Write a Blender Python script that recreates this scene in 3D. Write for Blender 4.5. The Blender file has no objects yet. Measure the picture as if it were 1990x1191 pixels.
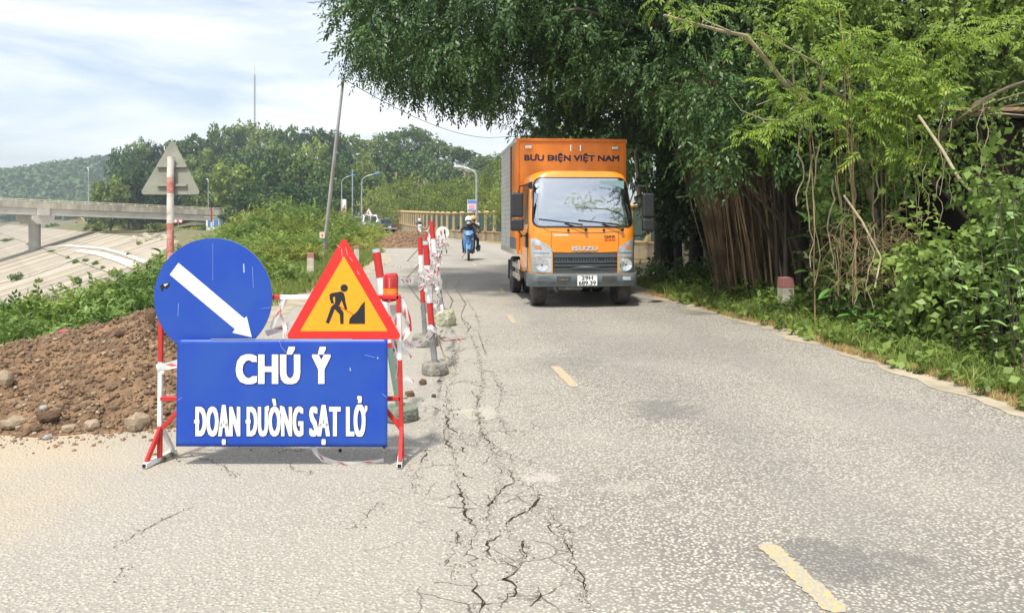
import bpy, bmesh, math, random
import numpy as np
from mathutils import Vector, Matrix, geometry, noise
random.seed(7)
SC = bpy.context.scene
COL = SC.collection
F = 1470.0                      # focal length in photo pixels
CX, HY, CH = 995.0, 428.0, 1.5  # principal column, horizon row, camera height
def at(px, py, Y): return Vector(((px-CX)*Y/F, Y, CH-(py-HY)*Y/F))
def gnd(px, py, z=0.0):
    Y = (CH-z)*F/(py-HY); return Vector(((px-CX)*Y/F, Y, z))

# ---------------------------------------------------------------- camera, world, sun
cd = bpy.data.cameras.new('camera'); cam = bpy.data.objects.new('camera', cd); COL.objects.link(cam)
cam.location = (0, 0, CH); cam.rotation_euler = (math.radians(90), 0, 0)
cd.sensor_width = 36; cd.lens = 36*F/1990
cd.shift_y = -(595.5-HY)/1990; cd.clip_start = 0.1; cd.clip_end = 6000
SC.camera = cam
SUN_EL, SUN_AZ = math.radians(62), math.radians(200)   # azimuth clockwise from +Y
SC.view_settings.view_transform = 'Standard'; SC.view_settings.look = 'None'
SC.view_settings.gamma = 1; SC.view_settings.exposure = 1.15
SC.view_settings.use_curve_mapping = False
world = bpy.data.worlds.new("World"); SC.world = world; world.use_nodes = True
nt = world.node_tree; nt.nodes.clear()
def N(t, **k):
    n = nt.nodes.new(t)
    for a, b in k.items(): setattr(n, a, b)
    return n
wo = N('ShaderNodeOutputWorld'); bg = N('ShaderNodeBackground'); bg.inputs[1].default_value = 0.086
sky = N('ShaderNodeTexSky', sky_type='NISHITA'); sky.sun_disc = False
sky.sun_elevation = SUN_EL; sky.sun_rotation = SUN_AZ; sky.air_density = 1.0; sky.dust_density = 2.0; sky.ozone_density = 1.0
tc = N('ShaderNodeTexCoord'); mp = N('ShaderNodeMapping'); mp.inputs['Scale'].default_value = (1.0, 1.0, 5.5)
n1 = N('ShaderNodeTexNoise'); n1.inputs['Scale'].default_value = 2.1; n1.inputs['Detail'].default_value = 7; n1.inputs['Roughness'].default_value = 0.58
n1.inputs['Distortion'].default_value = 0.35
cr = N('ShaderNodeValToRGB'); cr.color_ramp.elements[0].position = 0.38; cr.color_ramp.elements[1].position = 0.64
cr.color_ramp.elements[0].color = (0.22, 0.22, 0.22, 1); cr.color_ramp.elements[1].color = (0.97, 0.97, 0.97, 1)
mx = N('ShaderNodeMixRGB'); mx.inputs[2].default_value = (6.9, 7.0, 7.2, 1)
nt.links.new(tc.outputs['Generated'], mp.inputs[0]); nt.links.new(mp.outputs[0], n1.inputs[0])
nt.links.new(n1.outputs[0], cr.inputs[0]); nt.links.new(cr.outputs[0], mx.inputs[0])
nt.links.new(sky.outputs[0], mx.inputs[1]); nt.links.new(mx.outputs[0], bg.inputs[0]); nt.links.new(bg.outputs[0], wo.inputs[0])
sd = bpy.data.lights.new('sun', 'SUN'); so = bpy.data.objects.new('sun', sd); COL.objects.link(so)
sd.energy = 2.35; sd.angle = math.radians(4); sd.color = (1.0, 0.95, 0.87)
sdir = Vector((math.sin(SUN_AZ)*math.cos(SUN_EL), math.cos(SUN_AZ)*math.cos(SUN_EL), math.sin(SUN_EL)))
so.rotation_euler = sdir.to_track_quat('Z', 'Y').to_euler(); so.location = (0, -20, 40)
cy = SC.cycles; cy.max_bounces = 6; cy.diffuse_bounces = 3; cy.glossy_bounces = 3; cy.transmission_bounces = 4; cy.transparent_max_bounces = 8
cy.use_denoising = True; cy.caustics_reflective = False; cy.caustics_refractive = False; cy.sample_clamp_indirect = 6

# ---------------------------------------------------------------- materials
def srgb(r, g, b):
    f = lambda c: (c/12.92 if c <= 0.04045 else ((c+0.055)/1.055)**2.4)
    return (f(r/255), f(g/255), f(b/255), 1)
MATS = {}
def mat(name, col, rough=0.7, col2=None, scale=4.0, bump=0.0, bscale=None, metal=0.0, coat=0.0, spec=0.5, trans=0.0,
        detail=5, objrand=0.0, lo=0.35, hi=0.65, stretch=None, emit=None):
    if name in MATS: return MATS[name]
    m = bpy.data.materials.new(name); m.use_nodes = True; t = m.node_tree; L = t.links
    b = t.nodes['Principled BSDF']
    def c4(c): return tuple(c)+((1,) if len(c) == 3 else ())
    b.inputs['Roughness'].default_value = rough; b.inputs['Metallic'].default_value = metal
    b.inputs['Coat Weight'].default_value = coat; b.inputs['Specular IOR Level'].default_value = spec
    b.inputs['Transmission Weight'].default_value = trans
    col = c4(col); b.inputs['Base Color'].default_value = col
    tc = t.nodes.new('ShaderNodeTexCoord'); src = tc.outputs['Object']
    if stretch:
        mp = t.nodes.new('ShaderNodeMapping'); mp.inputs['Scale'].default_value = stretch; L.new(src, mp.inputs[0]); src = mp.outputs[0]
    out = None
    if col2 is not None:
        nz = t.nodes.new('ShaderNodeTexNoise'); nz.inputs['Scale'].default_value = scale; nz.inputs['Detail'].default_value = detail
        nz.inputs['Roughness'].default_value = 0.62; L.new(src, nz.inputs[0])
        rp = t.nodes.new('ShaderNodeMapRange'); rp.inputs[1].default_value = lo; rp.inputs[2].default_value = hi; L.new(nz.outputs[0], rp.inputs[0])
        mx = t.nodes.new('ShaderNodeMixRGB'); mx.inputs[1].default_value = col; mx.inputs[2].default_value = c4(col2)
        L.new(rp.outputs[0], mx.inputs[0]); out = mx.outputs[0]; L.new(out, b.inputs['Base Color'])
    if objrand:
        oi = t.nodes.new('ShaderNodeObjectInfo'); hs = t.nodes.new('ShaderNodeHueSaturation')
        r1 = t.nodes.new('ShaderNodeMapRange'); r1.inputs[3].default_value = 1-objrand; r1.inputs[4].default_value = 1+objrand
        L.new(oi.outputs['Random'], r1.inputs[0]); L.new(r1.outputs[0], hs.inputs['Value'])
        if out: L.new(out, hs.inputs['Color'])
        else: hs.inputs['Color'].default_value = col
        L.new(hs.outputs[0], b.inputs['Base Color'])
    if bump:
        nb = t.nodes.new('ShaderNodeTexNoise'); nb.inputs['Scale'].default_value = bscale or scale*4; nb.inputs['Detail'].default_value = 6
        L.new(src, nb.inputs[0]); bp = t.nodes.new('ShaderNodeBump'); bp.inputs['Strength'].default_value = min(1, bump); bp.inputs['Distance'].default_value = 0.02
        L.new(nb.outputs[0], bp.inputs['Height']); L.new(bp.outputs[0], b.inputs['Normal'])
    if emit:
        b.inputs['Emission Color'].default_value = c4(emit[0]); b.inputs['Emission Strength'].default_value = emit[1]
    MATS[name] = m; return m

def leafmat(name, dark, light, yellow=None, objrand=0.25, transl=0.35, rough=0.5, yamt=0.04):
    if name in MATS: return MATS[name]
    m = bpy.data.materials.new(name); m.use_nodes = True; t = m.node_tree; L = t.links
    b = t.nodes['Principled BSDF']; o = t.nodes['Material Output']
    at_ = t.nodes.new('ShaderNodeAttribute'); at_.attribute_name = 'tint'
    rp = t.nodes.new('ShaderNodeValToRGB'); e = rp.color_ramp.elements
    e[0].color = tuple(dark)+(1,); e[1].color = tuple(light)+(1,); e[1].position = 1-yamt*1.5
    if yellow:
        k = e.new(1.0); k.color = tuple(yellow)+(1,)
    L.new(at_.outputs['Fac'], rp.inputs[0])
    oi = t.nodes.new('ShaderNodeObjectInfo'); hs = t.nodes.new('ShaderNodeHueSaturation')
    r1 = t.nodes.new('ShaderNodeMapRange'); r1.inputs[3].default_value = 1-objrand; r1.inputs[4].default_value = 1+objrand*1.3
    r2 = t.nodes.new('ShaderNodeMapRange'); r2.inputs[3].default_value = 0.5+objrand*0.06; r2.inputs[4].default_value = 0.5-objrand*0.09
    L.new(oi.outputs['Random'], r1.inputs[0]); L.new(r1.outputs[0], hs.inputs['Value'])
    L.new(oi.outputs['Random'], r2.inputs[0]); L.new(r2.outputs[0], hs.inputs['Hue'])
    L.new(rp.outputs[0], hs.inputs['Color']); L.new(hs.outputs[0], b.inputs['Base Color'])
    b.inputs['Roughness'].default_value = rough; b.inputs['Specular IOR Level'].default_value = 0.35
    if transl:
        tr = t.nodes.new('ShaderNodeBsdfTranslucent'); ms = t.nodes.new('ShaderNodeMixShader'); ms.inputs[0].default_value = transl
        L.new(hs.outputs[0], tr.inputs[0]); L.new(b.outputs[0], ms.inputs[1]); L.new(tr.outputs[0], ms.inputs[2]); L.new(ms.outputs[0], o.inputs[0])
    MATS[name] = m; return m

# ---------------------------------------------------------------- object helpers
ORG = {}
def tag(o, label=None, cat=None, group=None, kind=None):
    if label: o['label'] = label
    if cat: o['category'] = cat
    if group: o['group'] = group
    if kind: o['kind'] = kind
    return o
def thing(name, label, cat, loc=(0, 0, 0), rotz=0.0, group=None):
    o = bpy.data.objects.new(name, None); COL.objects.link(o); o.empty_display_size = 0.2
    o.location = loc; o.rotation_euler = (0, 0, rotz); ORG[o.name] = Vector(loc)
    return tag(o, label, cat, group)
def link(name, me, parent=None, m=None):
    o = bpy.data.objects.new(name, me); COL.objects.link(o)
    if m is not None:
        me.materials.clear(); me.materials.append(m)
    if parent is not None:
        o.parent = parent; ORG[o.name] = ORG.get(parent.name, Vector((0, 0, 0)))
    return o
def copy_tree(o, parent=None, loc=None, rotz=None, label=None, group=None, rot=None, scale=None):
    c = o.copy(); COL.objects.link(c)
    if parent is not None: c.parent = parent
    if loc is not None: c.location = loc
    if rotz is not None: c.rotation_euler = (0, 0, rotz)
    if rot is not None: c.rotation_euler = rot
    if scale is not None: c.scale = (scale,)*3 if not hasattr(scale, '__len__') else scale
    if label: c['label'] = label
    if group: c['group'] = group
    for ch in list(o.children): copy_tree(ch, c)
    return c

class MB:
    def __init__(s): s.v = []; s.f = []; s.mi = []; s.cur = 0
    def add(s, vs, fs):
        b = len(s.v); s.v += [tuple(p) for p in vs]; s.f += [tuple(b+i for i in f) for f in fs]; s.mi += [s.cur]*len(fs)
        return s
    def box(s, c, size, R=None, taper=1.0):
        hx, hy, hz = size[0]/2, size[1]/2, size[2]/2; vs = []
        for z in (-1, 1):
            k = taper if z > 0 else 1.0
            for x, y in ((-1, -1), (1, -1), (1, 1), (-1, 1)):
                p = Vector((x*hx*k, y*hy*k, z*hz))
                if R is not None: p = R @ p
                vs.append(p+Vector(c))
        return s.add(vs, [(3, 2, 1, 0), (4, 5, 6, 7), (0, 1, 5, 4), (1, 2, 6, 5), (2, 3, 7, 6), (3, 0, 4, 7)])
    def bar(s, p0, p1, w, h=None, up=(0, 0, 1)):
        p0 = Vector(p0); p1 = Vector(p1); d = p1-p0; L = d.length; d.normalize(); up = Vector(up)
        if abs(d.dot(up)) > 0.98: up = Vector((0, 1, 0))
        x = d.cross(up).normalized(); z = x.cross(d)
        R = Matrix((x, d, z)).transposed()
        return s.box((p0+p1)/2, (w, L, h or w), R)
    def tube(s, pts, r, n=8, caps=True):
        pts = [Vector(p) for p in pts]; m = len(pts); rr = r if hasattr(r, '__len__') else [r]*m
        vs = []; fs = []; up = None
        for i, p in enumerate(pts):
            d = (pts[min(i+1, m-1)]-pts[max(i-1, 0)]).normalized()
            if up is None:
                up = Vector((0, 0, 1)) if abs(d.z) < 0.9 else Vector((1, 0, 0))
            x = d.cross(up)
            if x.length < 1e-4: x = d.cross(Vector((0, 1, 0.3)))
            x.normalize(); y = x.cross(d).normalized(); up = y
            for k in range(n):
                a = 2*math.pi*k/n; vs.append(p+x*math.cos(a)*rr[i]+y*math.sin(a)*rr[i])
        for i in range(m-1):
            for k in range(n): fs.append((i*n+k, i*n+(k+1) % n, (i+1)*n+(k+1) % n, (i+1)*n+k))
        if caps: fs.append(tuple(range(n))[::-1]); fs.append(tuple((m-1)*n+k for k in range(n)))
        return s.add(vs, fs)
    def lathe(s, prof, c=(0, 0, 0), n=20, axis='z', R=None):
        vs = []; fs = []; m = len(prof); c = Vector(c)
        for r, h in prof:
            for k in range(n):
                a = 2*math.pi*k/n
                p = Vector((r*math.cos(a), r*math.sin(a), h))
                if axis == 'x': p = Vector((p.z, p.x, p.y))
                if axis == 'y': p = Vector((p.x, p.z, p.y))
                if R is not None: p = R @ p
                vs.append(p+c)
        for i in range(m-1):
            for k in range(n): fs.append((i*n+k, i*n+(k+1) % n, (i+1)*n+(k+1) % n, (i+1)*n+k))
        if prof[0][0] > 1e-6: fs.append(tuple(range(n))[::-1])
        if prof[-1][0] > 1e-6: fs.append(tuple((m-1)*n+k for k in range(n)))
        return s.add(vs, fs)
    def prism(s, poly, depth, conv):
        """poly in 2D; conv(u, v, w) -> 3D; w from 0 (front) to depth"""
        tri = geometry.tessellate_polygon([[Vector((a, b, 0)) for a, b in poly]]); n = len(poly)
        vs = [conv(a, b, 0) for a, b in poly]+[conv(a, b, depth) for a, b in poly]
        fs = [tuple(t) for t in tri]+[tuple(i+n for i in t[::-1]) for t in tri]
        fs += [(i, i+n, (i+1) % n+n, (i+1) % n) for i in range(n)]
        return s.add(vs, fs)
    def grid(s, P):
        """P: list of rows of points"""
        n = len(P[0]); vs = [p for r in P for p in r]
        fs = [(i*n+j, i*n+j+1, (i+1)*n+j+1, (i+1)*n+j) for i in range(len(P)-1) for j in range(n-1)]
        return s.add(vs, fs)
    def hull(s, pts):
        bm = bmesh.new()
        for p in pts: bm.verts.new(p)
        r = bmesh.ops.convex_hull(bm, input=bm.verts)
        bmesh.ops.delete(bm, geom=[g for g in r['geom_interior'] if isinstance(g, bmesh.types.BMVert)], context='VERTS')
        bm.verts.index_update(); vs = [v.co.copy() for v in bm.verts]; fs = [[v.index for v in f.verts] for f in bm.faces]
        bm.free(); return s.add(vs, fs)
    def build(s, name, m, parent=None, smooth=False, bevel=0.0, world=True, seg=2, sub=0, fix=True):
        me = bpy.data.meshes.new(name)
        off = Vector((0, 0, 0))
        if parent is not None and world: off = ORG.get(parent.name, off)
        me.from_pydata([(p[0]-off.x, p[1]-off.y, p[2]-off.z) for p in s.v], [], s.f)
        mats = m if isinstance(m, (list, tuple)) else [m]
        for q in mats: me.materials.append(q)
        if len(mats) > 1: me.polygons.foreach_set('material_index', s.mi)
        if bevel or fix or sub:
            bm = bmesh.new(); bm.from_mesh(me)
            if sub: bmesh.ops.subdivide_edges(bm, edges=bm.edges[:], cuts=sub, use_grid_fill=True)
            bmesh.ops.recalc_face_normals(bm, faces=bm.faces[:])
            if bevel:
                es = [e for e in bm.edges if len(e.link_faces) == 2 and e.calc_face_angle(0) > 0.5]
                bmesh.ops.bevel(bm, geom=es, offset=bevel, segments=seg, affect='EDGES', profile=0.5, clamp_overlap=True)
            bm.to_mesh(me); bm.free()
        if smooth:
            me.polygons.foreach_set('use_smooth', [True]*len(me.polygons))
            try: me.set_sharp_from_angle(angle=math.radians(40))
            except Exception: pass
        me.update()
        o = bpy.data.objects.new(name, me); COL.objects.link(o)
        if parent is not None: o.parent = parent; ORG[o.name] = off
        return o
ID = lambda a, b, c: Vector((a, b, c))

# numpy mesh of quads + tint
def npmesh(name, V, Q, tint=None, smooth=False):
    me = bpy.data.meshes.new(name); V = np.asarray(V, dtype=np.float32); Q = np.asarray(Q, dtype=np.int32); k = Q.shape[1]
    me.vertices.add(len(V)); me.vertices.foreach_set('co', V.ravel())
    me.loops.add(Q.size); me.loops.foreach_set('vertex_index', Q.ravel())
    me.polygons.add(len(Q)); me.polygons.foreach_set('loop_start', np.arange(0, Q.size, k, dtype=np.int32))
    if tint is not None:
        a = me.attributes.new('tint', 'FLOAT', 'FACE'); a.data.foreach_set('value', np.asarray(tint, dtype=np.float32))
    if smooth: me.polygons.foreach_set('use_smooth', np.ones(len(Q), dtype=bool))
    me.update(calc_edges=True); me.validate()
    return me
def nrm(a): return a/np.maximum(1e-9, np.linalg.norm(a, axis=-1, keepdims=True))
def scatter(template, P, D, U, S, rs, tvar=0.35, clump=None):
    """template (verts n*3, quads m*4) copied at P, x axis along D, z towards U, size S"""
    tv, tq = template; m = len(P)
    D = nrm(D); X = nrm(np.cross(U, D)+1e-6); Zv = np.cross(D, X)
    R = np.stack([D, X, Zv], axis=2)
    V = np.einsum('mij,nj->mni', R*np.asarray(S).reshape(-1, 1, 1), tv)+P[:, None, :]
    Q = (tq[None]+(np.arange(m)*len(tv))[:, None, None]).reshape(-1, tq.shape[1])
    base = rs.uniform(0, 1, m) if clump is None else clump
    T = np.clip(base[:, None]*(1-tvar)+rs.uniform(0, 1, (m, len(tq)))*tvar, 0, 1).ravel()
    return V.reshape(-1, 3), Q, T
class Cloud:
    def __init__(s): s.V = []; s.Q = []; s.T = []; s.n = 0
    def add(s, V, Q, T): s.V.append(V); s.Q.append(Q+s.n); s.T.append(T); s.n += len(V)
    def mesh(s, name, org=(0, 0, 0)):
        return npmesh(name, np.concatenate(s.V)-np.array(org), np.concatenate(s.Q), np.concatenate(s.T))
def leafshape(L, w, fold=0.18, pts=4):
    """one leaf along +x, returns verts, quads (two quads, folded on the midrib)"""
    v = [(0, 0, 0), (L*.5, 0, -L*.0), (L, 0, -L*.12), (L*.35, w, fold*w*2), (L*.35, -w, fold*w*2)]
    return np.array(v), np.array([(0, 1, 2, 3), (0, 4, 2, 1)])
def leafquad(L, w):
    return np.array([(0, 0, 0), (L*.45, -w, w*.3), (L, 0, -L*.1), (L*.45, w, w*.3)]), np.array([(0, 1, 2, 3)])
def make_sprig(n, length, L, w, droop=0.3, seed=0, shape=leafquad, spread=55, jit=0.3):
    """a twig along +x with n alternate leaves"""
    rs = np.random.RandomState(seed); V = []; Q = []; b = 0
    lv, lq = shape(L, w)
    for i in range(n):
        t = (i+0.6)/n; p = np.array((t*length, 0, -droop*length*t*t))
        side = 1 if i % 2 else -1; a = math.radians(spread*(1-0.5*t))*side+rs.normal()*jit*.5
        if i == n-1: a *= 0.2
        el = -0.25-droop*t+rs.normal()*jit; roll = rs.normal()*jit*1.5
        ca, sa, ce, se, cr_, sr = math.cos(a), math.sin(a), math.cos(el), math.sin(el), math.cos(roll), math.sin(roll)
        Rz = np.array(((ca, -sa, 0), (sa, ca, 0), (0, 0, 1))); Ry = np.array(((ce, 0, -se), (0, 1, 0), (se, 0, ce))); Rx = np.array(((1, 0, 0), (0, cr_, -sr), (0, sr, cr_)))
        k = 0.75+0.4*rs.rand()
        V.append((lv*k) @ (Rz @ Ry @ Rx).T+p); Q.append(lq+b); b += len(lv)
    return np.concatenate(V), np.concatenate(Q)
def fan(n, L, w, seed, shape=leafquad, flatten=0.5):
    """tuft of n leaves in scattered directions, mostly along +x"""
    rs = np.random.RandomState(seed); V = []; Q = []; b = 0; lv, lq = shape(L, w)
    for i in range(n):
        d = nrm(np.array((1.0, 0, 0))+rs.normal(size=3)*0.75); u = nrm(np.array((0, 0, 1.0))+rs.normal(size=3)*flatten)
        x = nrm(np.cross(u, d)); z = np.cross(d, x); R = np.stack([d, x, z], axis=1)
        V.append((lv*(0.6+0.6*rs.rand())) @ R.T+rs.normal(size=3)*L*.25); Q.append(lq+b); b += len(lv)
    return np.concatenate(V), np.concatenate(Q)
def rand_dirs(rs, n): return nrm(rs.normal(size=(n, 3)))
def blob_cloud(cl, blobs, tmpl, dens, rs, droop=0.2, smin=0.7, smax=1.25, shell=0.55, up=0.6, jitter=0.45, flat=1.0, tshift=0.35, face=False):
    """blobs: list of (x,y,z,r); dens = tufts per unit r^2"""
    for (x, y, z, r) in blobs:
        n = max(6, int(dens*r*r)); d = rand_dirs(rs, n); d[:, 2] = np.where(rs.rand(n) < 0.25, -abs(d[:, 2]), d[:, 2])
        rad = r*(shell+(1-shell)*rs.rand(n)**0.6)
        P = np.array((x, y, z))+d*rad[:, None]*np.array((1, 1, flat))
        D = nrm(d*np.array((1, 1, flat))+rs.normal(size=(n, 3))*jitter+np.array((0, 0, -droop)))
        U = nrm(d*0.5+np.array((0, 0, up))+rs.normal(size=(n, 3))*0.35)
        if face:   # leaf clumps lie on the clump surface like real outer foliage
            U = nrm(d+rs.normal(size=(n, 3))*0.28+np.array((0, 0, .15))); D = nrm(np.cross(U, rs.normal(size=(n, 3)))+d*.35)
        tb = np.clip(rs.rand()*tshift+rs.rand(n)*(1-tshift), 0, 1)
        cl.add(*scatter(tmpl, P, D, U, rs.uniform(smin, smax, n), rs, 0.3, tb))
ORD = ['first', 'second', 'third', 'fourth', 'fifth', 'sixth', 'seventh', 'eighth', 'ninth', 'tenth', 'eleventh', 'twelfth', 'thirteenth', 'fourteenth',
       'fifteenth', 'sixteenth', 'seventeenth', 'eighteenth', 'nineteenth', 'twentieth']+['twenty-'+w for w in ('first', 'second', 'third', 'fourth', 'fifth', 'sixth', 'seventh', 'eighth', 'ninth')]
CAPH = [None]
def heavy_text(body, x0, x1, zb, zc, conv, m, parent, bx=0.0, bz=0.0, name='lettering', thick=0.0006, spacing=1.0, w0=0.0, rings=1):
    """heavy lettering: glyphs fitted to x0..x1 and baseline zb / cap height zc, thickened by bx, bz through stacked shifted copies"""
    def glyphs(txt):
        cu = bpy.data.curves.new('t', 'FONT'); cu.body = txt; cu.space_character = spacing; cu.resolution_u = 3
        t = bpy.data.objects.new('t', cu); COL.objects.link(t); dg = bpy.context.evaluated_depsgraph_get(); dg.update()
        me = bpy.data.meshes.new_from_object(t.evaluated_get(dg)); bpy.data.objects.remove(t); return me
    if CAPH[0] is None:
        h = glyphs('H'); CAPH[0] = max(v.co.y for v in h.vertices)
    me = glyphs(body); co = [v.co.copy() for v in me.vertices]; fs = [tuple(p.vertices) for p in me.polygons]
    mn = min(c.x for c in co); mx_ = max(c.x for c in co); off = ORG.get(parent.name, Vector((0, 0, 0))); V = []; Fs = []; k = 0
    sh = [(0, 0)]
    for r in range(1, rings+1):
        f = r/rings; sh += [(a*f, b*f) for a, b in ((-1, -1), (-1, 0), (-1, 1), (0, 1), (1, 1), (1, 0), (1, -1), (0, -1))]
    sg = 1 if x1 > x0 else -1; sz = 1 if zc > zb else -1
    for a, b in sh:
        d = w0+thick*k; k += 1; n0 = len(V)
        for c in co:
            u = x0+sg*bx+(c.x-mn)/(mx_-mn)*(x1-x0-2*sg*bx)+a*bx; w = zb+sz*bz+c.y/CAPH[0]*(zc-zb-2*sz*bz)+b*bz
            V.append(Vector(conv(u, w, d))-off)
        Fs += [tuple(i+n0 for i in f) for f in fs]
    out = bpy.data.meshes.new(name); out.from_pydata([tuple(v) for v in V], [], Fs); out.materials.append(m); out.update()
    o = bpy.data.objects.new(name, out); COL.objects.link(o); o.parent = parent; ORG[o.name] = off; return o
def text_obj(body, x0, x1, z0, z1, conv, m, parent, bold=0.0, name='lettering', thick=0.0015, spacing=1.0, shear=0.0, snap=True):
    """text fitted into the box x0..x1, z0..z1; conv(u, v, w) -> 3D, w depth towards viewer"""
    cu = bpy.data.curves.new('t', 'FONT'); cu.body = body; cu.offset = bold; cu.extrude = 0.01; cu.space_character = spacing; cu.shear = shear
    cu.resolution_u = 3
    t = bpy.data.objects.new('t', cu); COL.objects.link(t)
    dg = bpy.context.evaluated_depsgraph_get(); dg.update(); me = bpy.data.meshes.new_from_object(t.evaluated_get(dg))
    bpy.data.objects.remove(t)
    n = len(me.vertices); co = np.empty(n*3, np.float32); me.vertices.foreach_get('co', co); co = co.reshape(-1, 3)
    mn, mxx = co.min(0), co.max(0); off = ORG.get(parent.name, Vector((0, 0, 0)))
    for i, v in enumerate(me.vertices):
        u = x0+(co[i, 0]-mn[0])/(mxx[0]-mn[0])*(x1-x0); w = z0+(co[i, 1]-mn[1])/(mxx[1]-mn[1])*(z1-z0)
        v.co = Vector(conv(u, w, thick*(1 if co[i, 2] > 0 else 0)))-off
    me.materials.clear(); me.materials.append(m); me.update()
    o = bpy.data.objects.new(name, me); COL.objects.link(o); o.parent = parent; ORG[o.name] = off
    return o
# ================================================================ THE SETTING
def interp(Y, pts):
    xs = [p[0] for p in pts]; ys = [p[1] for p in pts]; return np.interp(Y, xs, ys)
RIGHT = [(-10, 4.2), (0, 4.1), (6, 3.96), (10.4, 3.57), (15, 2.75), (20, 2.3), (28, 1.5), (40, .1), (50, -1.5), (62, -5.0), (80, -10.2), (100, -16.5), (130, -26), (180, -44)]
LEFT = [(-10, -5.2), (0, -4.8), (5, -4.2), (10, -3.7), (15, -3.9), (22, -4.2), (30, -5.0), (40, -7.3), (50, -10), (62, -14.2), (80, -19), (100, -26), (130, -36), (180, -56)]
BANK = [(-20, -6.2), (6, -6.6), (10, -7.4), (16, -9), (24, -11.5), (52, -22), (85, -36), (140, -62), (180, -78), (400, -160)]
def plane_z(X, Y): return -7.6+.268*X+.194*Y
def sstep(t): t = np.clip(t, 0, 1); return t*t*(3-2*t)
def terrain(X, Y):
    xb = interp(Y, BANK); d = np.maximum(0, xb-X)
    bank = -0.55*d
    pz = np.clip(plane_z(X, Y)-.3, -8.0, -0.9)
    z = np.where(d > 0, np.maximum(bank, pz), 0.0)
    # low slope rising under the trees on the far side of the valley
    h2 = 15*np.exp(-(((X+62)/62)**2)-(((Y-235)/52)**2))*sstep((Y-150)/60)
    h3 = 9*np.exp(-(((X+14)/34)**2)-(((Y-225)/45)**2))*sstep((Y-150)/60)
    ridge = 33*np.exp(-(((X+330)/150)**2)-(((Y-640)/110)**2))+37*np.exp(-(((X+190)/170)**2)-(((Y-700)/120)**2))+28*np.exp(-(((X+560)/170)**2)-(((Y-680)/120)**2))
    crest = sstep((plane_z(X, Y)+.9)/6)
    return z+(h2+h3)*crest+ridge
def axis(lst):
    o = []
    for a, b, s in lst: o += list(np.arange(a, b, s))
    return np.array(o+[lst[-1][1]])
xs = axis([(-1700, -800, 300), (-800, -300, 40), (-300, -130, 12), (-130, -30, 3), (-30, 12, 1.0), (12, 60, 6), (60, 300, 40), (300, 1700, 400)])
ys = axis([(-60, 0, 6), (0, 40, 1.0), (40, 160, 3), (160, 320, 10), (320, 900, 30), (900, 1700, 200)])
XX, YY = np.meshgrid(xs, ys); ZZ = terrain(XX, YY)
rsn = np.random.RandomState(3)
off_road = (XX < interp(YY, LEFT)-0.6) | (XX > interp(YY, RIGHT)+0.6)
ZZ = ZZ+np.where(off_road & (YY < 160), rsn.uniform(-.04, .02, ZZ.shape), 0)-0.05
V = np.stack([XX, YY, ZZ], -1).reshape(-1, 3); nx = len(xs); ny = len(ys)
ii = (np.arange(ny-1)[:, None]*nx+np.arange(nx-1)[None]).ravel()
Q = np.stack([ii, ii+1, ii+nx+1, ii+nx], 1)
m_ground = mat('ground_soil', (.20, .15, .085), .95, (.10, .125, .035), .35, bump=.6, bscale=12)
ground = link('ground', npmesh('ground', V, Q, smooth=True), None, m_ground); tag(ground, kind='structure')

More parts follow.
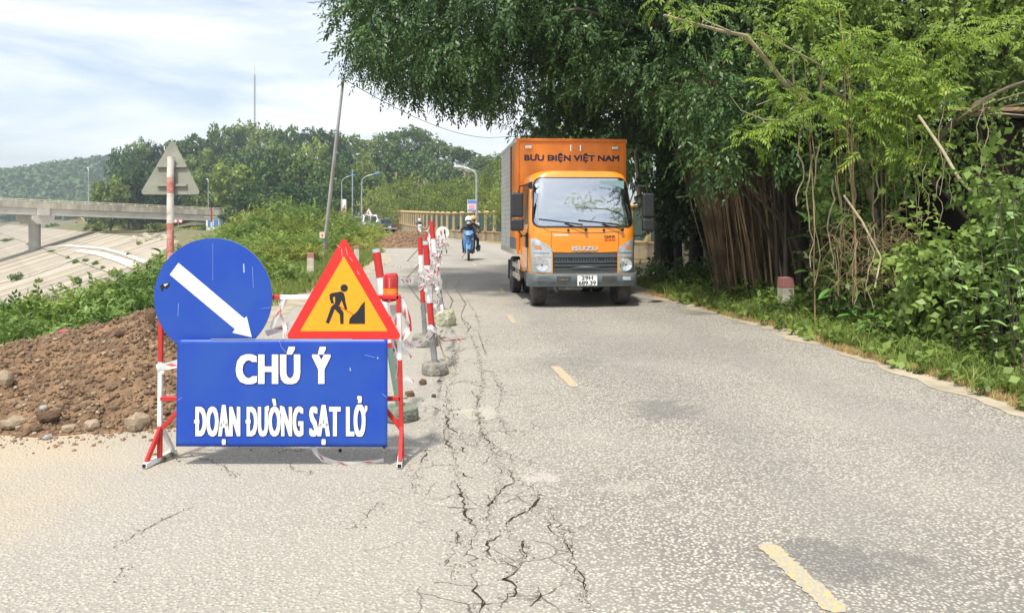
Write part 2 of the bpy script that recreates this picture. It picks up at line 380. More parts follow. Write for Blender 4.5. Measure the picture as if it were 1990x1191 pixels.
# --- road: asphalt sheet following the bend
def asphalt():
    m = bpy.data.materials.new('asphalt'); m.use_nodes = True; t = m.node_tree; L = t.links; b = t.nodes['Principled BSDF']
    g = t.nodes.new('ShaderNodeTexCoord').outputs['Object']
    def noise_(s, det=4, r=.6):
        n = t.nodes.new('ShaderNodeTexNoise'); n.inputs['Scale'].default_value = s; n.inputs['Detail'].default_value = det; n.inputs['Roughness'].default_value = r; L.new(g, n.inputs[0]); return n.outputs[0]
    def ramp(src, a, b_): r = t.nodes.new('ShaderNodeMapRange'); r.inputs[1].default_value = a; r.inputs[2].default_value = b_; L.new(src, r.inputs[0]); return r.outputs[0]
    def mixc(f, c1, c2, mode='MIX'):
        x = t.nodes.new('ShaderNodeMixRGB'); x.blend_type = mode
        for i, c in ((0, f), (1, c1), (2, c2)):
            if hasattr(c, 'is_linked'): L.new(c, x.inputs[i])
            elif isinstance(c, tuple): x.inputs[i].default_value = c+(1,)
            else: x.inputs[i].default_value = c
        return x.outputs[0]
    # aggregate: voronoi cells, light stones in darker binder
    vo = t.nodes.new('ShaderNodeTexVoronoi'); vo.inputs['Scale'].default_value = 62; L.new(g, vo.inputs[0])
    vd = ramp(vo.outputs['Distance'], .25, .62)
    sv = t.nodes.new('ShaderNodeSeparateColor'); L.new(vo.outputs['Color'], sv.inputs[0])
    stone = mixc(ramp(sv.outputs[0], .1, .95), (.37, .34, .275), (.66, .62, .52))
    agg = mixc(vd, stone, (.19, .178, .155))
    smooth_ = mixc(ramp(noise_(28, 6), .35, .7), (.45, .42, .355), (.37, .345, .29))     # fine dusty surface on the left half
    sx = t.nodes.new('ShaderNodeSeparateXYZ'); L.new(g, sx.inputs[0])
    wob = t.nodes.new('ShaderNodeMath'); wob.operation = 'MULTIPLY_ADD'; L.new(noise_(.7, 4), wob.inputs[0]); wob.inputs[1].default_value = 1.6; L.new(sx.outputs[0], wob.inputs[2])
    side = ramp(wob.outputs[0], .1, 1.5)
    col = mixc(side, mixc(.45, smooth_, agg), agg)
    pit = t.nodes.new('ShaderNodeMath'); pit.operation = 'MULTIPLY'; pit.inputs[1].default_value = .75; L.new(ramp(noise_(70, 4, .6), .56, .62), pit.inputs[0]); col = mixc(pit.outputs[0], col, (.15, .14, .12))
    # dust, tyre polish and stains
    col = mixc(ramp(noise_(.55, 5, .6), .40, .72), col, mixc(.5, col, (.40, .375, .32)))
    dk = t.nodes.new('ShaderNodeMath'); dk.operation = 'MULTIPLY'; L.new(ramp(noise_(.33, 6, .7), .56, .74), dk.inputs[0]); dk.inputs[1].default_value = .4
    col = mixc(dk.outputs[0], col, (.14, .14, .14))
    uu = t.nodes.new('ShaderNodeMath'); uu.operation = 'MULTIPLY_ADD'; uu.inputs[1].default_value = .14; L.new(sx.outputs[1], uu.inputs[0]); L.new(wob.outputs[0], uu.inputs[2])
    for c0 in (3.1, 4.55):
        dd = t.nodes.new('ShaderNodeMath'); dd.operation = 'SUBTRACT'; dd.inputs[1].default_value = c0; L.new(uu.outputs[0], dd.inputs[0]); da = t.nodes.new('ShaderNodeMath'); da.operation = 'ABSOLUTE'; L.new(dd.outputs[0], da.inputs[0])
        wf = t.nodes.new('ShaderNodeMath'); wf.operation = 'MULTIPLY'; wf.inputs[1].default_value = .28; L.new(ramp(da.outputs[0], .55, .1), wf.inputs[0]); col = mixc(wf.outputs[0], col, (.22, .21, .19))
    # brown earth tracked onto the left foreground
    sm = t.nodes.new('ShaderNodeMath'); sm.operation = 'MULTIPLY_ADD'; L.new(noise_(1.3, 5), sm.inputs[0]); sm.inputs[1].default_value = -2.2; L.new(sx.outputs[0], sm.inputs[2])
    dirt = ramp(sm.outputs[0], -3.1, -4.3)
    dy = t.nodes.new('ShaderNodeMath'); dy.operation = 'MULTIPLY'; L.new(dirt, dy.inputs[0]); L.new(ramp(sx.outputs[1], 9.5, 5.5), dy.inputs[1]); dm = t.nodes.new('ShaderNodeMath'); dm.operation = 'MULTIPLY'; dm.inputs[1].default_value = .8; L.new(dy.outputs[0], dm.inputs[0])
    col = mixc(dm.outputs[0], col, (.45, .37, .26))
    # fine crack net in the subsided strip
    v2 = t.nodes.new('ShaderNodeTexVoronoi'); v2.feature = 'DISTANCE_TO_EDGE'; v2.inputs['Scale'].default_value = 4.2
    wv = t.nodes.new('ShaderNodeMixRGB'); wv.blend_type = 'ADD'; wv.inputs[0].default_value = .13; L.new(g, wv.inputs[1])
    nn = t.nodes.new('ShaderNodeTexNoise'); nn.inputs['Scale'].default_value = 5; nn.inputs['Detail'].default_value = 4; L.new(g, nn.inputs[0]); L.new(nn.outputs['Color'], wv.inputs[2]); L.new(wv.outputs[0], v2.inputs[0])
    line = ramp(v2.outputs['Distance'], .022, .004)
    ax = t.nodes.new('ShaderNodeMath'); ax.operation = 'MULTIPLY_ADD'; L.new(sx.outputs[1], ax.inputs[0]); ax.inputs[1].default_value = .075; L.new(sx.outputs[0], ax.inputs[2])
    ab = t.nodes.new('ShaderNodeMath'); ab.operation = 'ABSOLUTE'; a2 = t.nodes.new('ShaderNodeMath'); a2.operation = 'ADD'; a2.inputs[1].default_value = -.2; L.new(ax.outputs[0], a2.inputs[0]); L.new(a2.outputs[0], ab.inputs[0])
    band = ramp(ab.outputs[0], .75, .25)
    pa = ramp(noise_(2.3, 3), .48, .56)
    k1 = t.nodes.new('ShaderNodeMath'); k1.operation = 'MULTIPLY'; L.new(line, k1.inputs[0]); L.new(band, k1.inputs[1])
    k2 = t.nodes.new('ShaderNodeMath'); k2.operation = 'MULTIPLY'; L.new(k1.outputs[0], k2.inputs[0]); L.new(pa, k2.inputs[1])
    k3 = t.nodes.new('ShaderNodeMath'); k3.operation = 'MULTIPLY'; L.new(k2.outputs[0], k3.inputs[0]); k3.inputs[1].default_value = .8
    col = mixc(k3.outputs[0], col, (.07, .055, .04))
    def spot(cx_, cy_, rx, ry, colr, k):
        nonlocal col
        v = t.nodes.new('ShaderNodeMapping'); v.vector_type = 'POINT'; v.inputs['Location'].default_value = (-cx_/rx, -cy_/ry, 0); v.inputs['Scale'].default_value = (1/rx, 1/ry, 0); L.new(g, v.inputs[0])
        ln = t.nodes.new('ShaderNodeVectorMath'); ln.operation = 'LENGTH'; L.new(v.outputs[0], ln.inputs[0])
        ad = t.nodes.new('ShaderNodeMath'); ad.operation = 'MULTIPLY_ADD'; L.new(noise_(7, 8, .75), ad.inputs[0]); ad.inputs[1].default_value = 3.4; L.new(ln.outputs['Value'], ad.inputs[2])
        f_ = ramp(ad.outputs[0], 2.65, 2.15); ml = t.nodes.new('ShaderNodeMath'); ml.operation = 'MULTIPLY'; ml.inputs[1].default_value = k; L.new(f_, ml.inputs[0]); col = mixc(ml.outputs[0], col, colr)
    for s_ in ((1.42, 3.33, .42, .28, (.13, .125, .12), .55), (1.2, 6.0, .35, .45, (.14, .135, .13), .5), (.16, 4.42, .14, .10, (.55, .49, .44), .4), (.55, 7.9, .5, .7, (.16, .155, .15), .35), (.65, 4.25, .25, .12, (.50, .46, .38), .3), (-.25, 5.9, .25, .25, (.50, .46, .38), .5), (1.9, 9.0, 1.2, 1.6, (.20, .19, .17), .35)): spot(*s_)
    L.new(col, b.inputs['Base Color']); b.inputs['Roughness'].default_value = .9; b.inputs['Specular IOR Level'].default_value = .25
    h = t.nodes.new('ShaderNodeMath'); h.operation = 'SUBTRACT'; L.new(vd, h.inputs[1]); h.inputs[0].default_value = 1
    h2 = t.nodes.new('ShaderNodeMath'); h2.operation = 'SUBTRACT'; L.new(h.outputs[0], h2.inputs[0]); L.new(k3.outputs[0], h2.inputs[1])
    bp = t.nodes.new('ShaderNodeBump'); bp.inputs['Strength'].default_value = .55; bp.inputs['Distance'].default_value = .008; L.new(h2.outputs[0], bp.inputs['Height']); L.new(bp.outputs[0], b.inputs['Normal'])
    return m
m_road = asphalt()
yr = list(np.arange(-6, 24, .16))+list(np.arange(24, 180, 3.0))
def strip(name, fl, fr, z, m, n=6, y0=-6, y1=180, edge=0.0):
    mb = MB(); rows = []
    for y in yr:
        if y < y0 or y > y1: continue
        a, b = float(fl(y)), float(fr(y))
        a += random.uniform(-edge, edge); b += random.uniform(-edge, edge)
        rows.append([(a+(b-a)*i/n, y, z) for i in range(n+1)])
    mb.grid(rows); return mb.build(name, m, None, fix=False)
road = strip('road', lambda y: interp(y, LEFT), lambda y: interp(y, RIGHT)+.24, 0.0, m_road, edge=.05); tag(road, kind='structure')
m_sand = mat('sandy_shoulder', (.45, .385, .28), .95, (.31, .265, .185), 3.2, bump=.5, bscale=30)
sh = strip('road_shoulder', lambda y: interp(y, RIGHT)-.08-.30*noise.noise(Vector((y*1.3, 0, 3)))-.16*noise.noise(Vector((y*5, 0, 3))), lambda y: interp(y, RIGHT)+.36+.1*noise.noise(Vector((y*1.1, 9, 1))), 0.004, m_sand, 3, -6, 60, .018); tag(sh, kind='structure')
sh2 = strip('dirt_shoulder', lambda y: interp(y, LEFT)-.5, lambda y: interp(y, LEFT)+.15+.35*noise.noise(Vector((y*.9, 5, 3))), 0.004, m_sand, 3, -6, 40, .08); tag(sh2, kind='structure')
m_verge = mat('verge_soil', (.17, .15, .055), .95, (.30, .235, .12), 1.6, bump=.5, bscale=25)
vr = strip('verge', lambda y: interp(y, RIGHT)+.2, lambda y: interp(y, RIGHT)+12, -0.006, m_verge, 4, -6, 60); tag(vr, kind='structure')

# yellow dashes, worn
m_yel = mat('worn_yellow_paint', (.60, .40, .15), .9, (.35, .33, .28), 60, lo=.44, hi=.50, detail=5)
def dash(p0, p1, w):
    p0 = Vector(p0); p1 = Vector(p1); d = (p1-p0); L_ = d.length; d.normalize(); x = Vector((-d.y, d.x, 0)); mb = MB(); rows = []
    for i in range(41):
        t = i/40; k_ = min(1, .45+min(t, 1-t)*14); rows.append([p0+d*L_*t+x*(w*.40*s*k_+random.uniform(-.009, .009)) for s in (-1, 1)])
    for r in rows:
        for p in r: p.z = .004
    o = mb.grid(rows).build('lane_dash', m_yel, road, fix=False); return o
def g3(px, py): return gnd(px, py)
dash(g3(1078, 712), g3(1118, 752), .12); dash(g3(1487, 1056), g3(1632, 1191), .12); dash(g3(989, 612), g3(999, 628), .11)
dash(gnd(974, 560), gnd(978, 570), .11); dash((-1.2, 25, 0), (-1.35, 26.2, 0), .1)
dash(Vector((1.31, 2.2, 0)), Vector((1.45, 1.2, 0)), .12)

# --- cracks in the asphalt: jagged gaps with earth in them
m_crack = mat('crack_earth', (.022, .017, .014), 1.0, (.06, .045, .03), 30, spec=0.1)
CPTS = []
def crack(pix, w0, w1=None, jit=.014, seed=0):
    rs = random.Random(seed); P = [gnd(*p) for p in pix]; pts = []
    for a, b in zip(P, P[1:]):
        n = max(2, int((b-a).length/.028))
        for i in range(n): pts.append(a.lerp(b, i/n)+Vector((rs.uniform(-jit, jit), rs.uniform(-jit, jit), 0))*(1 if i else .3))
    pts.append(P[-1]); n = len(pts); rows = []; CPTS.extend(p[:] for p in pts if p.y < 9)
    for i, p in enumerate(pts):
        d = (pts[min(i+1, n-1)]-pts[max(0, i-1)]).normalized(); x = Vector((-d.y, d.x, 0))
        w = max(.0007, w0*.37*(.35+.65*abs(noise.noise(Vector((i*.23, seed*3.7, 0))))*2.2)*math.sin(math.pi*min(1, max(0.02, i/(n-1))))**.5*rs.uniform(.35, 1.6))
        rows.append([p-x*w+Vector((0, 0, .0035)), p+x*w+Vector((0, 0, .0035))])
    o = MB().grid(rows).build('crack', m_crack, road, fix=False); return o
CR = [([(888, 940), (897, 965), (903, 1000), (925, 1025)], .022), ([(963, 965), (950, 985), (945, 995)], .016),
      ([(1050, 960), (1035, 985), (1010, 1000), (985, 1015), (985, 1030)], .018), ([(975, 1040), (950, 1052), (945, 1070), (955, 1082)], .026),
      ([(980, 1090), (1005, 1102), (990, 1120), (978, 1126), (1003, 1140), (1003, 1152), (985, 1160)], .022), ([(922, 1128), (925, 1155), (940, 1172), (930, 1191)], .022),
      ([(1095, 1045), (1108, 1070), (1112, 1082)], .014), ([(1120, 1105), (1138, 1125), (1142, 1150)], .012), ([(870, 808), (872, 830), (888, 842)], .02),
      ([(865, 850), (870, 865), (880, 870)], .014), ([(935, 840), (945, 855), (965, 868)], .016), ([(895, 868), (903, 880)], .024), ([(830, 870), (828, 885), (820, 900)], .014),
      ([(893, 918), (915, 928)], .014), ([(937, 905), (950, 890), (960, 878)], .012), ([(985, 910), (1000, 935), (975, 950), (960, 972)], .013),
      ([(840, 790), (855, 797), (868, 800), (895, 795)], .016), ([(925, 800), (932, 815), (948, 822)], .012), ([(878, 745), (905, 740), (930, 745)], .014),
      ([(375, 985), (330, 1005), (290, 1025), (255, 1045), (222, 1062)], .011), ([(735, 975), (715, 1000), (700, 1015), (680, 1028)], .008),
      ([(258, 1095), (235, 1105), (230, 1128)], .009), ([(370, 885), (420, 900), (460, 925)], .007), ([(885, 1035), (890, 1055)], .016), ([(1018, 1050), (1022, 1085)], .014),
      ([(1062, 1010), (1075, 1035), (1092, 1045)], .010), ([(858, 658), (890, 655), (920, 658)], .012), ([(862, 690), (880, 700), (905, 695)], .013),
      ([(930, 645), (938, 670), (945, 690)], .013), ([(915, 760), (930, 775), (925, 790)], .010), ([(938, 718), (955, 724)], .014), ([(900, 620), (915, 635), (905, 650)], .02),
      ([(868, 566), (880, 585), (872, 605)], .025), ([(885, 560), (905, 590), (895, 615), (910, 640)], .02), ([(1030, 1180), (1050, 1150), (1045, 1140)], .008), ([(560, 900), (570, 915), (610, 918)], .006),
      ([(540, 880), (560, 873), (590, 880)], .005)]
JT = len(CR)
CR += [([(885, 720), (868, 760), (872, 800), (865, 835), (878, 870), (885, 905), (888, 940)], .008), ([(925, 1025), (915, 1060), (922, 1128)], .006),
       ([(930, 690), (940, 740), (925, 800), (942, 850), (968, 885), (975, 920), (963, 965), (945, 995), (950, 1040)], .009), ([(945, 1080), (975, 1088), (985, 1092)], .010),
       ([(1003, 1152), (975, 1172), (962, 1191)], .010), ([(905, 1025), (885, 1035), (890, 1055), (870, 1090), (880, 1130)], .006), ([(1000, 930), (1030, 945), (1050, 962)], .007),
       ([(985, 1030), (1000, 1050), (1018, 1060), (1015, 1090), (1003, 1104)], .007), ([(1075, 985), (1095, 1045), (1112, 1082), (1120, 1105), (1142, 1150), (1150, 1191)], .006),
       ([(820, 905), (800, 935), (812, 960)], .006), ([(965, 868), (985, 880), (1000, 905)], .008), ([(880, 640), (895, 665), (885, 700), (885, 720)], .009), ([(915, 650), (930, 690)], .01),
       ([(875, 605), (870, 640), (862, 665)], .010), ([(893, 545), (885, 560)], .012), ([(905, 580), (925, 610), (935, 645)], .010), ([(868, 540), (866, 566)], .014), ([(880, 700), (862, 735), (850, 760)], .007), ([(955, 724), (975, 760), (965, 800), (985, 840)], .006), ([(888, 842), (905, 860), (925, 870), (935, 840)], .005)]
for i, (p, w) in enumerate(CR): crack(p, w*(.8 if i >= JT else 1), seed=i, jit=.014 if i < JT else .024)

rs = np.random.RandomState(4); CP = np.array(CPTS); sel = CP[rs.randint(0, len(CP), 2600)]+rs.normal(size=(2600, 3))*np.array((.022, .022, 0)); sel[:, 2] = .003
ic = bmesh.new(); bmesh.ops.create_icosphere(ic, subdivisions=1, radius=1); ic.verts.index_update(); tg = (np.array([v.co[:] for v in ic.verts])*np.array((1.2, 1, .7)), np.array([[v.index for v in f.verts] for f in ic.faces])); ic.free()
Vg, Qg, Tg = scatter(tg, sel, rand_dirs(rs, 2600)*np.array((1, 1, .2)), np.tile((0, 0, 1.0), (2600, 1)), rs.rand(2600)**2*.0045+.0015, rs)
tag(link('crack_grit', npmesh('crack_grit', Vg, Qg, Tg), road, mat('asphalt_grit', (.34, .31, .26), .95, (.12, .10, .08), 40)), kind='stuff')
# --- riverside embankment: concrete slabs on the slope
m_slab = mat('weathered_concrete_slab', (.47, .41, .31), .9, (.23, .20, .15), .45, bump=.3, bscale=6, objrand=.20, stretch=(.5, 1.6, 1), lo=.3, hi=.7)
m_joint = mat('dirty_joint', (.22, .19, .14), .95, (.13, .15, .06), 1.0)
down = Vector((-.268, -.194, 0)).normalized(); nrm_ = Vector((-.268, -.194, 1)).normalized()
down3 = (down+Vector((0, 0, -math.sqrt(.268**2+.194**2)))).normalized(); side3 = nrm_.cross(down3).normalized()
Rs = Matrix((down3, side3, nrm_)).transposed()
# origin: a point near the crest
O = Vector((-50, 96, plane_z(-50, 96)))
ge = MB(); ge.grid([[O+down3*a_+side3*b_-nrm_*.02 for a_ in np.linspace(-9.6, 19.5, 12)] for b_ in np.linspace(-400, 400, 200)])
ge.f = [f for f in ge.f if all(ge.v[i][0] < float(interp(ge.v[i][1], BANK))-.5 and ge.v[i][2] < -.6 for i in f)]; ge.mi = [0]*len(ge.f)
emb = ge.build('embankment', m_joint, None, fix=False); tag(emb, kind='structure')
SLL, SLW = 9.0, 2.6
def slab_mesh(v):
    rs = random.Random(v); a = MB(); k = rs.uniform(.95, 1.0)
    a.box((0, 0, 0), (SLL*.985, SLW*.955*k, .16)); me = bpy.data.meshes.new('slab'); me.from_pydata(a.v, [], a.f); me.materials.append(m_slab); return me
sms = [slab_mesh(i) for i in range(4)]
cnt = 0; cand = []
for i in range(-3, 4):
    for j in range(-160, 160):
        stag = 0
        p = O+down3*(i*SLL+stag)+side3*(j*SLW)
        if p.z > -0.75 or p.z < -8.0: continue
        if p.x > float(interp(p.y, BANK))-2 or p.y < 30 or p.y > 420: continue
        px = CX+F*p.x/p.y; py = HY+F*(CH-p.z)/p.y
        if px < -260 or px > 450: continue
        cand.append((p.y, p, i, j))
cand.sort(key=lambda c: c[0])
for k, (yy, p, i, j) in enumerate(cand[:299]):
    o = bpy.data.objects.new('slab', sms[(i*7+j*3) % 4]); COL.objects.link(o); o.parent = emb
    o.rotation_euler = Rs.to_euler(); o.location = p+nrm_*(.07+random.uniform(-.03, .03))
rest = MB()
for (yy, p, i, j) in cand[299:2500]: rest.box(p+nrm_*.07, (SLL*.985, SLW*.95, .16), Rs)
if rest.v: tag(rest.build('far_slab', m_slab, emb, fix=False), kind='stuff')
# pale concrete kerb lines and path running across the slope
m_kerb = mat('pale_concrete_kerb', (.60, .57, .50), .85, (.45, .41, .34), 1.5)
def slope_pt(px, py):
    # ray / plane intersection
    X1, Z1 = (px-CX)/F, -(py-HY)/F; Y = (-7.6-CH)/(Z1-.268*X1-.194) ; return Vector((X1*Y, Y, CH+Z1*Y))
def onslope(pix, w, h=.18, m=m_kerb, name='slope_kerb'):
    P = [slope_pt(*p)+nrm_*.22 for p in pix]; mb = MB()
    for a, b in zip(P, P[1:]): mb.bar(a, b, w, h, nrm_)
    tag(mb.build(name, m, emb, fix=False))
onslope([(150, 490), (195, 497), (235, 510), (270, 524)], .9); onslope([(200, 486), (240, 497), (290, 517)], .5)
onslope([(-30, 560), (60, 540), (110, 522), (150, 505)], .5); onslope([(0, 502), (60, 487), (130, 480), (200, 486)], .7)
# dark plants rooted in the joints
# river floor: dusty flat with a shallow grey pool
m_bed = mat('river_bed_gravel', (.46, .43, .37), .95, (.25, .24, .16), .3, bump=.5, bscale=5)
bed = MB(); bed.grid([[(x, y, -8.0+.04) for x in (-460, -250, -150, -100, -60, -25)] for y in (30, 60, 90, 120, 200)]).build('river_bed', m_bed, None, fix=False)
tag(bpy.data.objects['river_bed'], kind='structure')
# service road below the bridge
m_sr = mat('dusty_track', (.50, .40, .28), .95, (.38, .30, .20), .6)
# ================================================================ BRIDGE
m_conc = mat('aged_concrete', (.50, .46, .39), .9, (.30, .27, .22), .5, bump=.3, bscale=5, stretch=(1, 1, .35))
m_concl = mat('pale_girder_concrete', (.58, .55, .49), .85, (.45, .42, .36), .4)
m_stain = mat('stained_parapet', (.55, .50, .40), .9, (.27, .23, .17), .8, stretch=(1, 1, .18), bump=.2)
A_ = Vector((-88.5, 130, 0)); dB = Vector((26.2, 28, 0)).normalized(); nB = Vector((dB.y, -dB.x, 0))
def bz(s, top): return top+(-.0335)*s
br = thing('road_bridge', 'long concrete road bridge on round piers crossing the concrete embankment at the left', 'bridge', A_)
def bp(s, z, off=0): p = A_+dB*s+nB*off; return Vector((p.x, p.y, z-.0335*s))
S0, S1 = -70, 44
mb = MB(); mb.bar(bp(S0, 4.05, -4), bp(S1, 4.05, -4), 9.4, .35); mb.build('deck', m_conc, br)
for off in (.9, -1.2, -3.4, -5.6, -7.8):
    mb = MB()
    for a, b in ((S0, -26.5), (-26.1, 6.5), (6.9, S1)): mb.bar(bp(a, 3.22, off-.5), bp(b, 3.22, off-.5), .8, 1.25)
    mb.build('girder', m_concl, br)
mb = MB(); mb.bar(bp(S0, 4.32, .82), bp(S1, 4.32, .82), .35, 1.05); mb.build('parapet', m_stain, br)
mb = MB(); mb.bar(bp(S0, 4.32, -8.8), bp(S1, 4.32, -8.8), .35, 1.05); mb.build('parapet', m_stain, br)
m_rail = mat('cream_rail_paint', (.72, .66, .48), .7, (.5, .46, .36), 2)
for off in (.82, -8.8):
    mb = MB(); mb.bar(bp(S0, 5.30, off), bp(S1, 5.30, off), .16, .14); mb.bar(bp(S0, 5.06, off), bp(S1, 5.06, off), .08, .08); mb.build('handrail', m_rail, br)
pm = MB().box((0, 0, 0), (.22, .22, .55)).build('rail_post', m_rail, br, world=False)
pm.location = bp(S0, 5.02, .82)-A_; pm.rotation_euler = (0, 0, math.atan2(dB.y, dB.x)); s = S0+2.2
while s < S1:
    copy_tree(pm, br, loc=bp(s, 5.02, .82)-A_); s += 2.2
for s in (6.7, -26.3):
    gz = float(max(-7, plane_z(bp(s, 0).x, bp(s, 0).y)))-.5
    z1 = 2.55-.0335*s; c = bp(s, 0, -4); c.z = 0
    mb = MB(); mb.tube([(c.x, c.y, gz-2.5), (c.x, c.y, z1-1.3)], .95, 24)
    pr = mb.build('pier', m_concl, br, smooth=True)
    ct = Vector((c.x, c.y, 0)); a = ct+nB*5.2; b = ct-nB*5.2
    mb = MB(); mb.prism([(-1.7, z1), (-1.7, z1-.7), (-1.0, z1-1.5), (1.0, z1-1.5), (1.7, z1-.7), (1.7, z1)], 10.2, lambda u, v, w: Vector((a.x+dB.x*u-nB.x*w, a.y+dB.y*u-nB.y*w, v)))
    mb.build('pier_cap', m_concl, pr)
    mb = MB().bar(Vector((a.x, a.y, z1+.6))+dB*-.9, Vector((a.x, a.y, z1+.6))+dB*.9, .6, 1.2); mb.build('girder_end_block', m_concl, pr)
ab = thing('bridge_abutment', 'beige concrete abutment wall at the right end of the bridge', 'abutment', bp(S1, 0))
c = bp(S1+6, 0, -4.1); c.z = 0
mb = MB(); mb.bar(bp(S1+.1, .6, -4), bp(S1+14, .9, -4), 9.8, 4.2); mb.build('wall', m_stain, ab)
mb = MB(); mb.bar(bp(S1+.1, 3.2, .5), bp(S1+13.6, 3.2, .5), .3, 1.5); mb.build('wing_parapet', m_stain, ab)
# lamps on the bridge
m_galv = mat('galvanised_steel', (.50, .52, .53), .45, (.36, .38, .39), 5, metal=.6)
m_lampw = mat('pale_lamp_shell', (.62, .66, .68), .5)
m_lampb = mat('blue_lamp_shell', (.10, .30, .55), .45)
def street_lamp(name, base, h, reach, label, group, headmat, r=.09, rot=0.0, thin=False):
    t = thing(name, label, 'street lamp', base, rot, group)
    mb = MB(); mb.tube([(0, 0, 0), (0, 0, h*.5), (0, 0, h*.86)], [r, r*.8, r*.65], 10); mb.lathe([(r*2, 0), (r*2, .04), (r*1.3, .06), (r*1.2, .5), (r, .52)], n=10); mb.build('post', m_galv, t, smooth=True, world=False)
    pts = [(reach*(1-math.cos(a))*1.0, 0, h*.855+h*.12*math.sin(a)) for a in np.linspace(0, 1.35, 8)]
    mb = MB(); mb.tube(pts+[(reach*1.05, 0, h*.985)], [r*.62]*8+[r*.45], 8); mb.build('arm', m_galv, t, smooth=True, world=False)
    mb = MB(); mb.hull([(reach*1.0, s*.10, h*.985+z) for s in (-1, 1) for z in (-.03, .08)]+[(reach*1.0+.75, s*.16, h*1.0+z) for s in (-1, 1) for z in (-.04, .06)]+[(reach*1.0+.4, s*.18, h*.995+z) for s in (-1, 1) for z in (-.05, .13)])
    hd = mb.build('lamp_head', headmat, t, smooth=True, world=False, bevel=.02)
    return t
def mark(s, px):  # bridge lamp positions by arc length
    return bp(s, 4.5, -8.8)
for s, h, lab in ((17, 7.6, 'tall street lamp on the bridge deck, left of the bare sign pole'), (41, 7.2, 'street lamp at the right end of the bridge, in front of the dark trees'), (-38, 7.6, 'street lamp on the bridge deck near the left edge')):
    street_lamp('street_lamp', bp(s, 4.7, -8.2), h, .5, lab, 'street lamps on the bridge', m_lampw, .10, 2.2)
# under-bridge bits: excavator, red round sign, paired round signs, rubble
m_yelp = mat('excavator_yellow', (.55, .36, .06), .5); m_dark = mat('dark_rubber', (.02, .02, .022), .7); m_dkg = mat('dark_glass', (.02, .025, .03), .15)
ep = slope_pt(168, 447); ep.z = -.9
Ye = 225; ep = at(176, 447, Ye)
ex = thing('excavator', 'small yellow excavator parked beyond the bridge beside a bush', 'excavator', ep)
MB().box((0, 0, .45), (3.6, 2.4, .9)).build('track', m_dark, ex, world=False, bevel=.15)
MB().box((.4, 0, 1.5), (2.6, 2.2, 1.1)).build('body', m_yelp, ex, world=False, bevel=.1)
MB().box((-.7, -.5, 2.2), (1.2, 1.0, 1.5)).build('cab', m_dkg, ex, world=False, bevel=.08)
MB().tube([(-1, .4, 1.5), (-3, .4, 3.6), (-4.2, .4, 2.6)], [.22, .25, .2], 6).build('boom', m_yelp, ex, world=False)
MB().hull([(-4.5, y, z) for y in (0, .8) for z in (1.4, 2.4)]+[(-3.7, y, 1.6) for y in (0, .8)]).build('bucket', m_dark, ex, world=False)
m_red = mat('sign_red', (.62, .035, .03), .45, (.52, .05, .04), 6); m_white = mat('sign_white', (.78, .78, .75), .5, (.66, .66, .62), 5)
def disc_sign(base, h, r, lab, m_face, ring=None, group=None, n=1, gap=1.0):
    t = thing('round_sign', lab, 'road sign', base, 0, group)
    MB().tube([(0, .06, 0), (0, .06, h+.2)], .07, 8).build('post', m_galv, t, world=False)
    for k in range(n):
        x = (k-(n-1)/2)*gap
        f = MB().lathe([(r, 0), (r, .03)], (x, 0, h), 24, 'y').build('sign_plate', ring or m_face, t, world=False)
        if ring: MB().lathe([(r*.68, -.012), (r*.68, -.004)], (x, 0, h), 20, 'y').build('sign_face', m_face, f, world=False)
    return t
b_ = at(220, 452, 180); disc_sign(b_, 2.4, .75, 'small red round sign on a post beyond the bridge', m_red)
b_ = at(346, 449, 143); disc_sign(b_, 1.9, .42, 'pair of small round red-rimmed white signs by the bridge abutment', m_white, m_red, None, 2, .95)
mp_ = at(435, 446, 120)
mk = thing('mile_post', 'thin red and white marker post standing by the bridge end', 'marker post', at(411, 452, 110))
MB().box((0, 0, 1.0), (.18, .18, 1.0)).build('post', m_white, mk, world=False); MB().box((0, 0, 2.6), (.18, .18, 2.2)).build('post_top', mat('rusty_red_paint', (.28, .05, .03), .7), mk, world=False)
kp = at(424, 447, 118); ks = thing('kiosk', 'small white kiosk with blue window panes at the bridge end', 'kiosk', kp)
MB().box((0, 0, .9), (3.0, 2, 2.0)).build('wall', m_white, ks, world=False); MB().box((0, 0, 2.0), (3.4, 2.4, .2)).build('roof', m_conc, ks, world=False)
m_bglass = mat('blue_glass', (.08, .2, .42), .15)
for dx in (-.85, .05, .9): MB().box((dx, -1.02, 1.0), (.7, .06, 1.1)).build('window', m_bglass, ks, world=False)

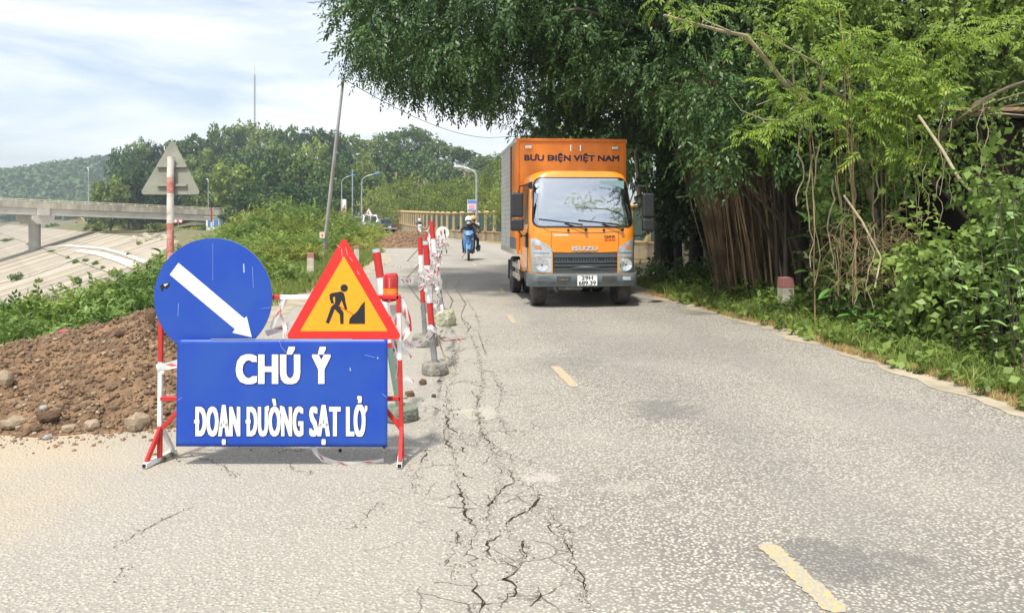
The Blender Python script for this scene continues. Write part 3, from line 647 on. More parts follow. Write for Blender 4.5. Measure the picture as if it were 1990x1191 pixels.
# ================================================================ TREES OF THE WOODED HILL
m_wood = leafmat('wood_leaf', (.030, .072, .016), (.18, .29, .06), (.30, .34, .08), .5, .3, .55)
m_woodd = leafmat('dark_wood_leaf', (.022, .060, .018), (.12, .22, .055), None, .4, .25, .55)
m_aca = leafmat('pale_leaf', (.09, .14, .03), (.32, .40, .09), (.42, .44, .13), .22, .3, .6)
m_trunk = mat('bark', (.11, .085, .06), .95, (.055, .045, .035), 3, bump=.7, bscale=10, stretch=(1, 1, .3))
m_barkp = mat('pale_bark', (.34, .29, .20), .9, (.20, .16, .11), 4, bump=.6, bscale=12, stretch=(1, 1, .3))
def crown_mesh(seed, h, w, nb, tuft, dens, flat=.8, lo=.25, droop=.1, layered=False, br_=(.24, .40)):
    rs = np.random.RandomState(seed); cl = Cloud(); bl = []
    for k in range(nb):
        t = rs.rand(); z = h*(lo+(1-lo)*t); env = w*math.sqrt(max(.05, 1-((t-.35)/.72)**2))
        a = rs.rand()*6.28; rr = env*(.25+.6*math.sqrt(rs.rand())); R = w*rs.uniform(*br_)
        bl.append((rr*math.cos(a), rr*math.sin(a), z-R*.5, R))
    blob_cloud(cl, bl, tuft, dens/(w*w), rs, droop, flat=.45 if layered else .8, shell=.4 if layered else .72, face=not layered)
    return cl, bl
def tree_proto(seed, h, w, nb, dens, leafL, m_l, flat=.8, lo=.25, layered=False, trunk_r=.25, m_t=None, wl=.42, br_=(.24, .40)):
    tuft = fan(6, leafL, leafL*wl, seed, flatten=.28 if not layered else .5)
    cl, bl = crown_mesh(seed, h, w, nb, tuft, dens, flat, lo, layered=layered, br_=br_)
    me = cl.mesh('crown'); me.materials.append(m_l)
    mb = MB(); mb.tube([(0, 0, -.5), (.1*w*.2, 0, h*.3), (0, .05*w, h*.62)], [trunk_r, trunk_r*.75, trunk_r*.35], 8)
    for b in bl[:9]: mb.tube([(0, 0, h*(lo*.8+.05)), (b[0]*.5, b[1]*.5, (h*lo+b[2])*.5), (b[0]*.85, b[1]*.85, b[2])], [trunk_r*.45, trunk_r*.3, trunk_r*.12], 5, caps=False)
    mt = bpy.data.meshes.new('trunk'); mt.from_pydata(mb.v, [], mb.f); mt.materials.append(m_t or m_trunk)
    return (me, mt)
def place_tree(proto, loc, sc, rz, name, label, group, cat='tree'):
    t = thing(name, label, cat, loc, rz, group); t.scale = sc if hasattr(sc, '__len__') else (sc,)*3
    link('crown', proto[0], t); link('trunk', proto[1], t); return t
def tz(x, y): return float(terrain(np.array([x]), np.array([y]))[0])
WP = [tree_proto(20+i, 10, 5.2, 26, 185, .60, (m_wood if i % 3 else m_woodd), trunk_r=.28) for i in range(6)]
WD = [tree_proto(40+i, 10, 5.0, 34, 230, .50, (m_woodd if i != 1 else m_wood), lo=.08, trunk_r=.3) for i in range(3)]
rt = random.Random(11)
# (px centre, py of the crown top, distance, width px, kind)
back = [(262, 268, 215, 70), (300, 275, 220, 60), (345, 270, 225, 60), (385, 262, 230, 70), (425, 243, 232, 55), (455, 238, 236, 40), (490, 232, 240, 75), (530, 240, 238, 55),
        (560, 246, 225, 60), (600, 248, 222, 70), (640, 252, 225, 60), (680, 262, 225, 55), (715, 270, 226, 50), (748, 252, 232, 50), (790, 243, 235, 70), (825, 250, 235, 60),
        (850, 272, 230, 50), (880, 298, 225, 60), (915, 305, 225, 60), (950, 300, 215, 70), (985, 292, 215, 60)]
mid = [(215, 345, 160, 65), (250, 330, 170, 70), (240, 280, 205, 50), (290, 315, 168, 75), (335, 300, 175, 75), (375, 290, 178, 75), (415, 285, 180, 75), (455, 290, 176, 70), (500, 276, 180, 80),
       (545, 262, 182, 75), (610, 262, 178, 75), (655, 275, 178, 70), (695, 288, 180, 65), (735, 290, 182, 65), (775, 275, 185, 70), (815, 285, 185, 65), (850, 300, 180, 65), (885, 320, 175, 60), (930, 325, 170, 60)]
front = [(205, 375, 178, 60), (245, 360, 178, 65), (285, 350, 176, 70), (325, 345, 176, 75), (365, 340, 176, 75), (400, 325, 172, 75), (455, 318, 132, 85), (490, 345, 122, 70), (470, 385, 112, 70), (520, 300, 135, 85),
         (560, 285, 134, 95), (595, 300, 130, 90), (560, 350, 118, 90), (520, 370, 114, 80), (605, 350, 120, 80), (645, 300, 140, 80), (660, 345, 130, 75), (695, 320, 140, 70), (730, 330, 142, 70), (640, 385, 120, 60)]
rows = (('back', back, 'on the crest'), ('middle', mid, 'half way up the hill'), ('front', front, 'at the foot of the hill'))
for rn, lst, where in rows:
    for i, (px, py, Y, wpx) in enumerate(sorted(lst)):
        x = (px-CX)*Y/F; zt = CH-(py-HY)*Y/F; zg = tz(x, Y); h = max(6, zt-zg); w = wpx*Y/F/2
        dark = rn == 'front'
        pr = (WD if dark and rt.random() < .75 else WP); pr = pr[rt.randrange(len(pr))]
        lab = '%s woodland tree from the left in the %s row, %s' % (ORD[i], rn, where)
        place_tree(pr, (x, Y, zg), (w/5.0*1.15, w/5.0*1.15, h/10.3), rt.uniform(0, 6.28), 'broadleaf_tree', lab, 'trees of the wooded hill behind the road')
# a bright bamboo-like clump among them
m_bam = leafmat('bamboo_leaf', (.12, .17, .03), (.30, .36, .08), (.45, .47, .12), .1, .3)
bpz = tree_proto(77, 10, 3.2, 20, 210, .5, m_bam, lo=.3, trunk_r=.1, wl=.22)
for px, py, Y, lab in ((700, 283, 170, 'bright yellow-green bamboo clump on the hillside, left one'), (728, 305, 165, 'bright yellow-green bamboo clump on the hillside, lower right one'), (480, 262, 200, 'small yellow-green bamboo crown below the antenna mast')):
    x = (px-CX)*Y/F; zg = tz(x, Y); place_tree(bpz, (x, Y, zg), (.9, .9, (CH-(py-HY)*Y/F-zg)/10.3), px, 'bamboo_clump', lab, 'yellow-green bamboo clumps', 'bamboo')
# far hill wood: one mass, too far to count
rs = np.random.RandomState(5); cl = Cloud(); tf = fan(7, 2.2, 1.1, 9, flatten=.25)
n = 5200; PX = rs.uniform(-420, 420, n); YD = rs.uniform(430, 720, n); X = (PX-CX)*YD/F; Z = terrain(X, YD)
ok = Z > 1.5; X, YD, Z = X[ok], YD[ok], Z[ok]
for k in range(4):
    hh = rs.uniform(.5, 6.0, len(X)); a = rs.uniform(0, 6.28, len(X)); r = 3.2*np.sqrt(rs.rand(len(X)))
    P = np.stack([X+r*np.cos(a), YD+r*np.sin(a), Z+hh-.12*r*r], 1); D = rand_dirs(rs, len(X)); UU = np.stack([np.cos(a)*r*.3, np.sin(a)*r*.3, np.ones(len(X))*.9], 1)
    cl.add(*scatter(tf, P, D, UU, rs.uniform(.7, 1.3, len(X)), rs, .4))
fw = link('distant_wood', cl.mesh('distant_wood'), None, m_woodd); tag(fw, 'dark bluish green wood covering the far hill beyond the bridge', 'wood', None, 'stuff')
# riverside thicket at the hill foot, under and beyond the bridge
m_bush = leafmat('bush_leaf', (.10, .14, .022), (.40, .45, .085), (.52, .48, .16), .22, .3, .55)
m_bushg = leafmat('green_bush_leaf', (.06, .12, .022), (.27, .39, .08), (.42, .43, .12), .25, .3, .55)
def bush_proto(seed, nb, leafL, wl, m_l, dens=260, flat=.8, sprig=None, stems=10, shell=.35):
    rs = np.random.RandomState(seed); cl = Cloud(); bl = []
    for k in range(nb):
        a = rs.rand()*6.28; r = .75*math.sqrt(rs.rand()); R = rs.uniform(.22, .42)
        bl.append((r*math.cos(a), r*math.sin(a), max(R*.7, .95*(1-r*r*.6)*rs.uniform(.45, 1)-R*.3), R))
    tm = sprig or fan(6, leafL, leafL*wl, seed)
    blob_cloud(cl, bl, tm, dens, rs, -.15, shell=shell, up=.8, tshift=.6)
    me = cl.mesh('foliage'); me.materials.append(m_l); mb = MB()
    for k in range(stems):
        b = bl[k % len(bl)]; mb.tube([(b[0]*.1, b[1]*.1, -.1), (b[0]*.6, b[1]*.6, b[2]*.5), (b[0], b[1], b[2])], [.02, .015, .006], 4, caps=False)
    mt = bpy.data.meshes.new('stem'); mt.from_pydata(mb.v, [], mb.f); mt.materials.append(m_trunk)
    return me, mt
def place_bush(pr, loc, sc, rz, label, group, name='shrub', cat='shrub'):
    t = thing(name, label, cat, loc, rz, group); t.scale = sc if hasattr(sc, '__len__') else (sc,)*3
    link('foliage', pr[0], t); link('stem', pr[1], t); return t
BF = [bush_proto(60+i, 16, .16, .4, m_bush if i % 2 else m_bushg, 130) for i in range(4)]
lst = [(190, 452, 165, 40), (160, 462, 160, 30), (240, 446, 175, 34), (275, 448, 170, 36), (305, 450, 160, 36), (215, 460, 158, 26), (345, 458, 130, 34), (378, 455, 125, 30), (400, 452, 118, 30), (425, 458, 105, 30), (325, 448, 150, 30), (445, 452, 100, 30), (140, 447, 240, 26), (100, 446, 260, 26), (270, 440, 190, 30)]
for i, (px, py, Y, wpx) in enumerate(sorted(lst)):
    w = wpx*Y/F/1.6; p = at(px, py, Y)
    place_bush(BF[i % 4], p, (w, w, w*.75), i*1.3, '%s low green bush from the left along the foot of the slope by the bridge' % ORD[i], 'bushes by the bridge')
for i, (px, py, w_, h_) in enumerate(((146, 514, 11, .5), (166, 511, 12, .4), (186, 517, 14, .5), (222, 541, 16, .7), (150, 556, 16, .7), (132, 505, 8, .4), (60, 478, 16, .5), (100, 492, 14, .4), (250, 500, 9, .4), (200, 525, 9, .3), (35, 546, 26, .9), (75, 552, 14, .5), (15, 470, 22, .8), (270, 478, 12, .5))):
    p = slope_pt(px, py); w = w_*p.y/F*.75
    place_bush(BF[i % 4], p+Vector((0, 0, .15)), (w, w*.7, h_), i*1.1, '%s small weed patch from the left growing in joints of the concrete embankment' % ORD[sorted((146, 166, 186, 222, 150, 132, 60, 100, 250, 200, 35, 75, 15, 270)).index(px)], 'weed patches on the embankment', 'weed_patch', 'weeds')
# antenna mast
am = thing('antenna_mast', 'slim grey lattice antenna mast rising above the hill trees', 'mast', at(495, 232, 245)-Vector((0, 0, 10)))
x, y, z = am.location; top = CH+(HY-128)*245/F; mb = MB()
for k in range(3):
    a = k*2.094; mb.tube([(math.cos(a)*.38, math.sin(a)*.38, 0), (math.cos(a)*.28, math.sin(a)*.28, top-z-3)], .09, 5)
mb.build('leg', m_galv, am, world=False); mb = MB(); hz = 0
while hz < top-z-4:
    for k in range(3):
        a, b = k*2.094, (k+1)*2.094; mb.tube([(math.cos(a)*.33, math.sin(a)*.33, hz), (math.cos(b)*.33, math.sin(b)*.33, hz+1.2)], .04, 4)
    hz += 1.2
mb.build('lattice', m_galv, am, world=False); MB().tube([(0, 0, top-z-4), (0, 0, top-z)], .07, 5).build('tip', m_galv, am, world=False)

# ================================================================ FENCE
m_yw = mat('faded_yellow_render', (.52, .39, .19), .9, (.32, .235, .13), 1.6, bump=.2, objrand=.12)
m_wall = mat('stained_wall_render', (.46, .36, .22), .9, (.22, .18, .11), 1.0, bump=.3, stretch=(1, 1, .4))
m_cap = mat('pale_orange_cap', (.62, .40, .17), .85, (.45, .31, .17), 3)
m_mesh = mat('dark_green_mesh_panel', (.025, .06, .05), .6, (.05, .09, .07), 3)
FP = [(10.5, 13), (8.6, 18), (6.6, 25), (4.6, 33), (2.2, 42), (-0.5, 53.5), (-2.7, 58.5), (-5.2, 64), (-8.2, 72), (-12.0, 86), (-16.5, 103), (-21.5, 124), (-27, 148)]
def resample(P, step):
    P = [Vector((a, b, 0)) for a, b in P]; out = [P[0]]; acc = 0
    for a, b in zip(P, P[1:]):
        L_ = (b-a).length; d = (b-a)/L_; t = step-acc
        while t < L_: out.append(a+d*t); t += step
        acc = (acc+L_) % step
    return out
pts = resample(FP, 1.75)
fe = thing('perimeter_fence', 'long yellow pillared fence with dark mesh panels on a low stained wall along the bend', 'fence', (pts[0].x, pts[0].y, 0))
pil0 = None; seg0 = None; pan0 = None; cen = Vector((pts[0].x, pts[0].y, 0))
for i, p in enumerate(pts):
    q = pts[i+1] if i+1 < len(pts) else p+(p-pts[i-1]); a = math.atan2(q.y-p.y, q.x-p.x); L_ = (q-p).length
    hW = .62+.5*max(0, min(1, (p.y-64)/30))
    if pil0 is None:
        pil0 = MB().box((0, 0, 1.32), (.30, .30, 1.45)).build('pillar', m_yw, fe, world=False, bevel=.015)
        c_ = MB().box((0, 0, 2.08), (.44, .44, .07)).box((0, 0, 2.16), (.36, .36, .1), taper=.45).build('cap', m_cap, pil0, world=False)
        MB().box((0, 0, .70), (.38, .38, .12)).build('plinth', m_cap, pil0, world=False)
        o = pil0
    else: o = copy_tree(pil0, fe)
    o.location = p-cen; o.rotation_euler = (0, 0, a); o.location.z = hW-.62
    if i+1 < len(pts):
        if seg0 is None:
            seg0 = MB().box((.875, 0, .30), (1.74, .2, .62)).build('base_wall', m_wall, fe, world=False)
            MB().box((.875, 0, .635), (1.745, .28, .07)).build('coping', m_cap, seg0, world=False)
            pan0 = MB().box((.875, .02, 1.28), (1.42, .03, 1.22)).build('mesh_panel', m_mesh, fe, world=False)
            b0 = MB()
            for hz in (.72, 1.25, 1.86): b0.box((.875, -.01, hz), (1.46, .05, .05))
            b0.build('rail', mat('fence_steel', (.05, .08, .07), .6), pan0, world=False)
            s1, s2 = seg0, pan0
        else: s1 = copy_tree(seg0, fe); s2 = copy_tree(pan0, fe)
        s1.location = p-cen; s1.rotation_euler = (0, 0, a); s1.scale = (L_/1.75, 1, hW/.62)
        s2.location = p-cen; s2.rotation_euler = (0, 0, a); s2.scale = (L_/1.75, 1, 1); s2.location.z = hW-.62

# ================================================================ PALE TREES BEHIND THE FENCE
AP = [tree_proto(90+i, 10, 5.5, 46, 150, .34, m_aca, lo=.22, layered=True, trunk_r=.2, wl=.3, br_=(.24, .42)) for i in range(4)]
al = [(722, 352, 112, 80), (765, 345, 105, 80), (745, 372, 98, 70), (800, 330, 100, 90), (835, 345, 92, 90), (800, 370, 90, 80), (868, 335, 90, 80), (850, 365, 82, 80), (905, 345, 84, 80), (893, 372, 76, 80),
      (940, 318, 78, 90), (935, 355, 72, 90), (975, 300, 76, 80), (985, 345, 68, 90), (965, 385, 64, 70), (735, 398, 95, 60), (780, 395, 92, 70), (830, 395, 84, 70), (880, 396, 74, 70), (925, 395, 66, 70)]
for i, (px, py, Y, wpx) in enumerate(sorted(al)):
    x = (px-CX)*Y/F; h = CH-(py-HY)*Y/F; w = wpx*Y/F/2; yy = Y
    place_tree(AP[i % 4], (x, yy+2, 0), (w/5.0, w/5.0, h/10.0), rt.uniform(0, 6), 'spreading_tree', '%s pale green spreading tree from the left behind the yellow fence' % (ORD[i]), 'pale trees behind the fence')
for i, (px, py, Y, wpx) in enumerate([(1000, 262, 52, 90), (1045, 225, 50, 110), (1110, 215, 48, 120), (1170, 222, 46, 120), (1225, 240, 42, 120), (1010, 330, 56, 90)]):
    x = (px-CX)*Y/F; h = CH-(py-HY)*Y/F; w = wpx*Y/F/2
    place_tree(AP[i % 4] if i in (0, 5) else WP[i], (x, Y+2, 0), (w/5.0, w/5.0, h/10.0), rt.uniform(0, 6), 'roadside_tree', '%s tree from the left of those showing above and behind the orange truck' % ORD[i], 'trees behind the truck')

# ================================================================ ROADSIDE POLES, LAMPS, SIGNS
for (px, pyb, Y, h, reach, lab, m_, rz) in ((664, 440, 96, 7.2, 1.0, 'left one of two curved street lamps behind the bushes, beside the red and white pylon', m_lampb, 0),
                                            (703, 440, 84, 6.7, 1.3, 'right one of two curved street lamps behind the bushes, before the pale trees', m_lampb, 0),
                                            (926, 468, 55, 5.4, .9, 'street lamp with a blue banner standing in front of the yellow fence', m_lampw, math.pi)):
    b = Vector(((px-CX)*Y/F, Y, 0)); t = street_lamp('street_lamp', b, h, reach, lab, 'curved street lamps along the road', m_, .085 if Y > 60 else .12, rz)
    if Y < 60:
        m_ban = mat('banner_blue', (.10, .22, .62), .6); m_pink = mat('banner_pink', (.70, .30, .42), .6)
        bn = MB().box((.35, .05, 2.55), (.62, .03, .85)).build('banner', m_white, t, world=False)
        MB().box((.35, .075, 2.83), (.56, .02, .22)).build('banner_heading', m_ban, bn, world=False); MB().box((.35, .075, 2.48), (.42, .02, .30)).build('banner_print', m_pink, bn, world=False)
        MB().box((.35, .075, 2.22), (.56, .02, .10)).build('banner_footer', m_ban, bn, world=False)
        MB().box((-.02, .16, 1.15), (.38, .04, .3)).build('notice_plate', m_white, t, world=False)
pt = thing('plain_pole', 'straight bare pale pole between the two curved street lamps', 'pole', (at(685, 440, 100).x, 100, 0)); MB().tube([(0, 0, 0), (0, 0, 8.2)], [.1, .07], 8).build('shaft', m_galv, pt, world=False)
# pylon sign
ps = thing('pylon_sign', 'tall white pylon sign with red figures above the bushes', 'sign', (at(668, 430, 105).x, 105, 0))
MB().box((0, 0, 2.2), (.7, .35, 4.4)).build('board', m_white, ps, world=False)
for k, dz in enumerate((3.0, 2.55, 2.1)): MB().box((.02, -.19, dz), (.5, .04, .28)).build('price_panel', m_red, ps, world=False)
# grey shed roofs beyond the bushes
sh_ = thing('roadside_shed', 'low grey roadside shed with a stained roof behind the bushes', 'shed', (at(688, 430, 102).x, 102, 0)); m_grey = mat('grey_sheet', (.42, .41, .39), .8, (.28, .26, .23), 1.2)
MB().box((0, 0, 1.1), (2.3, 3, 2.2)).build('wall', m_grey, sh_, world=False); MB().box((0, 0, 2.3), (2.7, 3.4, .18)).build('roof', mat('dark_sheet', (.12, .11, .11), .8), sh_, world=False)
# dark covered lorry behind the van
lr = thing('covered_lorry', 'dark covered lorry queued behind the white van', 'lorry', (at(698, 440, 98).x+.6, 98, 0))
MB().box((0, 1.5, 1.6), (2.0, 4, 1.9)).build('cargo_body', mat('charcoal_tarp', (.05, .055, .06), .7), lr, world=False, bevel=.08); MB().box((0, -.9, 1.2), (1.8, 1.4, 1.5)).build('cab', m_grey, lr, world=False, bevel=.1)
MB().box((0, -1.62, 1.55), (1.5, .04, .5)).build('windscreen', m_dkg, lr, world=False)
for sx in (-.8, .8):
    for yy in (-.8, 2.3): MB().lathe([(.42, -.12), (.42, .12)], (sx, yy, .42), 16, 'x').build('wheel', m_dark, lr, world=False)
# leaning utility pole + wire
m_pole = mat('weathered_grey_pole', (.50, .50, .48), .6, (.34, .33, .31), 3, metal=.2, stretch=(1, 1, .2))
pb = gnd(627, 503); pt_ = at(668, 148, pb.y-1.2)
lp = thing('leaning_pole', 'tall thin grey pole leaning to the right out of the roadside weeds', 'pole', pb)
MB().tube([pb-Vector((0, 0, .2)), pb.lerp(pt_, .5), pt_], [.075, .065, .05], 10).build('shaft', m_pole, lp, smooth=True)
e = pb.lerp(pt_, .985); MB().bar(e+Vector((-.02, 0, 0)), e+Vector((.22, 0, .03)), .03).build('bracket', m_dark, lp)
q = pb.lerp(pt_, .135); bx = MB().box(q+Vector((-.09, -.12, 0)), (.20, .02, .24)).build('small_plate', mat('cream_plate', (.70, .62, .50), .7), lp); MB().box(q+Vector((-.09, -.137, 0)), (.05, .006, .08)).build('red_mark', m_red, bx)
w0 = at(672, 156, pb.y-1.2); w1 = at(950, 268, 53); w2 = at(1080, 262, 60)
pp = [w0.lerp(w1, t)-Vector((0, 0, 2.0*t*(1-t))) for t in np.linspace(0, 1, 24)]+[w2]
tag(MB().tube(pp, .016, 5).build('overhead_wire', mat('black_cable', (.03, .03, .035), .6), None), 'sagging black overhead wire running from the leaning pole into the trees', 'wire')
# ================================================================ WARNING SIGN STAND
SY = 4.62; SS = F/SY
def sp(px, py, dy=0.0): return Vector(((px-CX)/SS, SY+dy, CH-(py-HY)/SS))
m_blue = mat('blue_reflective_film', (.007, .058, .40), .42, (.022, .09, .37), 2.2, spec=.5, lo=.40, hi=.75, detail=10)
m_sred = mat('red_film', (.70, .022, .018), .38, (.62, .03, .025), 4)
m_amber = mat('amber_film', (.82, .38, .012), .42, (.76, .33, .012), 4)
m_film = mat('white_film', (.80, .80, .76), .4, (.70, .70, .66), 5)
m_blk = mat('sign_black', (.012, .013, .018), .5)
m_navy = mat('navy_outline', (.006, .012, .10), .5)
m_edge = mat('bare_metal_edge', (.45, .47, .50), .4, metal=.7)
m_pr = mat('chipped_red_paint', (.60, .025, .025), .5, (.45, .03, .025), 14, bump=.1)
m_pw = mat('chipped_white_paint', (.78, .78, .76), .5, (.55, .53, .50), 16, lo=.45, hi=.8)
st = thing('roadworks_sign_stand', 'roadworks sign stand with blue arrow disc, worker triangle and big blue lettered panel', 'warning sign', gnd(540, 905))
# frame
def pxbar(a, b, w, m, name, dy0=0.05, dy1=0.05, parent=st): return MB().bar(sp(*a, dy0), sp(*b, dy1), w, w, (0, 1, 0)).build(name, m, parent, bevel=.003)
for (x0, x1, segs) in ((306, 303, ((575, 706, m_pr), (706, 832, m_pw), (832, 893, m_pr))), (772, 779, ((575, 610, m_pr), (610, 702, m_pw), (702, 860, m_pr), (860, 893, m_pr)))):
    g = None
    for a, b, m in segs:
        xa = x0+(x1-x0)*(a-575)/318; xb = x0+(x1-x0)*(b-575)/318
        nm = 'leg' if g is None else 'painted_band'
        o = MB().bar(sp(xa, a, .05), sp(xb, b, .05), .026, .026, (0, 1, 0)).build(nm, m, st if g is None else g, bevel=.003)
        if g is None: g = o
pxbar((305, 579), (540, 579), .026, m_pr, 'crossbar'); pxbar((540, 579), (600, 579), .026, m_pw, 'crossbar'); pxbar((600, 579), (773, 579), .026, m_pr, 'crossbar')
pxbar((305, 778), (776, 778), .026, m_pr, 'crossbar'); pxbar((308, 836), (352, 790), .024, m_pr, 'brace'); pxbar((776, 836), (740, 790), .024, m_pr, 'brace')
for x, sx in ((306, -1), (778, 1)):
    b0 = sp(x, 905); zf = .02
    f0 = Vector((b0.x-.052 if sx < 0 else b0.x+.003, SY-.06, zf)); f1 = Vector((b0.x-.0 if sx < 0 else b0.x-.03, SY+.24, zf))
    ft = MB().bar(f0, f1, .032, .032).build('foot', m_pw, st, bevel=.003)
    MB().bar(f0+Vector((0, -.0022, 0)), f0+Vector((0, .001, 0)), .022, .022).build('open_tube_end', m_blk, ft)
    top = sp(x, 832, .05)
    MB().bar(top, f0+Vector((0, .03, .015)), .024, .024).build('strut', m_pr, st, bevel=.003); MB().bar(top, f1+Vector((0, -.03, .015)), .024, .024).build('strut', m_pw, st, bevel=.003)
def onY(dy): return lambda u, v, w: Vector((u, SY+dy+w, v))
# blue disc with arrow
dc = sp(412, 578); R_ = 115/SS
disc = MB().prism([(dc.x+R_*math.cos(a), dc.z+R_*math.sin(a)) for a in np.linspace(0, 2*math.pi, 73)[:-1]], .004, onY(.014)).build('arrow_disc', m_blue, st)
MB().prism([(dc.x+(R_+.0015)*math.cos(a), dc.z+(R_+.0015)*math.sin(a)) for a in np.linspace(0, 2*math.pi, 73)[:-1]], .003, onY(.0185)).build('disc_back', m_edge, disc)
def pxpoly(pts): return [(sp(*p).x, sp(*p).z) for p in pts]
MB().prism(pxpoly([(328, 534), (345, 511), (473, 619), (478, 615), (488, 656), (450, 647), (455, 640)]), .0015, onY(.0122)).build('arrow', m_film, disc)
m_torn = mat('torn_hole_shadow', (.02, .018, .015), 1.0)
MB().prism(pxpoly([(309, 557), (315, 551), (318, 556), (327, 548), (328, 555), (322, 562), (318, 559), (313, 568), (311, 562)]), .001, onY(.0125)).build('torn_hole', m_torn, disc)
MB().prism(pxpoly([(316, 553), (326, 551), (319, 557)]), .001, onY(.011)).build('torn_edge', m_film, disc)
m_scr = mat('pale_scratch', (.35, .45, .68), .6)
for a, b, w in (((472, 513), (473, 530), .008), ((489, 518), (491, 560), .0016), ((412, 473), (412, 545), .0012), ((505, 600), (525, 598), .0015), ((345, 590), (344, 615), .002)):
    MB().bar(sp(*a, .0128), sp(*b, .0128), w, .0008, (0, -1, 0)).build('scratch', m_scr, disc)
# triangle
def rtri(a, b, c, r, n=7):
    P = [Vector(p) for p in (a, b, c)]; out = []
    for i in range(3):
        p, q, s_ = P[i], P[(i-1) % 3], P[(i+1) % 3]; d1 = (q-p).normalized(); d2 = (s_-p).normalized(); ang = d1.angle(d2); L_ = r/math.tan(ang/2)
        c_ = p+(d1+d2).normalized()*(r/math.sin(ang/2)); a0 = (p+d1*L_)-c_; a1 = (p+d2*L_)-c_
        t0 = math.atan2(a0.y, a0.x); t1 = math.atan2(a1.y, a1.x); dt = (t1-t0+math.pi) % (2*math.pi)-math.pi
        for k in range(n+1): t = t0+dt*k/n; out.append((c_.x+r*math.cos(t), c_.y+r*math.sin(t)))
    return out
T3 = [(sp(669, 458).x, sp(669, 458).z), (sp(783, 659).x, sp(783, 659).z), (sp(554, 659).x, sp(554, 659).z)]
tri = MB().prism(rtri(*T3, .022), .004, onY(-.008)).build('worker_triangle', m_sred, st)
I3 = [(sp(669, 498).x, sp(669, 498).z), (sp(754, 643).x, sp(754, 643).z), (sp(584, 643).x, sp(584, 643).z)]
MB().prism(rtri(*I3, .003, 2), .0012, onY(-.0096)).build('amber_field', m_amber, tri)
zc = lambda x, y: (540+x/2.43, 440+y/2.43)
hc = zc(315, 290); pz_ = onY(-.0112)
wk = MB()
wk.prism([(sp(*hc).x+.0225*math.cos(a), sp(*hc).z+.0225*math.sin(a)) for a in np.linspace(0, 2*math.pi, 25)[:-1]], .001, pz_)
wk.prism(pxpoly([zc(*p) for p in [(246, 320), (256, 314), (290, 308), (300, 306), (313, 314), (318, 330), (322, 360), (330, 388), (319, 393), (309, 365), (303, 347), (296, 362), (291, 376), (312, 404), (312, 458), (297, 459), (294, 414), (270, 388), (262, 410), (243, 457), (228, 452), (246, 402), (254, 378), (272, 362), (272, 330), (262, 332), (262, 345), (268, 362), (254, 362), (247, 342)]]), .001, onY(-.0114))
wk.prism(pxpoly([zc(*p) for p in [(338, 458), (340, 436), (352, 420), (368, 408), (382, 392), (394, 372), (412, 352), (413, 458)]]), .001, onY(-.0116))
wk.build('worker_symbol', m_blk, tri)
MB().bar(sp(*zc(286, 372), -.0121), sp(*zc(356, 412), -.0121), .0032, .0008, (0, -1, 0)).build('shovel_handle', m_sred, tri)
for a, b in (((664, 483), (667, 505)), ((672, 480), (676, 496)), ((655, 477), (662, 481)), ((680, 500), (686, 508)), ((694, 525), (699, 533))):
    MB().bar(sp(*a, -.0088), sp(*b, -.0088), .0014, .0008, (0, -1, 0)).build('scratch', m_film, tri)
# big panel: slightly wavy sheet
def panel():
    a, b, c, d = sp(348, 659), sp(754.5, 658.5), sp(754, 866), sp(345, 865); mb = MB(); rs = random.Random(4); rows = []
    nu, nv = 48, 26
    for j in range(nv+1):
        r = []
        for i in range(nu+1):
            u, v = i/nu, j/nv; p = (a*(1-u)+b*u)*(1-v)+(d*(1-u)+c*u)*v
            n_ = noise.noise(Vector((u*3.2, v*2.1, 1.7)))*.0022+noise.noise(Vector((u*9, v*5, 4.2)))*.0009+.0016*math.exp(-((u-.13-.12*v)**2)/.0006)*math.sin(v*3)
            r.append(p+Vector((0, -.022+n_*.8, 0)))
        rows.append(r)
    mb.grid(rows); o = mb.build('lettered_panel', m_blue, st, smooth=True)
    md = o.modifiers.new('thickness', 'SOLIDIFY'); md.thickness = .002; md.offset = 1 if False else -1
    return o
pn = panel()
MB().box(sp(549.5, 657.6, -.021), (.86, .006, .004)).build('panel_edge', m_edge, pn)
bo = sp(748, 867, -.02); MB().box(bo, (.02, .01, .008)).build('bolt', m_blk, pn)
def pf(dy): return lambda u, v, w: Vector((sp(u, v).x, SY+dy-w, sp(u, v).z))
def extra(polys, bx, bz, m, d0, name):
    for p in polys:
        cx_ = sum(a for a, b in p)/len(p); cz_ = sum(b for a, b in p)/len(p)
        MB().prism([(cx_+(a-cx_)+math.copysign(bx, a-cx_), cz_+(b-cz_)+math.copysign(bz, b-cz_)) for a, b in p], .0004, lambda u, v, w: pf(-.0245)(u, v, d0-w)).build(name, m, pn)
def sign_word(body, x0, x1, yb, yc, bx, bz, ex=()):
    extra(ex, 1.0, 1.0, m_navy, .0009, 'lettering_outline'); extra(ex, 0, 0, m_film, .0018, 'lettering')
    heavy_text(body, x0-1.0, x1+1.0, yb+1.0, yc-1.0, pf(-.0245), m_navy, pn, bx+1.0, bz+1.0, 'lettering_outline', .00004, 1.10, 0.0, 2)
    heavy_text(body, x0, x1, yb, yc, pf(-.0245), m_film, pn, bx, bz, 'lettering', .00004, 1.10, .0008, 2)
sign_word('CHÚ', 461, 586, 744, 687, 3.6, 2.0); sign_word('Ý', 608, 645, 744, 687, 3.8, 2.0)
def horn(x, y=787): return [(x, y+9), (x+1.5, y+8), (x+1.5, y-1), (x+6.5, y-1), (x+6.5, y+7), (x+2, y+15), (x, y+15)]
sign_word('DOẠN', 383, 470, 845, 788, 2.2, 1.1, [[(380.5, 813), (391, 813), (391, 820), (380.5, 820)]])
sign_word('DUÒNG', 482, 592, 845, 788, 2.0, 1.1, [[(480, 813), (490, 813), (490, 820), (480, 820)], horn(519), horn(545)])
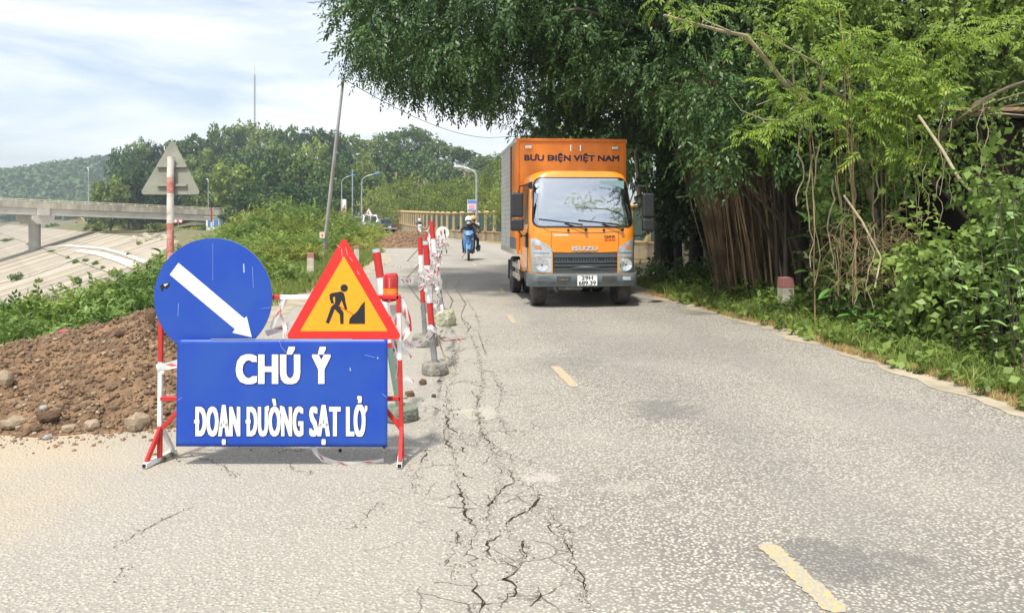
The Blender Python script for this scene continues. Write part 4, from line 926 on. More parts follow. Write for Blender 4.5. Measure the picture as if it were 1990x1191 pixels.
sign_word('SẠT', 603, 664, 845, 788, 2.3, 1.1); sign_word('LỎ', 674, 712, 845, 788, 2.4, 1.1, [horn(709)])
for a, b, w in (((545, 660), (549, 672), .0015), ((549, 672), (560, 685), .0018), ((735, 692), (736, 696), .006), ((682, 713), (683, 719), .006), ((744, 763), (753, 770), .002), ((710, 688), (730, 693), .0015), ((350, 775), (357, 770), .002)):
    MB().bar(sp(*a, -.0265), sp(*b, -.0265), w, .0008, (0, -1, 0)).build('scratch', m_scr, pn)
# ---- amber beacon
bc = thing('warning_beacon', 'red and amber warning beacon strapped behind the right edge of the worker triangle', 'beacon', sp(754, 583, .10))
m_rl = mat('red_lens', (.55, .02, .015), .18, coat=.6, trans=.15); m_al = mat('amber_lens', (.75, .20, .01), .2, coat=.6)
c = sp(754, 583, .10)
MB().lathe([(.030, -.01), (.055, 0), (.055, .012), (.046, .018)], c, 24).build('base', m_blk, bc, smooth=True)
MB().lathe([(.046, .014), (.050, .022), (.047, .035), (.047, .066)], c, 24).build('amber_lens', m_al, bc, smooth=True)
MB().lathe([(.0472, .066), (.0472, .13), (.044, .148), (.034, .156), (0, .158)], c, 24).build('red_lens', m_rl, bc, smooth=True)
for k in range(5): MB().lathe([(.0474, .070+k*.012), (.0492, .073+k*.012), (.0474, .076+k*.012)], c, 24).build('lens_rib', m_rl, bc, smooth=True)
MB().tube([c+Vector((-.05, 0, -.01)), c+Vector((0, -.06, -.012)), c+Vector((.06, -.02, 0)), c+Vector((.075, 0, -.0))], .008, 6).build('red_strap', m_pr, bc)
MB().tube([c+Vector((.06, -.02, 0)), c+Vector((.10, -.03, -.05)), c+Vector((.125, -.03, -.12)), c+Vector((.13, -.03, -.20))], [.008, .006, .006, .007], 6).build('strap_tail', m_pr, bc)

# ================================================================ BARRIER TAPE
def tapemat():
    m = bpy.data.materials.new('barrier_tape'); m.use_nodes = True; t = m.node_tree; L = t.links; b = t.nodes['Principled BSDF']
    a = t.nodes.new('ShaderNodeAttribute'); a.attribute_name = 'run'; sp_ = t.nodes.new('ShaderNodeSeparateXYZ'); L.new(a.outputs['Vector'], sp_.inputs[0])
    w = t.nodes.new('ShaderNodeMath'); w.operation = 'MULTIPLY_ADD'; L.new(sp_.outputs[1], w.inputs[0]); w.inputs[1].default_value = .5; L.new(sp_.outputs[0], w.inputs[2])
    f = t.nodes.new('ShaderNodeMath'); f.operation = 'FRACT'; L.new(w.outputs[0], f.inputs[0])
    g = t.nodes.new('ShaderNodeMath'); g.operation = 'GREATER_THAN'; L.new(f.outputs[0], g.inputs[0]); g.inputs[1].default_value = .74
    yy = t.nodes.new('ShaderNodeMath'); yy.operation = 'COMPARE'; L.new(sp_.outputs[1], yy.inputs[0]); yy.inputs[1].default_value = .5; yy.inputs[2].default_value = .25
    k = t.nodes.new('ShaderNodeMath'); k.operation = 'MULTIPLY'; L.new(g.outputs[0], k.inputs[0]); L.new(yy.outputs[0], k.inputs[1])
    mx = t.nodes.new('ShaderNodeMixRGB'); mx.inputs[1].default_value = (.80, .78, .76, 1); mx.inputs[2].default_value = (.66, .20, .20, 1); L.new(k.outputs[0], mx.inputs[0]); L.new(mx.outputs[0], b.inputs['Base Color'])
    b.inputs['Roughness'].default_value = .4
    tr = t.nodes.new('ShaderNodeBsdfTranslucent'); L.new(mx.outputs[0], tr.inputs[0]); ms = t.nodes.new('ShaderNodeMixShader'); ms.inputs[0].default_value = .3
    L.new(b.outputs[0], ms.inputs[1]); L.new(tr.outputs[0], ms.inputs[2]); L.new(ms.outputs[0], t.nodes['Material Output'].inputs[0])
    return m
m_tape = tapemat()
def tape_mesh(P, w, twist=0.0, seed=0, normal=(0, 0, 1), pitch=.16, crumple=.25, nper=None):
    """ribbon through the points P, its width along normal, slowly twisting"""
    P = [Vector(p) for p in P]; rs = random.Random(seed); S = [P[0]]
    for i in range(len(P)-1):
        p0 = P[max(i-1, 0)]; p1 = P[i]; p2 = P[i+1]; p3 = P[min(i+2, len(P)-1)]; n = nper or max(4, int((p2-p1).length/.03))
        n = min(n, 60)
        for k in range(1, n+1):
            t = k/n; S.append(.5*((2*p1)+(-p0+p2)*t+(2*p0-5*p1+4*p2-p3)*t*t+(-p0+3*p1-3*p2+p3)*t**3))
    vs = []; run = []; L_ = 0; ph = rs.uniform(0, 6); n = len(S)
    for i, p in enumerate(S):
        if i: L_ += (S[i]-S[i-1]).length
        d = (S[min(i+1, n-1)]-S[max(0, i-1)]).normalized(); nn = Vector(normal); nn = (nn-d*nn.dot(d))
        if nn.length < .05: nn = d.cross(Vector((0, 1, 0)))
        nn.normalize(); ang = twist*L_+crumple*math.sin(L_*9+ph)+crumple*.6*math.sin(L_*23+ph*2); nn = Matrix.Rotation(ang, 3, d) @ nn
        bn = d.cross(nn)*w*.10*math.sin(L_*31+ph)
        ww = w*(1-.25*abs(math.sin(L_*7+ph)))
        for s_, q in ((-.5, 0), (0, .5), (.5, 1)): vs.append(p+nn*ww*s_+(bn if s_ == 0 else Vector((0, 0, 0)))); run.append((L_/pitch, q, 0))
    fs = [(i*3+j, i*3+j+1, i*3+j+4, i*3+j+3) for i in range(n-1) for j in (0, 1)]
    return vs, fs, run
def tape(P, w=.07, label=None, group='barrier tape between the posts', parent=None, name='barrier_tape', **k):
    vs, fs, run = tape_mesh(P, w, **k); me = bpy.data.meshes.new(name); org = ORG.get(parent.name, Vector((0, 0, 0))) if parent else Vector((0, 0, 0))
    me.from_pydata([tuple(Vector(v)-org) for v in vs], [], fs); a = me.attributes.new('run', 'FLOAT_VECTOR', 'POINT'); a.data.foreach_set('vector', [c for r in run for c in r])
    me.materials.append(m_tape); me.polygons.foreach_set('use_smooth', [True]*len(me.polygons)); me.update()
    o = bpy.data.objects.new(name, me); COL.objects.link(o)
    if parent: o.parent = parent; ORG[o.name] = org
    if label: tag(o, label, 'barrier tape', group)
    return o
def wrap(c, r, z0, z1, turns, w=.06, parent=None, seed=0, tilt=.3):
    n = int(turns*12); P = []
    for i in range(n+1):
        a = 2*math.pi*turns*i/n+seed; t = i/n; P.append(Vector(c)+Vector((r*1.25*math.cos(a), r*1.25*math.sin(a), z0+(z1-z0)*t+.02*math.sin(a*2.3+seed))))
    return tape(P, w, parent=parent, nper=2, seed=seed, crumple=.35, name='tape_wrap')
# tape on the stand (left leg to panel, ground loop, hanging bits)
tape([sp(300, 716, .03), sp(325, 712, .02), sp(352, 704, .0)], .058, 'red and white tape tied between the left leg and the blue panel', seed=3, crumple=.12, group=None)
tape([sp(318, 720, .0), sp(312, 724, -.01), sp(304, 722, .06)], .03, 'knotted end of tape on the left leg of the sign stand', seed=3, group=None)
tape([sp(605, 866, .02), sp(615, 884, .02), Vector((sp(630, 890).x, SY+.05, .02)), Vector((sp(680, 890).x, SY+.0, .012)), Vector((sp(742, 890).x, SY+.06, .015))], .04, 'loose end of red and white tape lying on the road under the blue panel', seed=6, crumple=.5, group=None)
tape([sp(508, 652, .09), sp(545, 640, .09), sp(600, 622, .10), sp(650, 605, .12)], .05, 'tape slung between disc and triangle behind the sign', seed=8, group=None)
tape([sp(548, 575, .04), sp(540, 610, .05), sp(548, 640, .06), sp(552, 662, -.02)], .035, 'tape hanging down from the top crossbar between disc and triangle', seed=9, group=None, crumple=.6)
tape([sp(522, 640, .05), sp(538, 605, .05), sp(552, 583, .05)], .03, 'thin diagonal tape beside the blue disc rim', seed=2, group=None)
tape([sp(735, 598, .04), sp(752, 640, .04), sp(775, 690, .05)], .06, 'bundled tape hanging behind the right edge of the triangle', seed=12, crumple=.7, group=None)
tape([sp(760, 595, .08), sp(768, 640, .09), sp(764, 690, .08), sp(770, 740, .1)], .07, 'white tape bundle draped down the right leg of the sign stand', seed=13, crumple=.8, group=None)
tape([sp(775, 583, .06), sp(790, 640, .07), sp(776, 668, .05), sp(795, 700, .07)], .05, 'outer fold of white tape fluttering at the right leg of the stand', seed=15, crumple=.8, group=None)
tape([sp(778, 745, .05), sp(790, 738, .05), sp(802, 746, .06)], .03, 'short torn flag of tape on the lower right leg', seed=16, group=None)

# ================================================================ BARRIER POSTS
m_base = mat('rough_cement_base', (.36, .34, .29), .95, (.17, .16, .13), 14, bump=1.0, bscale=40)
m_green = mat('mossy_cement_base', (.22, .26, .19), .95, (.12, .12, .09), 14, bump=1.0, bscale=40)
def barrier_post(base, top, r, bw, bh, label, bands, mb_=m_base, seed=0, cover=True):
    base = Vector(base); top = Vector(top); t = thing('barrier_post', label, 'barrier post', base, 0, 'red and white barrier posts in cement blocks')
    rs = random.Random(seed); b = MB(); n = 18; rows = []
    for z, k in ((0, 1.0), (bh*.15, 1.08), (bh*.5, 1.1), (bh*.85, 1.02), (bh, .9), (bh*1.02, .0)):
        rows.append([base+Vector((bw*k*math.cos(2*math.pi*i/n)*(1+.12*noise.noise(Vector((i*.9, z*20, seed)))), bw*k*math.sin(2*math.pi*i/n)*(1+.12*noise.noise(Vector((i*.9+5, z*20, seed)))), z+(rs.uniform(-.01, .01) if 0 < z < bh else 0))) for i in range(n)])
        rows[-1].append(rows[-1][0])
    b.grid(rows).build('cement_base', mb_, t, smooth=False)
    pm_ = None
    for (a, c_, m) in bands:
        p0 = base.lerp(top, a)+(Vector((0, 0, bh*.9)) if a == 0 else Vector((0, 0, 0))); p1 = base.lerp(top, c_)
        o = MB().tube([p0, p1], r, 14).build('post' if pm_ is None else 'painted_band', m, t if pm_ is None else pm_, smooth=True)
        if pm_ is None: pm_ = o
    return t
B2 = gnd(845, 727); T2 = at(827, 469, B2.y-.02); s2 = F/B2.y
m_gp = mat('grey_pipe', (.30, .31, .31), .5, (.20, .20, .2), 8, metal=.3)
m_cyan = mat('pale_plastic_top', (.45, .55, .56), .4)
P2 = barrier_post(B2, T2, .030, .115, .12, 'nearest free-standing barrier post, in a rough cement block beside a bamboo stick', ((0, .30, m_gp), (.30, .54, m_pr), (.54, .82, m_pw), (.82, .975, m_pr), (.975, 1.0, m_cyan)), seed=1)
B1 = gnd(778, 815); T1 = at(731, 484, B1.y+.05)
P1 = barrier_post(B1, T1, .030, .125, .10, 'left-leaning barrier post behind the sign stand in a mossy cement block', ((0, .42, mat('green_plastic_pipe', (.16, .24, .18), .45)), (.42, .45, m_pr), (.45, .83, m_pw), (.83, .98, m_pr), (.98, 1.0, m_cyan)), m_green, seed=2)
B3 = gnd(860, 632); T3_ = at(838, 430, B3.y)
P3 = barrier_post(B3, T3_, .035, .17, .22, 'tallest leaning barrier post, wrapped in loops of tape', ((0, .35, m_gp), (.35, .5, m_pw), (.5, .62, m_pr), (.62, .83, m_pw), (.83, 1, m_pr)), mat('pale_cement_base', (.50, .48, .36), .95, (.26, .27, .16), 12, bump=1, bscale=30), seed=3)
B4 = gnd(826, 672); T4 = at(816, 462, B4.y)
P4 = barrier_post(B4, T4, .028, .14, .14, 'barrier post just left behind the nearest free-standing one, with a bright red top', ((0, .4, m_gp), (.4, .55, m_pr), (.55, .84, m_pw), (.84, 1, m_pr)), seed=4)
B5 = gnd(838, 605); T5 = at(829, 455, B5.y)
P5 = barrier_post(B5, T5, .035, .16, .16, 'farther barrier post half hidden by the tall leaning one', ((0, .5, m_gp), (.5, .75, m_pw), (.75, 1, m_pr)), seed=5)
# tape wraps & runs
def pt_on(B, T, t): return Vector(B).lerp(Vector(T), t)
for P_, B_, T_, a, b, n_, sd in ((P2, B2, T2, .62, .80, 3, 1), (P2, B2, T2, .30, .36, 2, 2), (P1, B1, T1, .5, .6, 2, 3), (P3, B3, T3_, .30, .45, 3, 4), (P3, B3, T3_, .52, .70, 4, 5), (P4, B4, T4, .5, .7, 3, 6), (P5, B5, T5, .5, .8, 4, 7)):
    c = pt_on(B_, T_, (a+b)/2); H = (Vector(T_)-Vector(B_)).z; wrap((c.x, c.y, 0), .036, c.z-H*(b-a)/2, c.z+H*(b-a)/2, n_, .055, P_, sd)
tape([at(752, 541, 5.75), at(790, 546, 6.3), at(815, 542, 6.9), pt_on(B2, T2, .68)], .07, 'white tape swagged from the left-leaning post to the nearest free-standing post', seed=21, crumple=.2)
tape([sp(780, 668, .08), at(800, 670, 5.2), at(824, 660, 6.2), pt_on(B2, T2, .33)], .06, 'lower swag of tape from the sign stand to the nearest free-standing post', seed=22, crumple=.2)
tape([pt_on(B2, T2, .78), at(846, 545, 8), at(856, 560, 9), at(848, 595, 9.5), at(838, 612, 9)], .09, 'broad twisted loop of tape right of the nearest free-standing post', seed=23, crumple=.5)
tape([at(848, 520, 9.5), at(858, 555, 10), at(862, 590, 10.4), at(850, 602, 10.2), at(834, 602, 9)], .08, 'outer hanging loop of tape by the tall leaning post', seed=24, crumple=.4)
tape([at(838, 498, 10.5), at(852, 492, 11), at(856, 508, 11), at(848, 520, 10.5)], .09, 'small bunched loop of tape high on the tall leaning post', seed=25, crumple=.8)
tape([at(840, 500, 9), at(850, 524, 9), at(846, 545, 8.6), at(832, 548, 8.2)], .11, 'crumpled flag of tape between the posts', seed=26, crumple=.6)
tape([at(838, 625, 8), at(848, 640, 7.8), at(840, 655, 7.6)], .07, 'square flap of tape low on the nearest free-standing post', seed=27, crumple=.3)
tape([at(838, 428, 11), at(832, 450, 11.2), at(835, 470, 11), at(840, 490, 11)], .08, 'pale loop of tape hanging left of the tall post top', seed=28, crumple=.4)
tape([at(745, 512, 5.8), at(778, 520, 7.5), at(800, 517, 9), at(823, 505, 11)], .02, 'thin twisted red tape line from the left-leaning post across the closed lane', seed=29, crumple=.9)
m_cord = mat('red_cord', (.50, .06, .08), .7)
tag(MB().tube([pt_on(B2, T2, .24)+Vector((0, -.04, 0)), at(853, 652, 7.6), at(862, 663, 8.0), at(885, 660, 8.6), at(905, 658, 8.9)], .005, 5).build('cord', m_cord, None), 'thin red cord trailing from the nearest post over the cracked asphalt', 'cord')
m_bmb = mat('dry_bamboo', (.50, .36, .17), .6, (.38, .27, .12), 10)
tag(MB().tube([at(843, 633, 7.5), gnd(874, 724)], .007, 6).build('bamboo_stick', m_bmb, None), 'thin bamboo stick leaning beside the nearest cement block', 'stick')
tag(MB().tube([gnd(786, 545)+Vector((0, 0, .01)), at(822, 507, 10.3)], .014, 6).build('bamboo_stick', m_bmb, None), 'pale bamboo stick leaning between the barrier posts over the closed lane', 'stick')
tag(MB().tube([gnd(792, 508)+Vector((0, 0, .02)), at(818, 478, 26)], .02, 6).build('bamboo_stick', m_bmb, None), 'farther slanting bamboo stick by the second earth heap', 'stick')
# wrapped round sign on a stand (far)
ws = thing('round_sign', 'white round sign wrapped in tape on a skeletal stand beside the road bend', 'road sign', gnd(862, 497)); Yw = ws.location.y
c = at(860, 453, Yw); rr = 13*Yw/F
f_ = MB().lathe([(rr, 0), (rr, .03)], c, 28, 'y').build('sign_plate', m_film, ws)
MB().bar(at(857, 448, Yw-.05), at(857, 455, Yw-.05), .05, .02).build('sign_mark', m_pr, f_); MB().bar(at(864, 446, Yw-.05), at(864, 455, Yw-.05), .05, .02).build('sign_mark', m_blk, f_)
for a, b in (((853, 458), (850, 495)), ((866, 458), (868, 492)), ((850, 470), (868, 470)), ((851, 485), (868, 483)), ((860, 463), (858, 497))): MB().bar(at(*a, Yw), at(*b, Yw+.2), .05).build('stand_bar', m_pw if b[1] < 490 else m_gp, ws)
for k in range(6): tape([at(850+k*3, 462, Yw-.1), at(848+k*4, 474, Yw-.15), at(852+k*3, 486, Yw-.1)], .12, parent=ws, name='tape_wrap', seed=40+k, crumple=.8)

# ================================================================ BARE SIGN BACK, LEFT
m_ali = mat('weathered_sign_back', (.36, .36, .30), .7, (.22, .23, .18), 3.5, metal=.1, lo=.3, hi=.75, bump=.1)
YB = 9.2; sb = thing('triangle_sign', 'bare grey back of a triangular road sign on a flaking red and white post', 'road sign', (at(331, 668, YB).x, YB, 0))
def q(px, py, dy=0): return at(px, py, YB)+Vector((0, dy, 0))
tr_ = [(q(331, 268).x, q(331, 268).z), (q(387, 378).x, q(387, 378).z), (q(266, 378).x, q(266, 378).z)]
MB().prism(rtri(*tr_, .035), .004, lambda u, v, w: Vector((u, YB+.06+w, v))).build('sign_plate', m_ali, sb, bevel=.001)
pst = MB().tube([q(331, 430)-Vector((0, 0, .6)), q(331, 432)], .041, 14).build('post', mat('flaking_post', (.66, .62, .55), .7, (.50, .14, .10), 3, lo=.48, hi=.54, stretch=(1, 1, .6)), sb, smooth=True)
MB().tube([q(331, 432), q(331, 376)], .0415, 14).build('painted_band', mat('faded_white_paint', (.70, .67, .60), .7, (.42, .36, .28), 10, lo=.5, hi=.7), pst, smooth=True)
MB().tube([q(331, 376), q(331, 345)], .0415, 14).build('painted_band', mat('faded_red_paint', (.50, .16, .13), .7, (.6, .4, .33), 12, lo=.45, hi=.65), pst, smooth=True)
MB().tube([q(331, 345), q(332, 305)], .0415, 14).build('painted_band', MATS['faded_white_paint'], pst, smooth=True)
MB().tube([q(331, 490), q(331, 434)], .0418, 14).build('painted_band', MATS['faded_red_paint'], pst, smooth=True)
for py in (323, 360): MB().bar(q(302, py, .045), q(360, py, .045), .03, .03).build('bracket', m_ali, sb, bevel=.003)

# ================================================================ KILOMETRE POSTS
m_ps = mat('whitewashed_post', (.66, .62, .52), .9, (.42, .38, .28), 6, bump=.3)
m_pink = mat('faded_red_cap', (.46, .17, .16), .9, (.34, .17, .14), 12)
def km(base, w, h, cap, label):
    t = thing('marker_post', label, 'marker post', base, .15, 'squat white marker posts with red tops')
    a = MB().box((0, 0, (h-cap)/2-.1), (w, w, h-cap+.2), taper=.94).build('post', m_ps, t, world=False, bevel=.008)
    MB().box((0, 0, h-cap/2+.001), (w*.985, w*.985, cap), taper=.93).build('red_top', m_pink, a, world=False, bevel=.01)
km(Vector(((1527-CX)*12.6/F, 12.6, .0)), .21, .55, .17, 'squat white marker post with a red top in the weeds under the banyan roots'); km(gnd(604, 534), .19, .60, .13, 'slim marker post with a red top left of the worker triangle, in tall weeds')
km(gnd(693, 512), .19, .62, .12, 'slim marker post with a faded top just behind the tip of the worker triangle'); km(gnd(1277, 532), .30, .35, .001, 'low weathered stone post in the shade right of the truck')

# ================================================================ EARTH HEAPS
m_soil = mat('brown_earth', (.25, .155, .085), 1.0, (.13, .082, .048), 7, bump=1.0, bscale=28, detail=8, lo=.38, hi=.62)
m_clod = mat('earth_clod', (.29, .185, .105), 1.0, (.125, .08, .048), 9, bump=.8, bscale=40, objrand=.2)
m_pale = mat('pale_stone', (.48, .39, .27), .9, (.27, .20, .13), 9, bump=.6, bscale=20, objrand=.15)
def heap(name, label, outline, hfun, n, seed, group=None, clods=2500, cs=(.008, .028), step=.05):
    x0 = min(p[0] for p in outline); x1 = max(p[0] for p in outline); y0 = min(p[1] for p in outline); y1 = max(p[1] for p in outline)
    gx = np.arange(x0, x1+step, step); gy = np.arange(y0, y1+step, step); mb = MB(); rows = []
    def H(x, y):
        h = hfun(x, y)
        return h+(noise.fractal(Vector((x*1.7, y*1.7, seed)), .9, 2.1, 5)*.10+noise.fractal(Vector((x*9, y*9, seed+3)), .8, 2.2, 4)*.028)*min(1, max(0, h+.04)/.12) if h > -.06 else h
    for y in gy: rows.append([(x, y, H(x, y)) for x in gx])
    o = mb.grid(rows).build(name, m_soil, None, smooth=True, fix=False); tag(o, label, 'earth heap', group)
    rs = np.random.RandomState(seed); P = []; tries = 0
    while len(P) < clods and tries < clods*8:
        tries += 1; x = rs.uniform(x0, x1); y = rs.uniform(y0, y1); h = H(x, y)
        if h > .0: P.append((x, y, h))
    tv = []; tq = []
    ico = bmesh.new(); bmesh.ops.create_icosphere(ico, subdivisions=1, radius=1); ico.verts.index_update()
    tv = np.array([v.co[:] for v in ico.verts]); tv *= (1+rs.uniform(-.28, .28, (len(tv), 1))); tq = np.array([[v.index for v in f.verts] for f in ico.faces]); ico.free()
    P = np.array(P); k = len(P); S = rs.uniform(0, 1, k)**3*(cs[1]-cs[0])+cs[0]
    V_, Q_, T_ = scatter((tv*np.array((1.2, 1, .75)), tq), P, rand_dirs(rs, k), np.tile((0, 0, 1.0), (k, 1))+rs.normal(size=(k, 3))*.5, S, rs)
    me = npmesh('clods', V_, Q_, T_); c_ = link('clods', me, o, m_clod); tag(c_, kind='stuff')
    sel = rs.rand(k) < .06; V_, Q_, T_ = scatter((tv*np.array((1.2, 1, .75)), tq), P[sel]+np.array((0, 0, .006)), rand_dirs(rs, sel.sum()), np.tile((0, 0, 1.0), (sel.sum(), 1)), S[sel]*.9, rs)
    c2 = link('pebbles', npmesh('pebbles', V_, Q_, T_), o, m_pale); tag(c2, kind='stuff')
    return o, H
def seg_d(x, y, A, B):
    ax, ay = A; bx_, by = B; t = max(0, min(1, ((x-ax)*(bx_-ax)+(y-ay)*(by-ay))/((bx_-ax)**2+(by-ay)**2))); return math.hypot(x-ax-t*(bx_-ax), y-ay-t*(by-ay)), t
def h1(x, y):
    # ridge running left-back to right, toe along the line y ~ 5.3
    toe = 5.32+.10*math.sin(x*2.1)+.05*math.sin(x*5+1); right = -1.9-.42*(y-5.3); f = min((y-toe)*.50, (right-x)*.85, .66-.30*max(0, -3.5-x)-.1*max(0, x+3.5), (8.6-y)*.6)
    return f*.92 if f > 0 else f
hp, H1 = heap('earth_heap', 'large heap of loose brown earth and stones beside the blue sign', [(-8, 5.1), (-1.6, 5.1), (-1.6, 9.8), (-8, 9.8)], h1, 0, 3, clods=30000, cs=(.004, .024))
def h2(x, y):
    d, t = seg_d(x, y, (-6.3, 42), (-5.2, 44)); return .85-d*.55
hp2, H2 = heap('earth_heap', 'second brown earth heap at the road bend behind the barrier posts', [(-9, 38), (-2.6, 38), (-2.6, 46.5), (-9, 46.5)], h2, 0, 9, clods=1500, cs=(.02, .10), step=.15)
rs = np.random.RandomState(77); k = 900; X = rs.uniform(-6, -1.7, k); Yt = 5.32+.10*np.sin(X*2.1)+.05*np.sin(X*5+1)-np.abs(rs.normal(size=k))*.16; ic = bmesh.new(); bmesh.ops.create_icosphere(ic, subdivisions=1, radius=1); ic.verts.index_update()
tvs = np.array([v.co[:] for v in ic.verts])*(1+rs.uniform(-.25, .25, (12, 1)) if len(ic.verts) == 12 else 1); tqs = np.array([[v.index for v in f.verts] for f in ic.faces]); ic.free()
Vs, Qs, Ts = scatter((tvs, tqs), np.stack([X, Yt, np.full(k, .003)], 1), rand_dirs(rs, k), np.tile((0, 0, 1.0), (k, 1)), rs.rand(k)**3*.014+.003, rs); tag(link('spilled_crumbs', npmesh('spilled_crumbs', Vs, Qs, Ts), hp, m_clod), kind='stuff')
# rocks
def rockmesh(seed, sub=2):
    b = bmesh.new(); bmesh.ops.create_icosphere(b, subdivisions=sub, radius=1); 
    for v in b.verts:
        n_ = noise.fractal(v.co*1.1+Vector((seed*3.1, 0, 0)), .8, 2, 4); v.co *= 1+.35*n_; 
        for ax in range(3):
            if abs(v.co[ax]) > .72: v.co[ax] *= .85
    me = bpy.data.meshes.new('rock'); b.to_mesh(me); b.free(); return me
RM = [rockmesh(i) for i in range(6)]
def rock(px, py, wpx, hpx, label, m, sd, group=None, onheap=True, name='rock', cat='rock', P=None):
    if P is None:
        P = gnd(px, py+hpx*.4)
        if onheap:
            # march along the view ray to the heap surface
            Y = 5.0
            while Y < 10 and CH-(py+hpx*.3-HY)*Y/F > H1((px-CX)*Y/F, Y): Y += .02
            P = Vector(((px-CX)*Y/F, Y, CH-(py+hpx*.3-HY)*Y/F))
    me = RM[sd % 6].copy(); me.materials.append(m); o = bpy.data.objects.new(name, me); COL.objects.link(o)
    s_ = P.y/F; o.location = P+Vector((0, 0, hpx*s_*.3)); o.scale = (wpx*s_/2, wpx*s_/2*.8, hpx*s_/2); o.rotation_euler = (0, 0, sd*1.1); me.polygons.foreach_set('use_smooth', [False]*len(me.polygons))
    return tag(o, label, cat, group)
rock(268, 820, 52, 40, 'large cream boulder at the foot of the earth heap beside the sign stand', m_pale, 1)
rock(178, 826, 40, 26, 'pale yellow stone in the middle of the heap toe', m_pale, 2); rock(135, 832, 34, 18, 'flat cream stone at the heap toe, left of the middle', m_pale, 3)
rock(92, 848, 20, 13, 'small grey white stone lying on the road edge in front of the heap', mat('grey_stone', (.42, .42, .40), .9, (.18, .18, .18), 12), 4, onheap=False)
rock(84, 793, 20, 14, 'small white stone low on the left part of the heap', MATS['grey_stone'], 5); rock(10, 735, 34, 40, 'pale broken boulder at the left edge of the heap', m_pale, 0)
rock(30, 820, 60, 24, 'long buff slab of stone at the bottom left toe of the heap', m_pale, 1); rock(170, 662+5, 12, 9, 'little cream stone high on the heap', m_pale, 2)
rock(222, 794, 16, 14, 'round reddish cobble right of the middle of the heap', m_clod, 3); rock(232, 649, 22, 16, 'dark brown lump near the top of the heap', m_soil, 4)
rock(293, 618, 26, 44, 'brown mossy clod on the heap top, left of the blue disc', m_clod, 5); rock(95, 808, 50, 24, 'dark brown earth lump at the lower left of the heap', m_soil, 0)
rock(335, 770, 16, 12, 'small white stone beside the left leg of the sign stand', m_pale, 1); rock(70, 832, 34, 20, 'brown clod between buff slab and flat cream stone', m_clod, 2)
rs_ = random.Random(8)
for i in range(46):
    px = rs_.uniform(5, 335); py = rs_.uniform(690, 835)
    rock(px, py, rs_.uniform(8, 18), rs_.uniform(6, 12), 'small brown clod or stone lying on the slope of the large earth heap', m_clod if i % 3 else m_pale, i, 'small clods and stones on the earth heap')
def rrock(px, py, w, h, lab, m, sd): rock(px, py, w, h, lab, m, sd, None, False)
rrock(822, 741, 18, 15, 'reddish brown clod on the asphalt right in front of the cement block', m_clod, 1); rrock(843, 768, 11, 9, 'small dark clod on the cracked asphalt, nearest to the cracks', m_soil, 2)
rrock(796, 764, 22, 15, 'brown clod behind the mossy cement block', m_clod, 3); rrock(853, 739, 8, 6, 'tiny brown clod just right of the reddish one', m_clod, 4); rrock(661, 874, 8, 8, 'small dark clod on the road under the blue panel', m_soil, 5)
rrock(785, 770, 16, 10, 'ochre clod among leaves behind the right leg of the stand', m_pale, 0); rrock(60, 838, 24, 12, 'flat brown clod at the road edge before the heap', m_clod, 1)
for i in range(14):
    px = rs_.uniform(880, 870+60); py = rs_.uniform(640, 800)
    rrock(rs_.uniform(800, 960), rs_.uniform(650, 860), rs_.uniform(3, 5), rs_.uniform(3, 4), 'crumb of broken asphalt along the cracks', m_clod, i)
for o in [o for o in bpy.data.objects if o.get('label') == 'crumb of broken asphalt along the cracks']: o['group'] = 'crumbs of broken asphalt'
# rubble by the bridge, and pale rubble at the slope foot
for i in range(16):
    px = rs_.uniform(250, 330); py = rs_.uniform(458, 468); p = slope_pt(px, py)
    o = rock(0, 0, 0, 0, 'broken concrete lump in the rubble at the crest of the embankment', m_slab, i, 'rubble on the embankment crest', P=p); o.scale = (rs_.uniform(.4, 1.1), .5, rs_.uniform(.3, .5)); o.location = p
for i in range(22):
    px = rs_.uniform(20, 90); py = rs_.uniform(560, 640); p = at(px, py, (CH+6.9)*F/(py-HY))
    o = rock(0, 0, 0, 0, 'pale stone in the rubble at the foot of the embankment', m_pale, i, 'rubble at the embankment foot', P=p); o.scale = (rs_.uniform(.4, 1.3), .6, rs_.uniform(.2, .4)); o.location = p
# ================================================================ ORANGE TRUCK
m_or = mat('orange_truck_paint', (.86, .285, .016), .28, (.78, .255, .016), 2, coat=.5)
m_orb = mat('orange_box_paint', (.82, .25, .018), .42, (.70, .20, .015), 1.2, coat=.15, lo=.3, hi=.8)
m_wind = bpy.data.materials.new('windscreen_glass'); m_wind.use_nodes = True
def mkwind(m, f):
    t = m.node_tree; b = t.nodes['Principled BSDF']; b.inputs['Base Color'].default_value = (.05, .06, .07, 1); b.inputs['Roughness'].default_value = .25
    g = t.nodes.new('ShaderNodeBsdfGlossy'); g.inputs['Color'].default_value = (.82, .86, .9, 1); g.inputs['Roughness'].default_value = .03
    tr = t.nodes.new('ShaderNodeBsdfTransparent'); tr.inputs[0].default_value = (.75, .82, .82, 1)
    m1 = t.nodes.new('ShaderNodeMixShader'); m1.inputs[0].default_value = f
    t.links.new(tr.outputs[0], m1.inputs[1]); t.links.new(g.outputs[0], m1.inputs[2]); t.links.new(m1.outputs[0], t.nodes['Material Output'].inputs[0])
mkwind(m_wind, .52)
m_gask = mat('black_rubber_trim', (.012, .012, .013), .5); m_bump = mat('grey_bumper_plastic', (.13, .155, .16), .55, (.09, .11, .115), 6)
m_bplas = mat('black_plastic', (.022, .024, .026), .4); m_chr = mat('chrome', (.75, .77, .8), .12, metal=1); m_lens = mat('clear_lamp_lens', (.62, .68, .72), .12, (.40, .46, .50), 9, coat=1, metal=.35)
